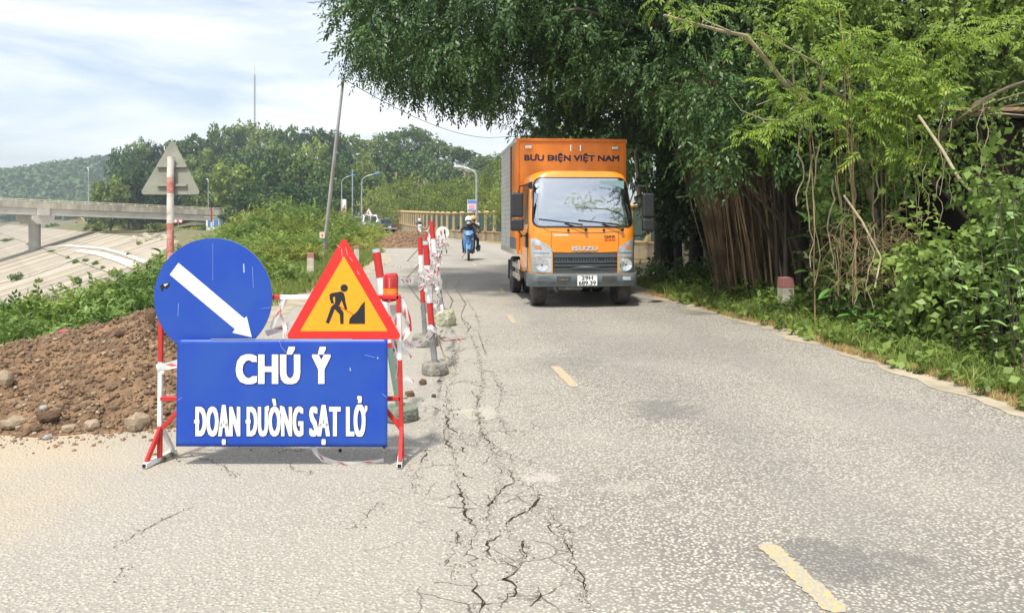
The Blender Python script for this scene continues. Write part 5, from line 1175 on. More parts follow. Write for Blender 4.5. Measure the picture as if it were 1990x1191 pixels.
m_refl = mat('lamp_reflector', (.80, .82, .84), .18, metal=.8); m_ind = mat('indicator_orange', (.55, .22, .12), .25, coat=.6); m_plate = mat('plate_white', (.80, .80, .78), .4)
m_steel = mat('dull_steel', (.30, .29, .27), .5, (.16, .14, .12), 6, metal=.5); m_tyre = mat('tyre_rubber', (.028, .028, .030), .85, (.07, .06, .05), 9, bump=.2)
m_chas = mat('chassis_black', (.03, .03, .03), .7, (.08, .065, .05), 5); m_silver = mat('ribbed_silver_panel', (.74, .73, .70), .5, (.58, .56, .52), 2)
m_int = mat('cab_interior', (.09, .09, .095), .8)
TO = Vector((1.24, 12.95, 0)); TR = math.radians(6)
tk = thing('box_truck', 'orange box truck with dark lettering above the windscreen driving towards the viewer', 'truck', TO, TR)
def tb(mb, name, m, parent=tk, **k): k.setdefault('world', False); return mb.build(name, m, parent, **k)
WZ = [(.40, .905), (.60, .925), (1.30, .93), (1.6, .915), (2.0, .885), (2.22, .865), (2.32, .82), (2.36, .70)]
def Wd(z): return float(np.interp(z, [a for a, b in WZ], [b for a, b in WZ]))
def Fy(z): return .0 if z < 1.28 else .36*((z-1.28)/1.05)**1.35
def front(x, z, off=0.0):
    w = Wd(z); r = .20; ax = abs(x); y = Fy(z)+.05*(x/w)**2
    if ax > w-r: y += r-math.sqrt(max(0, r*r-(ax-(w-r))**2))
    return Vector((x, y-off, z))
def outline(z, ny=8):
    w = Wd(z); P = []
    for i in range(ny): P.append(Vector((-w, 1.55-(1.55-Fy(z)-.30)*i/ny, z)))
    for i in range(37):
        a = -1+2*i/36; x = math.copysign(1-(1-abs(a))**1.7, a)*w; P.append(front(x, z))
    for i in range(ny): P.append(Vector((w, Fy(z)+.30+(1.55-Fy(z)-.30)*(i+1)/ny, z)))
    return P
zs = list(np.linspace(.56, 1.3, 7))+list(np.linspace(1.36, 2.22, 10))+[2.27, 2.31, 2.34, 2.36]
mb = MB(); mb.grid([outline(z) for z in zs]); top = outline(2.36); roof = [[Vector((p.x*k, p.y*k+.9*(1-k), 2.36+.035*(1-k*k))) for p in top] for k in (1, .8, .5, .2, .02)]; mb.grid(roof)
mb.grid([[Vector((s*Wd(z), 1.55, z)) for s in (-1, 1)] for z in zs])
# windscreen hole: leave body faces out behind the glass
def in_glass(c): return 1.42 < c.z < 2.2 and abs(c.x) < Wd(c.z)-.09 and c.y < .75
nf = [];
for f in mb.f:
    c = sum((Vector(mb.v[i]) for i in f), Vector())/len(f)
    if not in_glass(c): nf.append(f)
mb.f = nf; mb.mi = [0]*len(nf)
cab = tb(mb, 'cab_body', m_or, smooth=True)
def patch(rows, nx, off, m, name, parent=tk, th=.006, smooth=True):
    """rows: (z, xl, xr) bottom to top, follows the cab front"""
    A = []; B = []
    for z, xl, xr in rows:
        A.append([front(xl+(xr-xl)*i/nx, z, off) for i in range(nx+1)]); B.append([front(xl+(xr-xl)*i/nx, z, off-th) for i in range(nx+1)])
    g = MB().grid(A).grid(B); n = nx+1; m_ = len(rows); k = n*m_
    for i in range(m_-1): g.f += [(i*n, (i+1)*n, (i+1)*n+k, i*n+k), (i*n+nx, i*n+nx+k, (i+1)*n+nx+k, (i+1)*n+nx)]
    for j in range(nx): g.f += [(j, j+k, j+1+k, j+1), ((m_-1)*n+j, (m_-1)*n+j+1, (m_-1)*n+j+1+k, (m_-1)*n+j+k)]
    g.mi = [0]*len(g.f); return tb(g, name, m, parent, smooth=smooth)
def rrows(z0, z1, fl, fr, n=12, r=.12, ztl=0):
    out = []
    for i in range(n+1):
        z = z0+(z1-z0)*(.5-.5*math.cos(math.pi*i/n)); d = min(z-z0, z1-z); ins = r-math.sqrt(max(0, r*r-max(0, r-d)**2)) if d < r else 0
        out.append((z, fl(z)+ins, fr(z)-ins))
    return out
gk = patch(rrows(1.375, 2.255, lambda z: -Wd(z)+.035, lambda z: Wd(z)-.035, 18, .13), 40, .010, m_gask, 'windscreen_seal', th=.012)
# cut the seal to a ring
me = gk.data; bm = bmesh.new(); bm.from_mesh(me)
dl = [f for f in bm.faces if 1.425 < f.calc_center_median().z < 2.205 and abs(f.calc_center_median().x) < Wd(f.calc_center_median().z)-.115]
bmesh.ops.delete(bm, geom=dl, context='FACES'); bm.to_mesh(me); bm.free()
patch(rrows(1.40, 2.23, lambda z: -Wd(z)+.06, lambda z: Wd(z)-.06, 18, .12), 40, .014, m_wind, 'windscreen', th=.004)
# interior
tb(MB().box((0, .75, 1.28), (1.6, .7, .16)), 'dashboard', m_int); tb(MB().box((0, 1.45, 1.8), (1.66, .06, .95)), 'rear_panel', m_int)
for x in (-.45, .45): tb(MB().box((x, 1.15, 1.55), (.5, .14, .6)).box((x, 1.12, 1.95), (.28, .1, .2)), 'seat', mat('seat_cloth', (.13, .13, .14), .9), bevel=.03)
tb(MB().lathe([(.19, -.012), (.205, 0), (.19, .012)], (.42, .62, 1.5), 20, 'y'), 'steering_wheel', m_bplas)
# driver silhouette-free cab: headliner
tb(MB().box((0, 1.0, 2.26), (1.5, .9, .03)), 'headliner', mat('pale_liner', (.45, .44, .42), .9))
for dz, r in ((2.10, .05), (2.0, .045)):
    P = front(-.76, dz, .017); tb(MB().lathe([(r, 0), (r, .002)], P, 18, 'y'), 'inspection_sticker', mat('pale_sticker', (.60, .74, .82), .5))
P = front(.55, 2.12, .02); tb(MB().box(P+Vector((0, .004, 0)), (.42, .006, .14)), 'visor_sticker', mat('green_tint', (.22, .34, .34), .3))
# seams and cowl
def seam(pts, w=.006): return tb(MB().tube([front(x, z, .0025) for x, z in pts], w/2, 5, caps=False), 'panel_seam', m_gask, cab)
seam([(-.62, 1.31), (-.3, 1.285), (0, 1.28), (.3, 1.285), (.62, 1.31)]); seam([(-.62, 1.31), (-.70, 1.36)]); seam([(.62, 1.31), (.70, 1.36)])
seam([(-.57, 1.295), (-.575, 1.1), (-.56, .955)]); seam([(.60, 1.295), (.605, 1.1), (.59, .955)]); seam([(-.56, .955), (0, .950), (.59, .955)])
for x, z in ((-.28, 1.33), (.34, 1.33)): tb(MB().lathe([(.022, -.012), (.022, 0), (.01, .004)], front(x, z, .012), 12, 'y'), 'washer_jet', m_gask)
for (x0, z0, x1, z1) in ((.02, 1.335, -.78, 1.52), (.66, 1.335, -.10, 1.50)):
    a = front(x0, z0, .045); b = front(x0+(x1-x0)*.45, z0+(z1-z0)*.62, .04); c = front(x1, z1, .03)
    w = tb(MB().tube([a, b], .009, 6).lathe([(.028, -.03), (.028, 0)], a+Vector((0, .015, 0)), 12, 'y'), 'wiper', m_gask); tb(MB().bar(front(x0-.05, z0+.09, .028), c, .012, .02), 'blade', m_gask, w)
# grille
patch([(z, -.545, .575) for z in (.70, .78, .86, .945)], 20, .012, m_bplas, 'grille_upper', th=.03)
patch([(z, -.545, .575) for z in (.598, .65, .70)], 20, .008, m_chas, 'grille_recess', th=.02)
for k, z in enumerate((.895, .79, .73, .665, .612)): patch([(z-(.030 if k == 0 else .012), -.53, .56), (z+(.030 if k == 0 else .010), -.53, .56)], 20, .030 if k < 3 else .012, mat('grille_grey', (.07, .085, .095), .35), 'grille_bar', th=.03)
for i in range(22):
    x = -.48+i*.0465
    if abs(abs(x-.015)-.27) > .03: tb(MB().box(front(x, .828, .024), (.014, .02, .040)), 'grille_tooth', MATS['grille_grey'])
patch([(.690, -.24, .27), (.703, -.12, .15), (.716, -.02, .05)], 8, .035, mat('grille_grey2', (.16, .19, .15), .4), 'grille_badge', th=.01)
# headlamps
for s in (-1, 1):
    fl = (lambda z: -Wd(z)+.02) if s < 0 else (lambda z: .60); fr = (lambda z: -.565) if s < 0 else (lambda z: Wd(z)-.02)
    hl = patch([(z, (fl(z) if s < 0 else .60), (-.565 if s < 0 else fr(z))) for z in np.linspace(.61, .86, 6)], 10, .006, m_refl, 'headlamp', th=.02)
    up = []
    for z in np.linspace(.868, 1.19, 9):
        t = (z-1.03)/.18; k = max(0, t)
        if s < 0: up.append((z, -Wd(z)+.02, -.565-.30*min(1, k)*1.0))
        else: up.append((z, .60+.30*min(1, k), Wd(z)-.02))
    patch(up, 8, .006, m_lens, 'upper_lamp', th=.02)
    cx = s*.73
    for r, m__ in ((.112, m_chr), (.092, m_refl)): tb(MB().lathe([(r, 0), (r*.96, -.012), (r*.5, -.002), (0, 0)], front(cx, .735, .016 if r > .1 else .022), 24, 'y'), 'lamp_bowl', m__, hl, smooth=True)
    tb(MB().lathe([(.02, 0), (.018, -.02), (0, -.025)], front(cx, .735, .030), 12, 'y'), 'bulb', mat('dark_bulb', (.12, .12, .13), .2), hl)
    for k in range(6):
        a = k*math.pi/3+.3; tb(MB().bar(front(cx, .735, .032)+Vector((.035*math.cos(a), 0, .035*math.sin(a))), front(cx, .735, .032)+Vector((.085*math.cos(a), 0, .085*math.sin(a))), .006, .003), 'reflector_rib', m_steel, hl)
    patch([(1.00, s*.79-.05, s*.79+.05), (1.03, s*.79-.07, s*.79+.06), (1.07, s*.80-.04, s*.80+.04)], 4, .010, m_ind, 'indicator', th=.004)
    patch([(.935, s*.73-.13, s*.73+.13), (.945, s*.73-.13, s*.73+.13)], 6, .011, m_steel, 'lamp_divider', th=.006)
    tb(MB().box((s*(Wd(.6)+.012), .55, .72), (.03, .09, .09)), 'side_indicator', m_plate, bevel=.01)
# bumper
def bump_row(z, off, w=.955):
    P = []
    for i in range(33):
        x = -w+2*w*i/32; ax = abs(x); r = .16; y = -.055+.05*(x/w)**2
        if ax > w-r: y += r-math.sqrt(max(0, r*r-(ax-(w-r))**2))
        P.append(Vector((x, y-off, z)))
    return [Vector((-w, .42, z))]+P+[Vector((w, .42, z))]
mb = MB().grid([bump_row(z, o) for z, o in ((.36, -.05), (.375, 0), (.43, .015), (.455, .03), (.56, .03), (.585, .015), (.592, -.05), (.592, -.12))])
bpr = tb(mb, 'bumper', m_bump, smooth=True)
for x, w, m__ in ((-.70, .22, mat('bumper_recess', (.09, .11, .115), .6)), (.72, .22, MATS['bumper_recess']), (-.37, .24, m_chas), (.42, .26, m_chas)):
    y = -.055+.05*(x/.955)**2-.031; tb(MB().box((x, y, .505), (w, .012, .085)), 'bumper_pocket', m__, bpr, bevel=.004)
tb(MB().box((.72, -.072, .505), (.14, .012, .06)), 'fog_lamp', m_lens, bpr, bevel=.004)
tb(MB().box((-.36, -.085, .49), (.12, .012, .02)), 'tow_hook', m_steel, bpr)
pl = tb(MB().box((.03, -.095, .475), (.35, .008, .185)), 'number_plate', m_plate, bpr, bevel=.003)
pc = lambda u, v, w: Vector((u, -.0995-w, v))
class _P: pass
def ttext(body, x0, x1, z0, z1, conv, m, parent, bold=0, **k):
    o = text_obj(body, x0, x1, z0, z1, conv, m, parent, bold, **k); off = ORG[o.name]
    for v in o.data.vertices: v.co += off
    return o
heavy_text('29H', -.07, .13, .485, .552, pc, m_blk, pl, .003, .002, thick=.0001); heavy_text('689.39', -.12, .18, .398, .468, pc, m_blk, pl, .003, .002, thick=.0001)
for (x, z) in ((-.135, .39), (.195, .56)): pass
tb(MB().bar((-.145, -.1, .39), (.205, -.1, .39), .003, .003).bar((-.145, -.1, .56), (.205, -.1, .56), .003, .003).bar((-.143, -.1, .39), (-.143, -.1, .56), .003, .003).bar((.203, -.1, .39), (.203, -.1, .56), .003, .003), 'plate_border', m_blk, pl)
fc = lambda off: (lambda u, v, w: front(u, v, off+w))
heavy_text('ISUZU', -.22, .23, .980, 1.055, fc(.004), m_refl, cab, .008, .005, thick=.0006, spacing=1.1, w0=.003)
ttext('QKR', .345, .545, 1.190, 1.238, fc(.003), m_blk, cab, .02, thick=.002); ttext('230', .345, .545, 1.145, 1.180, fc(.003), m_sred, cab, .02, thick=.002)
patch([(1.235, -.53, -.28), (1.258, -.53, -.28)], 6, .004, m_film, 'white_strip', cab, th=.003)
# doors / side windows (left in the picture is the truck's right side)
for s in (-1, 1):
    def side(y, z, o=.004): return Vector((s*(Wd(z)+o), y, z))
    dr = tb(MB().grid([[side(y, z, .006) for y in (.42, .8, 1.2, 1.48)] for z in (.62, .9, 1.3, 1.36)]), 'door', m_or)
    tb(MB().grid([[side(y+max(0, (z-1.4))*.28*(1-(y-.45)/1.0), z, .008) for y in (.45, .8, 1.2, 1.46)] for z in (1.42, 1.7, 2.0, 2.17)]), 'window', m_dkg, dr)
    tb(MB().box((s*(Wd(1.2)+.02), 1.32, 1.2), (.03, .16, .04)), 'handle', m_bplas, dr)
    tb(MB().box((s*.945, .40, 1.15), (.05, .14, .26)), 'corner_vane', m_bplas, bevel=.02)
    # wheel arch and step
    tb(MB().box((s*.90, .62, .50), (.10, .24, .20)), 'arch_guard', m_bplas, bevel=.02)
    # mirrors
    mx_ = s*1.13; 
    mr = tb(MB().tube([(s*.90, .28, 2.10), (s*.98, .12, 2.10), (mx_*.98, .08, 2.08), (mx_, .08, 1.95)], .013, 8), 'mirror_arm', m_bplas, smooth=True)
    tb(MB().hull([(s*.86, .24, 2.03), (s*.86, .24, 2.17), (s*.94, .22, 2.06), (s*.94, .22, 2.15), (s*.90, .34, 2.04), (s*.90, .34, 2.17)]), 'mirror_mount', m_bplas, mr, bevel=.01)
    tb(MB().tube([(mx_, .10, 1.32), (s*1.06, .14, 1.24), (s*.95, .34, 1.22)], .012, 8), 'mirror_strut', m_bplas, mr, smooth=True)
    big = tb(MB().box((mx_+s*.02, .10, 1.76), (.215, .09, .42)), 'mirror', m_bplas, mr, bevel=.035, seg=4); sm = tb(MB().box((mx_+s*.02, .10, 1.42), (.225, .10, .21)), 'mirror', m_bplas, mr, bevel=.035, seg=4)
    for zc_, hh in ((1.76, .34), (1.42, .14)): tb(MB().box((mx_+s*.02, .148, zc_), (.17, .006, hh)), 'mirror_glass', m_chr, big)
# wheels
def wheel(x, y, r=.385, w=.21, dual=False):
    g = tb(MB().lathe([(r*.60, -w*.5), (r*.93, -w*.5), (r*.99, -w*.40), (r, -w*.2), (r*.985, -w*.19), (r*.985, -w*.17), (r, -w*.16), (r, w*.16), (r*.985, w*.17), (r*.985, w*.19), (r, w*.2), (r*.99, w*.40), (r*.93, w*.5), (r*.60, w*.5)], (x, y, r), 32, 'x'), 'wheel', m_tyre, smooth=True)
    sgn = 1 if x > 0 else -1
    tb(MB().lathe([(r*.61, w*.49), (r*.58, w*.36), (r*.50, w*.22), (r*.32, w*.30), (r*.26, w*.55), (0, w*.58)] if sgn > 0 else [(r*.61, -w*.49), (r*.58, -w*.36), (r*.50, -w*.22), (r*.32, -w*.30), (r*.26, -w*.55), (0, -w*.58)], (x, y, r), 24, 'x'), 'rim', m_steel, g, smooth=True)
    tb(MB().lathe([(r*.6, -w*.3), (.02, -w*.3), (.02, w*.3), (r*.6, w*.3)], (x, y, r), 20, 'x'), 'hub_disc', m_chas, g)
for x in (-.74, .74): wheel(x, .50)
for x in (-.86, -.60, .60, .86): wheel(x, 2.95, .375, .19)
# under body
tb(MB().box((-.36, 2.2, .62), (.09, 4.0, .18)).box((.36, 2.2, .62), (.09, 4.0, .18)), 'chassis_rail', m_chas)
tb(MB().tube([(-.66, .52, .38), (-.3, .52, .33), (.3, .52, .33), (.66, .52, .38)], .05, 8), 'front_axle', m_chas); tb(MB().tube([(-.66, 2.95, .38), (.66, 2.95, .38)], .06, 8).lathe([(.05, -.16), (.17, -.05), (.17, .05), (.05, .16)], (0, 2.95, .38), 14, 'x'), 'rear_axle', m_chas)
tb(MB().box((0, .9, .55), (.6, .7, .35)), 'engine_sump', m_chas, bevel=.04); tb(MB().box((-.22, .18, .33), (.42, .08, .06)).bar((-.50, .12, .38), (-.44, .2, .27), .05), 'silver_bracket', m_steel)
tb(MB().box((0, .35, .45), (1.5, .5, .14)), 'crossmember', m_chas)
tb(MB().box((-.80, 1.95, .55), (.30, .75, .32)), 'fuel_tank', m_steel, bevel=.05); tb(MB().box((.80, 1.95, .55), (.30, .75, .32)), 'battery_box', m_chas, bevel=.03)
for x in (-.96, .96): tb(MB().box((x, 1.95, .62), (.03, 1.1, .09)).box((x, 1.95, .42), (.03, 1.1, .09)).box((x, 1.5, .55), (.03, .05, .4)), 'side_guard', mat('side_guard_grey', (.42, .40, .36), .6, (.3, .26, .2), 5))
for x in (-.74, .74): tb(MB().box((x, 3.42, .45), (.46, .012, .42)), 'mud_flap', m_tyre)
# cargo box
BX, BW, BY0, BY1, BZ0, BZ1 = .085, 1.07, 1.66, 4.75, .86, 3.06
cg = tb(MB().box((BX, (BY0+BY1)/2, (BZ0+BZ1)/2), (2*BW, BY1-BY0, BZ1-BZ0)), 'cargo_box', m_orb, bevel=.012)
m_trim = mat('box_trim_orange', (.66, .19, .015), .5)
for s in (-1, 1):
    tb(MB().box((BX+s*(BW-.025), BY0-.010, (BZ0+BZ1)/2), (.055, .03, BZ1-BZ0+.02)), 'corner_post', m_trim, cg, bevel=.005)
tb(MB().box((BX, BY0-.010, BZ1-.02), (2*BW+.01, .034, .06)), 'top_rail', m_trim, cg, bevel=.005); tb(MB().box((BX, BY0-.008, BZ0+.02), (2*BW+.02, .03, .10)), 'bottom_rail', mat('beige_rail', (.52, .47, .36), .7), cg)
for x, z in ((BX-.84, BZ1-.16), (BX+.86, BZ1-.16)): lm_ = tb(MB().box((x, BY0-.012, z), (.13, .03, .06)), 'marker_lamp', m_chr, cg, bevel=.008); tb(MB().box((x, BY0-.03, z), (.10, .01, .04)), 'marker_lens', m_plate, lm_)
for x in (BX-.02, BX+.17): tb(MB().box((x, BY0-.006, BZ1-.17), (.022, .014, .12)), 'bracket_strip', m_refl, cg)
bc_ = lambda u, v, w: Vector((u, BY0-.003-w, v))
m_let = mat('dark_navy_lettering', (.02, .018, .05), .5)
MB().box((-.318, BY0-.0075, 2.6975), (.070, .001, .022)).build('lettering', m_let, cg, world=False)
MB().box((BX-.745+.0, BY0-.0065, 2.752), (.0, .0, .0)) and None
heavy_text('BƯU DIỆN VIỆT NAM', BX-.92, BX+.94, 2.64, 2.755, bc_, m_let, cg, .007, .006, spacing=1.0, thick=.0002)
# left and right sides: ribbed silver with orange and grey blocks
for s in (-1, 1):
    x = BX+s*(BW+.004)
    tb(MB().box((x-s*.004, BY0+1.15+(BY1-BY0-1.15)/2, (BZ0+BZ1)/2), (.012, BY1-BY0-1.18, BZ1-BZ0-.1)), 'side_backing', mat('grey_joint', (.40, .39, .37), .6), cg)
    for i in range(21):
        z = BZ0+.12+i*.098
        a = 1.15; tb(MB().box((x, BY0+a+(BY1-BY0-a)/2, z), (.016, BY1-BY0-a-.02, .088)), 'side_slat', m_silver, cg)
    tb(MB().box((x, BY0+.22, 2.0), (.014, .36, 1.7)), 'orange_panel', m_orb, cg); tb(MB().box((x, BY0+.6, 1.02), (.015, 1.08, .28)), 'grey_panel', mat('grey_block', (.12, .13, .16), .5), cg)
    tb(MB().box((x+s*.004, BY0+.95, 2.25), (.016, .12, 1.5)), 'dark_stripe', mat('brown_stripe', (.10, .05, .03), .5), cg); tb(MB().box((x+s*.004, BY0+.60, 2.45), (.015, .10, .55)), 'orange_block', m_orb, cg)
    tb(MB().box((x, (BY0+BY1)/2, BZ0+.02), (.03, BY1-BY0, .11)), 'side_rail', MATS['beige_rail'], cg); tb(MB().box((x, (BY0+BY1)/2, BZ1-.03), (.03, BY1-BY0, .07)), 'roof_rail', m_silver, cg)
tb(MB().box((BX, BY1+.012, (BZ0+BZ1)/2), (2*BW-.1, .02, BZ1-BZ0-.1)), 'rear_door', m_orb, cg)
tb(MB().box((BX, 1.58, 1.5), (1.7, .02, 1.2)), 'cab_gap_panel', m_chas)

# ================================================================ SCOOTERS AND RIDERS
m_dkcloth = mat('charcoal_jacket', (.028, .030, .040), .9, (.055, .058, .07), 9); m_jean = mat('navy_trousers', (.012, .016, .035), .9); m_shoe = mat('dark_shoe', (.02, .018, .018), .6)
m_hw = mat('white_helmet', (.78, .78, .76), .25, coat=.5); m_hy = mat('yellow_helmet', (.62, .38, .10), .3, coat=.5); m_skin = mat('skin', (.42, .24, .16), .6); m_visor = mat('dark_visor', (.015, .015, .02), .12)
m_mask = mat('white_mask', (.75, .77, .80), .8); m_sblue = mat('light_blue_scooter_paint', (.07, .24, .52), .28, coat=.6); m_swhite = mat('white_scooter_paint', (.72, .73, .75), .3, coat=.5); m_hair = mat('black_hair', (.01, .009, .008), .6)
def skin_mesh(name, J, E, root, mats, split):
    """continuous body grown from a joint graph with the Skin modifier"""
    keys = list(J); me = bpy.data.meshes.new('t'); me.from_pydata([J[k][:3] for k in keys], [(keys.index(a), keys.index(b)) for a, b in E], [])
    o = bpy.data.objects.new('t', me); COL.objects.link(o); md = o.modifiers.new('s', 'SKIN'); md.use_smooth_shade = True
    for i, k in enumerate(keys):
        r = J[k][3]; sv = me.skin_vertices[0].data[i]; sv.radius = r if hasattr(r, '__len__') else (r, r); sv.use_root = (k == root)
    sb_ = o.modifiers.new('u', 'SUBSURF'); sb_.levels = 1
    dg = bpy.context.evaluated_depsgraph_get(); dg.update(); out = bpy.data.meshes.new_from_object(o.evaluated_get(dg)); out.name = name
    bpy.data.objects.remove(o); out.materials.clear()
    for m in mats: out.materials.append(m)
    for p in out.polygons: p.material_index = split(p.center); p.use_smooth = True
    return out
def rider(parent_thing_label, loc, rotz, top, helmet, group=None, passenger=False, maskon=True, sx=1.0, name='person'):
    t = thing(name, parent_thing_label, 'person', loc, rotz, group)
    y0 = .12
    J = {'pelvis': (0, y0, .80, (.15, .12)), 'waist': (0, y0-.02, .95, (.135, .10)), 'chest': (0, y0-.07, 1.15, (.17, .12)), 'upper': (0, y0-.09, 1.27, (.13, .10)), 'neck': (0, y0-.11, 1.36, .055), 'skull': (0, y0-.13, 1.45, (.075, .085)), 'crown': (0, y0-.13, 1.54, (.07, .08))}
    E = [('pelvis', 'waist'), ('waist', 'chest'), ('chest', 'upper'), ('upper', 'neck'), ('neck', 'skull'), ('skull', 'crown')]
    for s, n in ((-1, 'L'), (1, 'R')):
        hand = (s*.30, y0-.52, 1.0) if not passenger else (s*.17, y0-.22, .98)
        J['sh'+n] = (s*.19, y0-.08, 1.26, .065); J['el'+n] = (s*.30, y0-.20, 1.05, .048); J['wr'+n] = (hand[0], hand[1]+.09, hand[2]+.01, .032); J['ha'+n] = (*hand, .034)
        J['hi'+n] = (s*.10, y0-.02, .78, .095); J['kn'+n] = (s*.20, y0-.42, .74, .066); J['an'+n] = (s*.19, y0-.34, .36, .044); J['to'+n] = (s*.20, y0-.50, .30, .04)
        E += [('upper', 'sh'+n), ('sh'+n, 'el'+n), ('el'+n, 'wr'+n), ('wr'+n, 'ha'+n), ('pelvis', 'hi'+n), ('hi'+n, 'kn'+n), ('kn'+n, 'an'+n), ('an'+n, 'to'+n)]
        for k, (dx, L_) in enumerate(((-.024, .05), (-.008, .06), (.010, .055), (.026, .045))):
            J['f%s%d' % (n, k)] = (hand[0]+dx, hand[1]-.05, hand[2]+.015, .009); J['g%s%d' % (n, k)] = (hand[0]+dx, hand[1]-.06, hand[2]-L_*.6, .008); E += [('ha'+n, 'f%s%d' % (n, k)), ('f%s%d' % (n, k), 'g%s%d' % (n, k))]
        J['th'+n] = (hand[0]-s*.045, hand[1]-.02, hand[2]-.02, .010); E += [('ha'+n, 'th'+n)]
    def split(c):
        if c.z > 1.385: return 2
        if c.z < .40 and c.y < y0-.30: return 3
        if c.z < .86 and not (c.y < y0-.36 and abs(c.x) > .25 and c.z > .85): return 1
        if c.y < y0-.44 and c.z > .9: return 2
        return 0
    me = skin_mesh('body', J, E, 'pelvis', [top, m_jean, m_skin, m_shoe], split); link('body', me, t)
    hc_ = Vector((0, y0-.13, 1.515)); hm = MB().lathe([(.125, -.04), (.138, .0), (.132, .05), (.108, .10), (.06, .135), (0, .145)], hc_, 22).build('helmet', helmet, t, world=False, smooth=True)
    MB().box(hc_+Vector((0, -.125, .005)), (.20, .07, .02)).build('peak', helmet, hm, world=False, bevel=.008)
    MB().lathe([(.095, -.02), (.108, 0), (.108, .045), (.1, .06)], hc_+Vector((0, -.025, -.075)), 18).build('visor', m_visor, hm, world=False, smooth=True)
    MB().hull([hc_+Vector(p) for p in ((-.075, -.06, -.07), (.075, -.06, -.07), (0, -.160, -.075), (-.06, -.135, -.09), (.06, -.135, -.09), (-.06, -.12, -.155), (.06, -.12, -.155), (0, -.135, -.17), (-.08, -.03, -.14), (.08, -.03, -.14))]).build('face_mask', m_mask if maskon else m_skin, t, world=False, smooth=True, bevel=.01)
    for sx_ in (-1, 1): MB().lathe([(.0, -.012), (.022, -.004), (.016, .012)], hc_+Vector((sx_*.085, .0, -.07)), 8, 'x').build('ear', m_skin, t, world=False)
    return t
def scooter(label, loc, rotz, paint, group=None):
    t = thing('scooter', label, 'scooter', loc, rotz, group)
    def b_(mb, n, m, p=t, **k): k.setdefault('world', False); return mb.build(n, m, p, **k)
    for y in (-.62, .62):
        w = b_(MB().lathe([(.19, -.04), (.255, -.045), (.275, -.025), (.28, 0), (.275, .025), (.255, .045), (.19, .04)], (0, y, .28), 28, 'x'), 'wheel', m_tyre, smooth=True)
        mb = MB().lathe([(.195, -.02), (.18, -.02), (.18, .02), (.195, .02)], (0, y, .28), 24, 'x').lathe([(.05, -.05), (.05, .05)], (0, y, .28), 12, 'x')
        for k in range(8): a = k*math.pi/4; mb.bar((0, y, .28), (0, y+.185*math.cos(a), .28+.185*math.sin(a)), .012)
        b_(mb, 'rim', m_refl, w)
    mb = MB()
    for s in (-1, 1): mb.tube([(s*.06, -.62, .28), (s*.065, -.55, .50), (s*.05, -.46, .78)], .02, 6)
    b_(mb, 'fork', m_refl)
    fen = []
    for a in np.linspace(math.radians(35), math.radians(150), 9): fen.append([Vector((x, -.62+math.cos(math.pi-a)*-1*(.32-abs(x)*.5), .28+math.sin(a)*(.33-abs(x)*.6))) for x in (-.07, -.045, 0, .045, .07)])
    b_(MB().grid(fen), 'front_fender', paint, smooth=True)
    b_(MB().hull([(s*.18, -.44, .98) for s in (-1, 1)]+[(s*.215, -.42, .82) for s in (-1, 1)]+[(s*.20, -.36, .55) for s in (-1, 1)]+[(s*.14, -.28, .30) for s in (-1, 1)]+[(0, -.58, .88), (0, -.56, .66), (s*.07, -.50, .60) if False else (.07, -.52, .60), (-.07, -.52, .60)]), 'leg_shield', paint, smooth=True, bevel=.015)
    b_(MB().hull([(s*.20, -.45, 1.03) for s in (-1, 1)]+[(s*.12, -.60, 1.0) for s in (-1, 1)]+[(s*.13, -.42, 1.12) for s in (-1, 1)]+[(s*.10, -.62, .93) for s in (-1, 1)]+[(0, -.56, 1.10)]), 'headlamp_cowl', paint, smooth=True, bevel=.01)
    b_(MB().hull([(s*.10, -.625, 1.01) for s in (-1, 1)]+[(s*.08, -.645, .95) for s in (-1, 1)]+[(0, -.655, .99)]), 'headlamp', m_lens, smooth=True)
    for s in (-1, 1): b_(MB().box((s*.15, -.565, .80), (.06, .04, .045)), 'indicator', m_ind, bevel=.01)
    b_(MB().tube([(-.34, -.42, 1.03), (-.2, -.45, 1.06), (.2, -.45, 1.06), (.34, -.42, 1.03)], .014, 8).tube([(-.37, -.41, 1.03), (-.25, -.44, 1.045)], .02, 8).tube([(.37, -.41, 1.03), (.25, -.44, 1.045)], .02, 8), 'handlebar', m_bplas)
    for s in (-1, 1):
        mi = b_(MB().tube([(s*.24, -.45, 1.06), (s*.30, -.44, 1.20), (s*.36, -.43, 1.23)], .008, 6), 'mirror_stalk', m_bplas); b_(MB().lathe([(0, -.02), (.05, -.015), (.055, .01)], (s*.38, -.43, 1.24), 14, 'y'), 'mirror', m_bplas, mi)
    b_(MB().box((0, -.12, .30), (.30, .42, .06)), 'footboard', m_bplas, bevel=.02); b_(MB().hull([(s*.13, .10, .32) for s in (-1, 1)]+[(s*.16, .15, .70) for s in (-1, 1)]+[(s*.14, .78, .74) for s in (-1, 1)]+[(s*.12, .55, .42) for s in (-1, 1)]), 'rear_body', paint, smooth=True, bevel=.015)
    b_(MB().hull([(s*.13, .02, .74) for s in (-1, 1)]+[(s*.15, .30, .80) for s in (-1, 1)]+[(s*.11, .80, .82) for s in (-1, 1)]+[(s*.12, .05, .70) for s in (-1, 1)]+[(s*.1, .75, .74) for s in (-1, 1)]), 'seat', m_bplas, smooth=True, bevel=.015)
    b_(MB().box((0, .28, .34), (.22, .4, .2)), 'engine', m_steel, bevel=.03); b_(MB().tube([(.14, .2, .26), (.16, .7, .34)], .045, 10), 'exhaust', m_steel); b_(MB().bar((-.12, .3, .30), (-.26, .35, .03), .02), 'kick_stand', m_steel)
    b_(MB().box((0, .86, .50), (.19, .01, .14)), 'number_plate', m_plate)
    return t
sp1 = gnd(909, 507)
SR = math.radians(3)
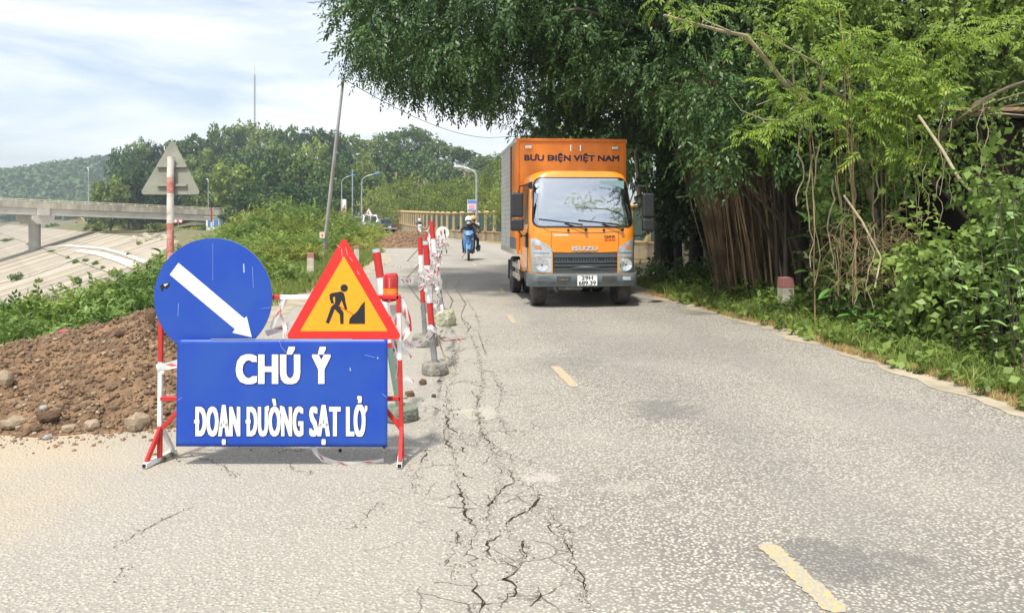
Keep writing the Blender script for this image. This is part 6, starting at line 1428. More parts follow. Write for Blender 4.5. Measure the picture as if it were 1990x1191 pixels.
sc1 = scooter('light blue motor scooter coming along the lane beside the barrier', sp1+Vector((0, .6, 0)), SR, m_sblue)
rider('person in a white helmet, mask and dark jacket riding the light blue scooter', sp1+Vector((0, .6, 0)), SR, m_dkcloth, m_hw)
rider('person in a yellow helmet riding pillion behind the white helmeted scooter rider', sp1+Vector((.14, 1.0, .03)), SR-.06, mat('olive_jacket', (.06, .07, .04), .9), m_hy, passenger=True, maskon=False)
tag(MB().hull([sp1+Vector(p) for p in ((.22, .9, .45), (.42, .95, .30), (.45, .8, .55), (.30, 1.2, .62), (.25, 1.1, .35), (.40, 1.1, .50))]).build('bag', mat('green_bag', (.10, .22, .10), .7), None, bevel=.02, smooth=True), 'green bag hanging at the side of the light blue scooter', 'bag')
sp2 = Vector(((815-CX)*70/F, 70, 0))
scooter('white motor scooter far up the road near the earth heap', sp2, .25, m_swhite); rider('person with a white helmet and dark clothes on the far white scooter', sp2, .25, m_dkcloth, m_hw)

# ================================================================ PICKUP AND VAN
m_pk = mat('dark_grey_car_paint', (.06, .07, .085), .3, coat=.6); m_vw = mat('white_car_paint', (.74, .74, .74), .35, coat=.4); m_tail = mat('red_tail_lamp', (.5, .03, .03), .25, coat=.5)
pp_ = Vector(((757-CX)*88/F, 88, 0)); pk = thing('pickup_truck', 'dark grey pickup truck driving away round the bend in front of the yellow fence', 'pickup', pp_, .42)
def k_(mb, n, m, p=pk, **k): k.setdefault('world', False); return mb.build(n, m, p, **k)
sec = [(-.90, .45), (-.92, .75), (-.86, 1.05), (.86, 1.05), (.92, .75), (.90, .45)]
bd = k_(MB().prism(sec, 5.1, lambda u, v, w: Vector((u, w, v))), 'body', m_pk, bevel=.06, smooth=True)
k_(MB().hull([(s*.80, 1.75, 1.05) for s in (-1, 1)]+[(s*.62, 2.05, 1.66) for s in (-1, 1)]+[(s*.62, 3.2, 1.68) for s in (-1, 1)]+[(s*.80, 4.0, 1.05) for s in (-1, 1)]), 'cab', m_pk, bevel=.04, smooth=True)
k_(MB().hull([(s*.66, 1.78, 1.12) for s in (-1, 1)]+[(s*.56, 1.98, 1.56) for s in (-1, 1)]+[(s*.66, 1.80, 1.12) for s in (-1, 1)]+[(s*.56, 2.02, 1.56) for s in (-1, 1)]), 'rear_window', m_dkg)
k_(MB().box((0, 1.0, 1.06), (1.5, 1.6, .04)), 'bed_cover', m_bplas); k_(MB().box((0, -.03, .86), (1.4, .04, .3)), 'tailgate', m_pk, bevel=.02); k_(MB().box((0, -.10, .55), (1.7, .16, .14)), 'bumper', m_refl, bevel=.02); k_(MB().box((0, -.06, .72), (.35, .03, .16)), 'number_plate', m_plate)
for s in (-1, 1): k_(MB().box((s*.80, -.02, .86), (.16, .06, .34)), 'tail_lamp', m_tail, bevel=.01); k_(MB().box((s*.98, 3.4, 1.15), (.16, .1, .14)), 'mirror', m_pk)
for s in (-1, 1):
    for y in (1.0, 4.1): w = k_(MB().lathe([(.2, -.12), (.34, -.12), (.37, -.08), (.37, .08), (.34, .12), (.2, .12)], (s*.80, y, .37), 20, 'x'), 'wheel', m_tyre, smooth=True); k_(MB().lathe([(.21, -.09), (.05, -.11), (.05, .11), (.21, .09)], (s*.80, y, .37), 16, 'x'), 'rim', m_refl, w)
vp = Vector(((720-CX)*92/F, 92, 0)); vn = thing('white_van', 'white van or small lorry facing the viewer behind the roadside triangle sign', 'van', vp, .25)
def v_(mb, n, m, p=vn, **k): k.setdefault('world', False); return mb.build(n, m, p, **k)
v_(MB().hull([(s*.92, -.1, .35) for s in (-1, 1)]+[(s*.92, -.15, 1.15) for s in (-1, 1)]+[(s*.80, .35, 2.15) for s in (-1, 1)]+[(s*.85, 4.2, 2.2) for s in (-1, 1)]+[(s*.92, 4.3, .4) for s in (-1, 1)]), 'body', m_vw, bevel=.06, smooth=True)
v_(MB().hull([(s*.80, -.16, 1.25) for s in (-1, 1)]+[(s*.72, .26, 1.98) for s in (-1, 1)]+[(s*.80, -.12, 1.25) for s in (-1, 1)]+[(s*.72, .3, 1.98) for s in (-1, 1)]), 'windscreen', m_dkg)
v_(MB().box((0, -.14, 1.62), (.05, .3, .7), Matrix.Rotation(-.5, 3, 'X')), 'screen_pillar', m_vw); v_(MB().box((0, -.17, .85), (1.1, .05, .18)), 'grille', m_bplas); v_(MB().box((0, -.2, .45), (1.8, .2, .2)), 'bumper', m_bump, bevel=.03)
for s in (-1, 1): v_(MB().box((s*.74, -.16, .88), (.26, .06, .18)), 'headlamp', m_lens, bevel=.02); v_(MB().box((s*1.03, .15, 1.5), (.12, .1, .26)), 'mirror', m_bplas, bevel=.02)
for s in (-1, 1):
    for y in (.8, 3.5): v_(MB().lathe([(.2, -.12), (.32, -.12), (.34, -.08), (.34, .08), (.32, .12), (.2, .12)], (s*.78, y, .34), 20, 'x'), 'wheel', m_tyre, smooth=True)
# roadside triangle sign in front of the van, facing us
YT = 60; ts = thing('triangle_sign', 'small white warning triangle on a pole in front of the distant white van', 'road sign', (at(717, 440, YT).x, YT, -.1))
bx0 = at(717, 404, YT).x-ts.location.x; Z = lambda py: CH-(py-HY)*YT/F
MB().tube([(0, 0, 0), (0, 0, Z(410)+.1)], .05, 8).build('post', m_galv, ts, world=False)
MB().prism([(-.42, Z(421)+.1), (.42, Z(421)+.1), (0, Z(403)+.1)], .03, lambda u, v, w: Vector((u, -.08+w, v))).build('sign_plate', m_pink, ts, world=False); MB().prism([(-.33, Z(420)+.1), (.33, Z(420)+.1), (0, Z(405.5)+.1)], .02, lambda u, v, w: Vector((u, -.095+w, v))).build('sign_face', m_film, ts, world=False)
MB().box((0, -.105, Z(414)+.1), (.05, .01, .26)).build('sign_mark', m_blk, ts, world=False)
# ================================================================ BANYAN AND THE RIGHT-HAND THICKET
def inpoly(px, py, poly):
    r = np.zeros(len(px), bool); n = len(poly)
    for i in range(n):
        x0, y0 = poly[i]; x1, y1 = poly[(i+1) % n]
        c = ((y0 > py) != (y1 > py)) & (px < (x1-x0)*(py-y0)/((y1-y0) or 1e-9)+x0); r ^= c
    return r
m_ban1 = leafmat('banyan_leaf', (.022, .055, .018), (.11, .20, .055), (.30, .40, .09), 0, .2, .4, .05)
m_lite = leafmat('young_pinnate_leaf', (.08, .16, .020), (.40, .53, .07), (.66, .68, .12), .12, .45, .5, .1)
m_mid = leafmat('creeper_leaf', (.06, .12, .025), (.25, .38, .08), (.44, .48, .13), .2, .35, .45)
m_root = mat('aerial_root', (.56, .39, .19), .9, (.15, .10, .06), 3, bump=.5, bscale=20, stretch=(3, 3, .25), objrand=.45)
m_limb = mat('grey_limb_bark', (.20, .17, .12), .95, (.09, .075, .055), 4, bump=.7, bscale=14)
m_twig = mat('pale_twig', (.42, .36, .22), .8, (.26, .22, .14), 6)
sprigA = make_sprig(11, .42, .105, .021, .35, 1, spread=60)
def sample_blobs(rs, poly, n, Y0, Y1, R0, R1, shrink=.6, ymin=None):
    xs_ = [p[0] for p in poly]; ys_ = [p[1] for p in poly]; out = []
    while len(out) < n:
        px = rs.uniform(min(xs_), max(xs_)); py = rs.uniform(min(ys_), max(ys_)); Y = rs.uniform(Y0, Y1); R = rs.uniform(R0, R1); rp = R*F/Y*shrink
        qx = np.array([px, px-rp, px+rp, px, px, px-rp*.7, px+rp*.7]); qy = np.array([py, py, py, py+rp, py, py+rp*.7, py+rp*.7])
        if inpoly(qx, qy, poly).all(): p = at(px, py, Y); out.append((p.x, p.y, p.z, R))
    return out
def banyan(name, label, base, trunk_top, blobs, limbs, tmpl, dens, seed, m_l, droop=.55, roots=None, tr=.45, group=None, smin=.7, smax=1.2):
    rs = np.random.RandomState(seed); t = thing(name, label, 'tree', base, 0, group); org = ORG[t.name]
    cl = Cloud(); blob_cloud(cl, blobs, tmpl, dens, rs, droop, smin, smax, shell=.3, up=.7, jitter=.5, flat=.8)
    me = cl.mesh('crown', org); link('crown', me, t, m_l)
    mb = MB(); r_ = random.Random(seed)
    top = Vector(trunk_top); b = Vector(base)
    mid = b.lerp(top, .5)+Vector((.15, .1, 0)); tk_ = MB()
    for k in range(6):
        a = k*1.05+seed; o = Vector((math.cos(a), math.sin(a), 0))*tr*.75; tk_.tube([b+o*1.5-Vector((0, 0, .2)), b+o*.8+Vector((0, 0, .7)), mid+o*.5, top+o*.3], [tr*.5, tr*.42, tr*.4, tr*.3], 9)
    tk_.tube([b, mid, top], [tr, tr*.85, tr*.6], 12); tk_.build('trunk', m_limb, t, smooth=True)
    for k, i in enumerate(limbs):
        q_ = Vector(blobs[i][:3]); d = q_-top; c1 = top+d*.35+Vector((r_.uniform(-.3, .3), r_.uniform(-.3, .3), .25*d.length*.3)); c2 = top+d*.7+Vector((r_.uniform(-.3, .3), r_.uniform(-.3, .3), .1))
        rr = min(.17, .05+.012*d.length)
        MB().tube([top-Vector((0, 0, .3)), c1, c2, q_, q_+d.normalized()*.4+Vector((0, 0, -.15))], [rr, rr*.75, rr*.5, rr*.28, rr*.12], 7).build('limb', m_limb, t, smooth=True)
    return t
# big canopy over the road
POLY = [(642, -120), (655, 20), (672, 60), (682, 105), (705, 150), (745, 172), (800, 188), (850, 205), (885, 214), (925, 205), (960, 200), (985, 222), (1005, 262), (1080, 255), (1240, 262), (1300, 320), (1400, 330), (1500, 300), (1700, 200), (2100, 150), (2200, -320), (1500, -420), (1000, -380)]
rs = np.random.RandomState(21)
cb = sample_blobs(rs, POLY, 300, 13.5, 20.5, .5, .95, .72)+sample_blobs(rs, [(650, -60), (690, 110), (750, 165), (880, 200), (985, 205), (1010, 250), (1240, 250), (1240, -60)], 90, 14, 18, .35, .6, .6)
POLY2 = [(985, 200), (1000, 275), (1230, 285), (1245, 440), (1290, 500), (1400, 480), (1440, 330), (1700, 250), (1700, 0), (1000, 0)]
cb2 = sample_blobs(rs, POLY2, 90, 19, 26, .6, 1.1, .7)
def clear_truck(b): px = CX+F*b[0]/b[1]; py = HY-F*(b[2]-CH)/b[1]; return not (975 < px < 1255 and b[1] < 18 and py+(b[3]+.42)*F/b[1] > 258)
cb = [b for b in cb if clear_truck(b)]
# deliberate tips along the silhouette
for px, py, Y, R in ((668, 30, 14.5, .30), (690, 75, 14.5, .32), (684, 112, 14.8, .26), (720, 140, 15, .3), (762, 160, 15.5, .3), (815, 172, 16, .34), (865, 190, 16.5, .33), (910, 190, 17, .33), (950, 185, 17, .32), (983, 195, 18, .3), (660, -10, 14.5, .3), (1010, 235, 19, .4), (1060, 240, 19.5, .4)):
    p = at(px, py, Y); cb.append((p.x, p.y, p.z, R))
BB = Vector((5.9, 17.2, 0))
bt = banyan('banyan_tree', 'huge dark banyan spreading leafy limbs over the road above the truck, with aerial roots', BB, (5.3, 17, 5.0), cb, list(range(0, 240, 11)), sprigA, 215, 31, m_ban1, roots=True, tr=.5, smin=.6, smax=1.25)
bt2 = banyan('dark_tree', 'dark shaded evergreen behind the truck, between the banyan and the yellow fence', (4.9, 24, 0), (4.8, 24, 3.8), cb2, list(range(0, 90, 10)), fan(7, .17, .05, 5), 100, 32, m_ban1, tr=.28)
# darker trunks right of the truck
def trunk_tree(px, pyb, w, label, lean=0, H=5.2, fork=False):
    b = gnd(px, pyb); t = thing('dark_tree', label, 'tree', b, 0, None); r = w/2*b.y/F
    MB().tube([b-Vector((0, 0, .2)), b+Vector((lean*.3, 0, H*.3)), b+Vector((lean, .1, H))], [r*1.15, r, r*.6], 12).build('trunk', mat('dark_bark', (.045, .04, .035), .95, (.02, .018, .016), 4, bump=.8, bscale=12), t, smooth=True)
    if fork:
        for s, m__ in ((-1, 1), (1, 1)): MB().tube([b+Vector((0, 0, 1.35)), b+Vector((s*r*2.2, 0, 1.6)), b+Vector((s*r*3.0, -.05, 2.3)), b+Vector((s*r*3.4, 0, 3.6))], [r*.55, r*.45, r*.35, r*.25], 8).build('limb', m_barkp, t, smooth=True)
    rs_ = np.random.RandomState(int(px)); cl = Cloud(); blob_cloud(cl, [(b.x+lean+rs_.normal()*.9, b.y+rs_.normal()*.8, H+rs_.normal()*.6, .8) for _ in range(9)], fan(7, .17, .05, 6), 80, rs_, .5, shell=.3)
    link('crown', cl.mesh('crown', b), t, m_ban1); return t
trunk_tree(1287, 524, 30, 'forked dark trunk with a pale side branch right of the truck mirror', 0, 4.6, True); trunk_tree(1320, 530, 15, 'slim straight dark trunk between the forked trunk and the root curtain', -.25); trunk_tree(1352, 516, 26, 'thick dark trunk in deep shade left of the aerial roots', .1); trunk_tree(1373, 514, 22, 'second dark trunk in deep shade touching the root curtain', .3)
# aerial roots, each a part of the banyan
ro = random.Random(5); roots_m = []
nroot = 0
for i in range(240):
    u = ro.random()
    pxb = 1415+ro.random()*150 if i % 6 else ro.uniform(1580, 1800); pyb = ro.uniform(540, 596); Y = ro.uniform(13.6, 17.5) if i % 6 else ro.uniform(10.5, 13)
    b = Vector(((pxb-CX)*Y/F, Y, -.05)); tp = Vector(((pxb-CX-ro.uniform(35, 95)*(1 if i % 6 else .4))*Y/F, Y+ro.uniform(-.4, .4), ro.uniform(3.2, 4.6)))
    r0 = (ro.uniform(.004, .013) if i % 9 else ro.uniform(.015, .022)) if i % 6 else ro.uniform(.003, .008); P = []
    for k in range(8):
        t_ = k/7; P.append(b.lerp(tp, t_)+Vector((math.sin(t_*4+i)*.04+ro.uniform(-.015, .015)+.10*t_*(1-t_)*2, ro.uniform(-.02, .02), 0)))
    MB().tube(P, [r0*(1.15-.5*k/7) for k in range(8)], 5, caps=False).build('aerial_root', m_root, bt, smooth=True, fix=False); nroot += 1
# fine dark hair roots behind: stuff
mb = MB()
for i in range(1150):
    pxb = ro.uniform(1392, 1600); Y = ro.uniform(14, 17.5); b = Vector(((pxb-CX)*Y/F, Y, ro.uniform(.0, 1.0))); tp = b+Vector((-ro.uniform(.3, .9), 0, ro.uniform(2.2, 4))); c = b.lerp(tp, .5)+Vector((ro.uniform(-.05, .1), 0, 0))
    mb.tube([b, c, tp], ro.uniform(.003, .010), 3, caps=False)
tag(mb.build('hair_roots', mat('dark_hair_root', (.27, .185, .10), .95, (.07, .05, .032), 2), bt, fix=False), kind='stuff')
# pale bare limbs reaching left at the top right, and the diagonal ones
def limb_px(pts, r, m, label, name='bare_branch', cat='branch', group=None):
    return tag(MB().tube([at(*p) for p in pts], r, 7).build(name, m, None, smooth=True), label, cat, group)
def ntube(mbx, pts, r0, r1, n=6): mbx.tube([at(*p) for p in pts], list(np.linspace(r0, r1, len(pts))), n)
yt = thing('pinnate_tree', 'light green feathery-leaved tree leaning out of the thicket with pale crooked branches', 'tree', (6.2, 11.5, 0))
bl_ = []
BRS = [([(1720, 600, 11.6), (1700, 420, 11.4), (1680, 330, 11.2), (1640, 250, 11), (1540, 180, 10.6), (1450, 70, 10.3), (1400, 60, 10.2), (1290, 30, 10)], .06, .018), ([(1640, 250, 11), (1590, 210, 10.6), (1600, 130, 10.4), (1480, 65, 10.2)], .03, .012), ([(1350, 50, 10.1), (1300, 62, 10)], .012, .006), ([(1420, 62, 10.2), (1370, 40, 10.2), (1345, 10, 10.2)], .014, .006),
       ([(1560, 250, 10.6), (1545, 200, 10.5), (1540, 120, 10.4)], .018, .012), ([(1590, 210, 10.6), (1555, 180, 10.5), (1530, 155, 10.4)], .014, .008), ([(1560, 180, 10.5), (1510, 190, 10.3), (1470, 205, 10.2)], .010, .005),
       ([(1640, 190, 10.8), (1600, 165, 10.6), (1585, 135, 10.5)], .022, .012), ([(1680, 330, 11.2), (1740, 240, 10.8), (1770, 180, 10.6), (1790, 100, 10.5)], .03, .01), ([(1485, 233, 10.3), (1440, 215, 10.2), (1418, 185, 10.1)], .010, .004), ([(1560, 190, 10.4), (1535, 215, 10.4), (1545, 235, 10.4), (1485, 233, 10.3)], .014, .009)]
for P, a, b in BRS:
    m_ = MB(); ntube(m_, P, a, b, 7); m_.build('branch', m_twig, yt, smooth=True)
fern = make_sprig(15, .42, .125, .020, .30, 3, spread=70, jit=.12)
rs = np.random.RandomState(8); cl = Cloud(); PL = []
def clump(px, py, Y, n, sx, sy):
    for _ in range(int(n*1.35)): p = at(px+rs.normal()*sx, py+rs.normal()*sy, Y+rs.normal()*.25); PL.append(p[:])
for px, py, n, sx, sy in ((1500, 75, 16, 26, 18), (1640, 85, 34, 36, 16), (1720, 110, 60, 42, 26), (1780, 130, 60, 40, 30), (1700, 160, 40, 45, 26), (1510, 175, 26, 26, 16), (1590, 195, 16, 24, 14), (1640, 210, 36, 40, 18), (1500, 240, 26, 30, 14), (1700, 250, 50, 45, 26), (1770, 300, 30, 40, 20), (1880, 70, 34, 36, 22), (1460, 260, 16, 22, 12), (1560, 10, 18, 40, 10), (1620, 0, 14, 30, 10), (1810, 190, 36, 30, 22), (1740, 210, 40, 40, 22), (1950, 50, 26, 30, 30), (1350, 15, 12, 30, 12), (1320, 0, 14, 40, 14)):
    clump(px, py, 10.3 if px < 1900 else 9.2, n, sx, sy)
PL = np.array(PL); k = len(PL); D = rand_dirs(rs, k)*np.array((1, .8, .35))+np.array((0, -.25, -.12)); U = np.tile((0, -.35, 1.0), (k, 1))+rs.normal(size=(k, 3))*.25
cl.add(*scatter(fern, PL, D, U, rs.uniform(.38, .85, k), rs, .45)); link('crown', cl.mesh('crown', ORG[yt.name]), yt, m_lite)
# crowns of the thicket: layered shrubs and small trees filling the right side
shr = [make_sprig(9, .34, .085, .030, .25, 11+i, shape=leafquad, spread=58) for i in range(2)]
broad = make_sprig(6, .30, .12, .042, .3, 15, shape=leafquad)
def thick(name, label, base, poly, n, Y0, Y1, R0, R1, tm, dens, m_l, seed, droop=.25, trunks=3, cat='shrub', shrink=.5):
    rs = np.random.RandomState(seed); b = Vector(base); t = thing(name, label, cat, b); bl = sample_blobs(rs, poly, n, Y0, Y1, R0, R1, shrink); cl = Cloud()
    blob_cloud(cl, bl, tm, dens, rs, droop, .7, 1.2, shell=.35, up=.75, jitter=.5); link('foliage' if cat == 'shrub' else 'crown', cl.mesh('foliage', b), t, m_l)
    mb = MB(); 
    for i in range(0, len(bl), max(1, len(bl)//12)):
        q_ = Vector(bl[i][:3]); g = Vector((b.x+rs.normal()*.3, b.y+rs.normal()*.3, -.1)); mb.tube([g, g.lerp(q_, .5)+Vector((0, 0, .3)), q_], [.045, .03, .01], 6, caps=False)
    mb.build('stem' if cat == 'shrub' else 'trunk', m_trunk, t, smooth=True, fix=False); return t
thick('thicket_tree', 'dense mid green tree filling the top right corner behind the feathery branches', (8.0, 13.2, 0), [(1500, -250), (1480, 60), (1560, 200), (1700, 320), (1850, 330), (1900, 240), (2100, 220), (2300, -250)], 120, 11.5, 15, .4, .8, shr[0], 170, m_mid, 41, cat='tree')
thick('thicket_tree', 'olive leafy tree hanging over the root curtain', (6.6, 14.5, 0), [(1330, 180), (1345, 330), (1385, 400), (1420, 310), (1560, 320), (1600, 440), (1640, 480), (1740, 400), (1740, 160), (1500, 120)], 80, 12, 15, .3, .6, sprigA, 180, m_ban1, 42, cat='tree')
thick('thicket_tree', 'leafy dark screen of a tree hanging in front of the dark shed', (7.8, 11.2, 0), [(1720, 230), (1750, 420), (1860, 400), (1990, 330), (2150, 420), (2150, 180), (1900, 190)], 22, 10.3, 12, .22, .42, shr[1], 100, m_mid, 43, cat='tree', shrink=.3)
thick('shrub', 'creeper-covered shrub with pointed leaves under the shed eave, right of the twiggy bank', (6.4, 9.6, 0), [(1760, 480), (1830, 455), (1900, 470), (1960, 500), (1970, 640), (1760, 640), (1730, 560)], 40, 8.6, 10, .25, .42, broad, 150, m_mid, 44)
thick('shrub', 'tall pale leafed shrub at the right edge below the diagonal bare branch', (6.1, 8.6, 0), [(1900, 420), (1960, 370), (2100, 340), (2150, 640), (1930, 640), (1915, 520)], 40, 7.6, 9.2, .22, .4, broad, 170, m_mid, 45)
thick('shrub', 'brown twiggy overgrown bank right of the root curtain', (6.1, 11.5, 0), [(1600, 420), (1680, 440), (1770, 480), (1790, 620), (1620, 620), (1590, 540)], 44, 10.5, 12.5, .25, .45, shr[0], 110, leafmat('olive_twiggy_leaf', (.06, .075, .02), (.18, .20, .06), (.34, .26, .12), .1, .3), 46)
thick('shrub', 'dark low undergrowth in the shade right of the truck', (4.2, 20, 0), [(1245, 515), (1420, 515), (1480, 560), (1470, 590), (1330, 572), (1240, 560)], 46, 15.5, 21, .25, .45, fan(7, .10, .03, 3), 180, m_mid, 47, -.2)
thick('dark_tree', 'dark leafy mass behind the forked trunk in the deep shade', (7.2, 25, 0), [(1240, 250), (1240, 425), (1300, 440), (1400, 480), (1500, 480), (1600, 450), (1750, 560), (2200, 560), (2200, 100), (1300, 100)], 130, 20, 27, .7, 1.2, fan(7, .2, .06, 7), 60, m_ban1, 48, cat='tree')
thick('vine_curtain', 'light green creeper climbing the aerial roots', (5.6, 11.8, 0), [(1590, 330), (1640, 320), (1665, 520), (1640, 600), (1590, 590), (1600, 460)], 22, 11.0, 11.8, .15, .28, broad, 220, m_mid, 49, .6)
thick('vine_curtain', 'long creeper with heart-shaped leaves hanging right of the pale diagonal branch', (7.0, 9.0, 0), [(1880, 330), (1940, 340), (1965, 440), (1990, 560), (1900, 560), (1905, 420)], 16, 8.6, 9.2, .12, .22, broad, 260, m_mid, 50, .6)
thick('vine_curtain', 'pale creeper draped over the middle of the root curtain, left of the twiggy bank', (5.9, 12.4, 0), [(1640, 300), (1740, 300), (1780, 430), (1750, 560), (1660, 580), (1625, 450)], 26, 10.8, 12.2, .15, .30, shr[0], 150, m_mid, 51, .5, shrink=.4)
thick('vine_curtain', 'leafy creeper hanging from the canopy over the upper part of the root curtain', (5.2, 13.4, 0), [(1380, 220), (1560, 220), (1600, 310), (1520, 325), (1450, 300), (1400, 340), (1360, 310)], 26, 12.4, 13.5, .18, .34, shr[1], 130, m_mid, 52, .6, shrink=.4)
# low ground cover on the verge
rs = np.random.RandomState(61); cl = Cloud(); n = 7000
Y = rs.uniform(5.2, 17, n); X = interp(Y, RIGHT)+.85+rs.uniform(0, 1, n)**.8*3.2; P = np.stack([X, Y, rs.uniform(.02, .30, n)*np.minimum(1, (X-interp(Y, RIGHT)-.6)/.8)], 1)
cl.add(*scatter(fan(6, .09, .032, 12), P, rand_dirs(rs, n)*np.array((1, 1, .4))+np.array((0, 0, .25)), np.tile((0, -.2, 1.0), (n, 1)), rs.uniform(.6, 1.2, n), rs, .3))
tag(link('ground_cover', cl.mesh('ground_cover'), None, leafmat('ground_cover_leaf', (.07, .13, .025), (.27, .38, .08), (.46, .48, .14), 0, .35, .5, .1)), 'low leafy ground cover along the foot of the right-hand thicket', 'ground cover', None, 'stuff')
# broad-leaved plants with countable leaves
def leafplant(base, n, L, label, sd, H=.6, m=None, group=None, lean=0):
    r_ = random.Random(sd); t = thing('broadleaf_plant', label, 'plant', base, r_.uniform(0, 6), group); m = m or mat('glossy_green_leaf', (.07, .19, .035), .38, (.12, .28, .06), 6, objrand=.25)
    if sd % 1 == 0:
        g = []; 
        for i in range(7):
            u = i/6; w = .17*L*math.sin(math.pi*min(1, u*.93+.05))**.8+.002; z = -.35*L*u*u
            g.append([Vector((L*u, -w, z+w*.35)), Vector((L*u, 0, z)), Vector((L*u, w, z+w*.35))])
        lm = MB().grid(g); me = bpy.data.meshes.new('leaf'); me.from_pydata([tuple(v) for v in lm.v], [], lm.f); me.materials.append(m); me.polygons.foreach_set('use_smooth', [True]*len(me.polygons))
    MB().tube([(0, 0, -.1), (.03, .02, H*.25), (-.04, .03, H*.5), (.03, -.02, H*.75), (0, 0, H)], [.007, .007, .006, .005, .004] if sd >= 100 else [.012, .011, .010, .008, .006], 6).build('stem', m_trunk, t, world=False)
    for i in range(n):
        o = bpy.data.objects.new('leaf', me); COL.objects.link(o); o.parent = t; a = i*2.4+r_.uniform(-.3, .3); hz = H*(.35+.65*i/n)
        o.location = (0, 0, hz); o.rotation_euler = (r_.uniform(-.3, .3), -r_.uniform(-.2, .75)*(.4+i/n), a); s_ = r_.uniform(.75, 1.1); o.scale = (s_,)*3
    return t
for i, (px, py, Y, n, L, H, lab) in enumerate(((1600, 545, 11.6, 11, .34, .95, 'broad-leaved plant with drooping glossy leaves right of the squat marker post'), (1622, 575, 10.8, 10, .30, .55, 'star-shaped rosette of long leaves beside the squat marker post'), (1560, 590, 12.6, 8, .26, .30, 'low leafy plant hiding the foot of the squat marker post'), (1575, 480, 12.2, 9, .36, 1.55, 'tall plant with hanging pale green leaves in front of the root curtain'),
                                               (1510, 590, 13.6, 7, .22, .3, 'small leafy plant left of the squat marker post'), (1470, 580, 14.6, 8, .25, .35, 'young plant at the foot of the aerial roots'), (1660, 590, 10.2, 9, .26, .4, 'bushy rosette low in front of the twiggy bank'), (1700, 610, 9.4, 9, .24, .35, 'bright leafy plant in the verge below the twiggy bank'))):
    leafplant(Vector(((px-CX)*Y/F, Y, 0)), n, L, lab, i, H)
# heart-shaped leaf sprays at the right edge, big enough to pick out
hm_ = mat('pale_green_leaf', (.16, .27, .08), .42, (.26, .38, .12), 5, objrand=.3)
for i, (px, py, Y) in enumerate(((1968, 380, 7.4), (1940, 410, 7.6), (1975, 450, 7.3), (1905, 470, 7.9), (1850, 480, 8.2), (1980, 520, 7.0), (1925, 540, 7.5), (1870, 545, 8.0), (1985, 130, 8.0), (1960, 165, 8.0), (1925, 150, 8.3), (1895, 135, 8.6), (1950, 320, 7.9), (1935, 290, 8.3))):
    p = at(px, py, Y); 
    if py > 300: leafplant(Vector((p.x, p.y, 0)), 10, .16, '%s climbing stem from the top among the pale leaved sprays at the right edge' % ORD[i], 100+i, p.z, hm_, 'pale leaved climbing stems at the right edge')
# hanging vines / lianas
lr_ = random.Random(17); k = 0
for (px, y0, y1, Y, r) in ((1555, 250, 400, 10.5, .012), (1572, 300, 520, 10.6, .010), (1585, 280, 560, 10.8, .009), (1655, 300, 420, 10.8, .010), (1700, 290, 430, 10.6, .012), (1740, 160, 330, 10.4, .006), (1762, 150, 400, 10.3, .006), (1785, 250, 440, 10.2, .006), (1830, 180, 380, 10, .006), (1842, 230, 400, 10, .006), (1905, 200, 340, 9.4, .005), (1915, 210, 335, 9.4, .005), (1800, 320, 450, 10, .005), (1825, 340, 460, 9.8, .005), (1660, 470, 590, 9.8, .008), (1690, 460, 600, 9.6, .008), (865, 85, 130, 15, .008), (870, 95, 150, 15, .006), (852, 100, 140, 15, .006), (1615, 350, 520, 10.6, .012), (1632, 340, 560, 10.7, .010)):
    n = 9; P = [at(px+lr_.uniform(-4, 4)+6*math.sin(i*.9+px), y0+(y1-y0)*i/n, Y) for i in range(n+1)]; m = m_twig if px > 900 else m_root
    tag(MB().tube(P, [r*1.1]*5+[r*.8]*5, 5).build('hanging_vine', m, None, smooth=True), '%s thin vine from the left among those hanging in the right-hand thicket' % ORD[k] if px > 900 else 'thin root thread hanging from the canopy edge over the road', 'vine', 'thin hanging vines'); k += 1
limb_px([(1785, 225, 9.8), (1830, 290, 9.5), (1862, 345, 9.2), (1900, 385, 9.0), (1945, 408, 8.8)], [.018, .02, .02, .018, .013], m_twig, 'pale bare branch slanting down to the right in front of the dark shed')
limb_px([(1740, 360, 11), (1790, 310, 10.8), (1850, 240, 10.5), (1900, 200, 10.2), (1960, 170, 10), (2050, 140, 9.8)], [.06, .055, .05, .035, .025, .02], m_limb, 'thick greyish limb rising to the right towards the shed eave')
for i, (a, b) in enumerate((((1870, 225), (1935, 185)), ((1880, 222), (1990, 180)), ((1885, 225), (2000, 200)), ((1860, 235), (1930, 190)), ((1890, 225), (1995, 225)))):
    limb_px([(*a, 10.4), ((a[0]+b[0])/2, (a[1]+b[1])/2-4, 10.1), (*b, 9.8)], [.02, .014, .009], m_twig, '%s of the thin pale branches fanning out to the right above the shed eave' % ORD[i], group='thin fanning branches')
limb_px([(1640, 380, 10.3), (1675, 430, 10), (1712, 500, 9.7), (1700, 560, 9.4)], [.016, .016, .012, .01], m_twig, 'crooked pale stem over the twiggy bank'); limb_px([(1362, 175, 13), (1330, 190, 13.2), (1290, 175, 13.5)], [.01, .008, .005], m_twig, 'small bare forked twig in the canopy right of the truck'); limb_px([(1316, 384, 14), (1350, 380, 14.5), (1380, 372, 15)], [.010, .012, .015], m_twig, 'bare horizontal twig in the shade right of the truck')
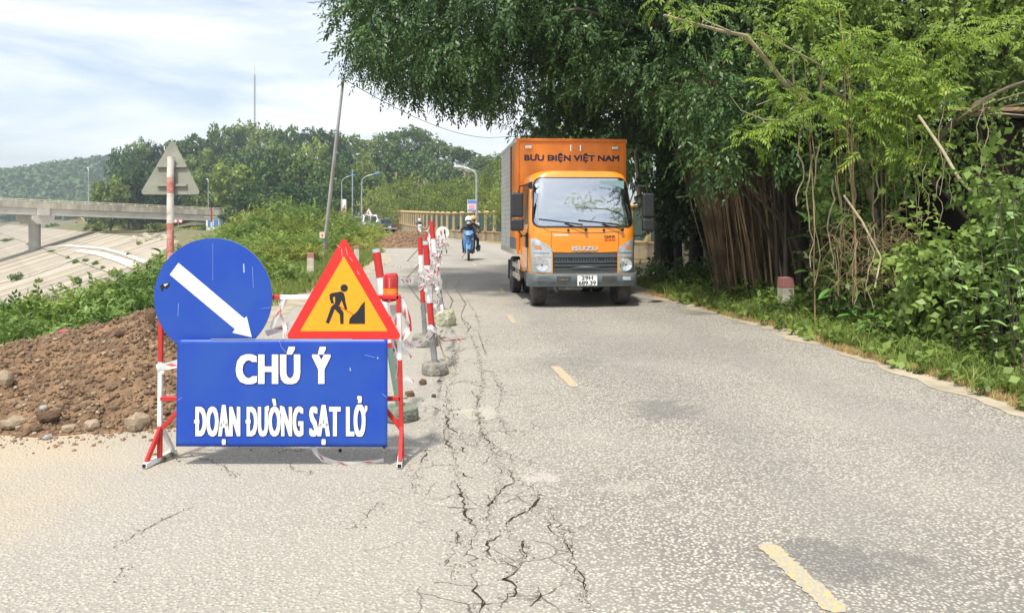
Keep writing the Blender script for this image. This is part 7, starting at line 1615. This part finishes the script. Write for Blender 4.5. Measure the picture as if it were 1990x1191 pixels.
# tangle of brown twigs on the bank
mb = MB()
for i in range(230):
    px = lr_.uniform(1620, 1790); py = lr_.uniform(430, 560); Y = lr_.uniform(9.6, 10.6); p = at(px, py, Y); d = Vector((lr_.uniform(-.3, .3), lr_.uniform(-.2, .2), lr_.uniform(-.35, .25)))
    mb.tube([p, p+d*.5+Vector((0, 0, .06)), p+d], .0035, 3, caps=False)
tag(mb.build('twig_tangle', mat('brown_twig', (.22, .15, .08), .9, (.32, .23, .12), 4), None, fix=False), 'tangle of dry brown twigs on the bank right of the root curtain', 'dry twigs', None, 'stuff')
# shed
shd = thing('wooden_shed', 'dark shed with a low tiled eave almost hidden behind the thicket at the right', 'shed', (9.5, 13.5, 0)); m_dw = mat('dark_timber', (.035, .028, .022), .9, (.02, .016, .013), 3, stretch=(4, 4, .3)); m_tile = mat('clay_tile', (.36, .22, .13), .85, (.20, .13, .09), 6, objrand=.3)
S = Vector((9.5, 13.5, 0))
MB().box(S+Vector((0, 0, 1.5)), (5.2, 4, 3.0)).build('wall', m_dw, shd); MB().box(S+Vector((0, -.2, 3.35)), (6.0, 5.2, .08), Matrix.Rotation(.14, 3, 'X')).build('roof', m_dw, shd)
rf = [o for o in shd.children if o.name.startswith('roof')][0]; ORG[rf.name] = ORG[shd.name]
tm_ = bpy.data.meshes.new('roof_tile'); tv_ = MB().prism([(-.1, 0), (-.05, .045), (.05, .045), (.1, 0), (.07, -.01), (-.07, -.01)], .36, lambda u, v, w: Vector((u, w, v))); tm_.from_pydata([tuple(v) for v in tv_.v], [], tv_.f); tm_.materials.append(m_tile)
for i in range(29):
    for j in range(3):
        o = bpy.data.objects.new('tile', tm_); COL.objects.link(o); o.parent = rf; o.location = Vector((-2.9+i*.205, -2.82+j*.33, 3.05+j*.046+.0)); o.rotation_euler = (.14, 0, random.uniform(-.04, .04))
# ================================================================ GRASS
def grassmat(name, a, b, c): return leafmat(name, a, b, c, 0, .35, .6, .12)
m_gr = grassmat('verge_grass', (.07, .12, .022), (.26, .34, .07), (.50, .44, .18)); m_dry = grassmat('dry_grass', (.34, .24, .09), (.60, .46, .22), (.70, .58, .32))
def blades(n, L, w, seed):
    rs = np.random.RandomState(seed); V = []; Q = []; b = 0
    for i in range(n):
        a = rs.uniform(0, 6.28); l = L*rs.uniform(.5, 1.1); bend = rs.uniform(.15, .9)*l; d = np.array((math.cos(a), math.sin(a), 0)); s = np.array((-d[1], d[0], 0))*w; o = np.append(rs.normal(size=2)*L*.18, 0)
        for k in range(2):
            t0, t1 = k/2, (k+1)/2; f = lambda t: o+d*bend*t*t+np.array((0, 0, l*t*(1-.3*t)))
            V += [f(t0)-s*(1-t0), f(t0)+s*(1-t0), f(t1)+s*(1-t1*.9), f(t1)-s*(1-t1*.9)]; Q.append((b, b+1, b+2, b+3)); b += 4
    return np.array(V), np.array(Q)
def grass(name, X, Y, Z, L, w, m, label, seed, nb=7):
    rs = np.random.RandomState(seed); n = len(X); a = rs.uniform(0, 6.28, n); D = np.stack([np.cos(a), np.sin(a), np.zeros(n)], 1)
    V, Q, T = scatter(blades(nb, L, w, seed), np.stack([X, Y, Z], 1), D, np.tile((0, 0, 1.0), (n, 1)), rs.uniform(.6, 1.25, n), rs, .3)
    return tag(link(name, npmesh(name, V, Q, T), None, m), label, 'grass', None, 'stuff')
rs = np.random.RandomState(71)
n = 12000; Y = 5.0+rs.rand(n)**1.5*14; X = interp(Y, RIGHT)+.26+.22*rs.rand(n)+rs.rand(n)**1.3*2.1; grass('verge_grass', X, Y, np.zeros(n), .15, .0035, m_gr, 'short green verge grass along the right side of the road', 1)
n = 5200; Y = 5.0+rs.rand(n)**1.5*11; X = interp(Y, RIGHT)+.10+.08*np.sin(Y*2)+np.abs(rs.normal(size=n))*.30; grass('dry_grass', X, Y, np.zeros(n), .085, .0035, m_dry, 'strip of dry straw coloured grass beside the sandy shoulder', 2)
n = 420; Y = 5.0+rs.rand(n)**1.3*11; X = interp(Y, RIGHT)+.15+np.abs(rs.normal(size=n))*.8; grass('tall_weeds', X, Y, np.zeros(n), .34, .006, m_gr, 'scattered taller weeds standing in the right-hand verge', 6, 9)
n = 260; Y = 5.2+rs.rand(n)*9; X = interp(Y, RIGHT)+.05+np.abs(rs.normal(size=n))*.6; cl = Cloud(); cl.add(*scatter(fan(7, .10, .035, 14), np.stack([X, Y, rs.uniform(.02, .12, n)], 1), rand_dirs(rs, n)*np.array((1, 1, .3))+np.array((0, 0, .3)), np.tile((0, -.2, 1.0), (n, 1)), rs.uniform(.6, 1.3, n), rs, .3))
tag(link('low_weeds', cl.mesh('low_weeds'), None, MATS['ground_cover_leaf']), 'low leafy weeds creeping over the sandy road edge on the right', 'weeds', None, 'stuff')
# left bank greens
n = 9000; Y = 9+rs.rand(n)**1.2*32; X = interp(Y, LEFT)-.3-rs.rand(n)**1.1*(4.0+Y*.05); grass('bank_grass', X, Y, np.zeros(n), .26, .006, m_gr, 'grass on the left verge between the closed lane and the bushes', 3)
n = 5000; Y = 34+rs.rand(n)*30; X = interp(Y, LEFT)+.2-rs.rand(n)*4.5; grass('bank_grass', X, Y, np.zeros(n), .40, .016, grassmat('yellowish_grass', (.16, .17, .04), (.34, .33, .09), (.48, .40, .18)), 'yellowish grass on the verge behind the second earth heap', 4)
BS = [bush_proto(160+i, 15, .13, .30, (m_bush, m_bushg)[i % 2], 230, sprig=make_sprig(9, .34, .12, .020, .3, 50+i, spread=55)) for i in range(4)]
BL = [bush_proto(170+i, 13, .12, .36, (m_bushg, m_mid)[i % 2], 150, sprig=make_sprig(7, .30, .15, .036, .2, 60+i, spread=60)) for i in range(4)]
# (px, py of top, distance, width px)
L1 = [(452, 445, 60, 50), (480, 420, 62, 60), (520, 412, 60, 70), (560, 405, 58, 80), (600, 412, 56, 80), (650, 415, 58, 70), (690, 425, 60, 60), (720, 440, 58, 50), (420, 455, 50, 50), (460, 445, 44, 70), (510, 430, 44, 80), (560, 428, 42, 80), (610, 430, 42, 80), (660, 432, 44, 70), (705, 445, 48, 60), (740, 455, 50, 45), (430, 470, 38, 70), (480, 462, 34, 80), (540, 458, 32, 90), (590, 455, 32, 80), (640, 452, 36, 70), (685, 462, 36, 60), (545, 478, 27, 80), (500, 485, 26, 70), (590, 480, 27, 60), (760, 462, 52, 30)]
for i, (px, py, Y, wpx) in enumerate(sorted(L1)):
    w = wpx*Y/F*.72; h = (CH-(py-HY)*Y/F)*1.0; h = max(.5, h)
    place_bush(BS[i % 4], ((px-CX)*Y/F, Y, max(-3, tz((px-CX)*Y/F, Y))), (w, w, (h-max(-3, tz((px-CX)*Y/F, Y)))/.95), i*1.7, '%s yellow-green bush from the left on the bank behind the leaning pole' % (ORD[i]), 'yellow-green bushes on the bank')
L2 = [(15, 640, 9.5, 150), (70, 630, 9.6, 140), (130, 615, 10, 140), (185, 600, 10.5, 130), (240, 585, 11.5, 130), (285, 560, 12.5, 120), (40, 655, 8.6, 120), (110, 640, 8.8, 120), (160, 630, 9.2, 110), (215, 615, 9.8, 110), (262, 595, 10.5, 100), (300, 530, 17, 90), (330, 510, 20, 90), (290, 545, 15, 90), (360, 495, 23, 90), (400, 480, 27, 90), (380, 500, 20, 90), (0, 665, 8, 110), (440, 490, 24, 90), (480, 500, 21, 90), (520, 505, 19, 80), (560, 515, 18, 60), (-40, 650, 9, 140), (250, 560, 15, 80)]
for i, (px, py, Y, wpx) in enumerate(sorted(L2)):
    w = wpx*Y/F*.62; x = (px-CX)*Y/F; zg = max(-1.4, tz(x, Y)); zt = CH-(py-HY)*Y/F; h = max(.4, zt-zg)*rt.uniform(.85, 1.35)
    place_bush(BL[i % 4], (x, Y, zg), (w, w, h/.95), i*2.1, '%s low leafy bush from the left on the bank edge behind the large earth heap' % (ORD[i]), 'leafy bushes along the bank edge')
# small papaya-like plant
p = at(312, 512, 16); leafplant(Vector((p.x, p.y, max(-1, tz(p.x, p.y)))), 9, .30, 'small palm-like plant sticking up behind the bank bushes left of the blue disc', 300, p.z-max(-1, tz(p.x, p.y))+.3)
# fallen leaves by the stand's feet, litter in the bush
m_dl = mat('fallen_green_leaf', (.16, .17, .04), .7, (.34, .28, .08), 12, objrand=.3)
for i in range(11):
    px = 318+random.uniform(-10, 26); py = 893+random.uniform(-6, 12); b = gnd(px, py); L_ = random.uniform(.03, .055); me = bpy.data.meshes.new('fallen_leaf'); g = [[Vector((L_*u, s_*L_*.28*math.sin(math.pi*min(1, u+.04)), .012*math.sin(u*3)+.01*abs(s_))) for s_ in (-1, 0, 1)] for u in (0, .25, .5, .75, 1)]
    q_ = MB().grid(g); me.from_pydata([tuple(v) for v in q_.v], [], q_.f); me.materials.append(m_dl); o = bpy.data.objects.new('fallen_leaf', me); COL.objects.link(o); o.location = b+Vector((0, 0, .004)); o.rotation_euler = (random.uniform(-.3, .3), random.uniform(-.5, 0), random.uniform(0, 6)); tag(o, 'dry fallen leaf lying at the left foot of the sign stand', 'leaf', 'fallen leaves at the left foot of the stand')
p = at(121, 652, 7.4); tag(MB().hull([p+Vector(v) for v in ((-.05, 0, 0), (.05, .02, .03), (0, .05, .06), (-.03, -.03, .05), (.06, -.02, -.02))]).build('plastic_wrapper', mat('pink_plastic', (.60, .06, .14), .35), None), 'crumpled pink plastic wrapper at the edge of the bushes above the heap', 'litter')
# ================================================================ AIR
hz_ = MB().box((0, 0, 32), (3300, 3300, 92)); hm2 = bpy.data.materials.new('haze_air'); hm2.use_nodes = True; t = hm2.node_tree; t.nodes.clear()
o_ = t.nodes.new('ShaderNodeOutputMaterial'); pv = t.nodes.new('ShaderNodeVolumePrincipled'); pv.inputs['Color'].default_value = (.80, .90, 1.0, 1); pv.inputs['Density'].default_value = .00055; pv.inputs['Anisotropy'].default_value = .2
t.links.new(pv.outputs[0], o_.inputs['Volume']); tag(hz_.build('haze', hm2, None), kind='stuff')
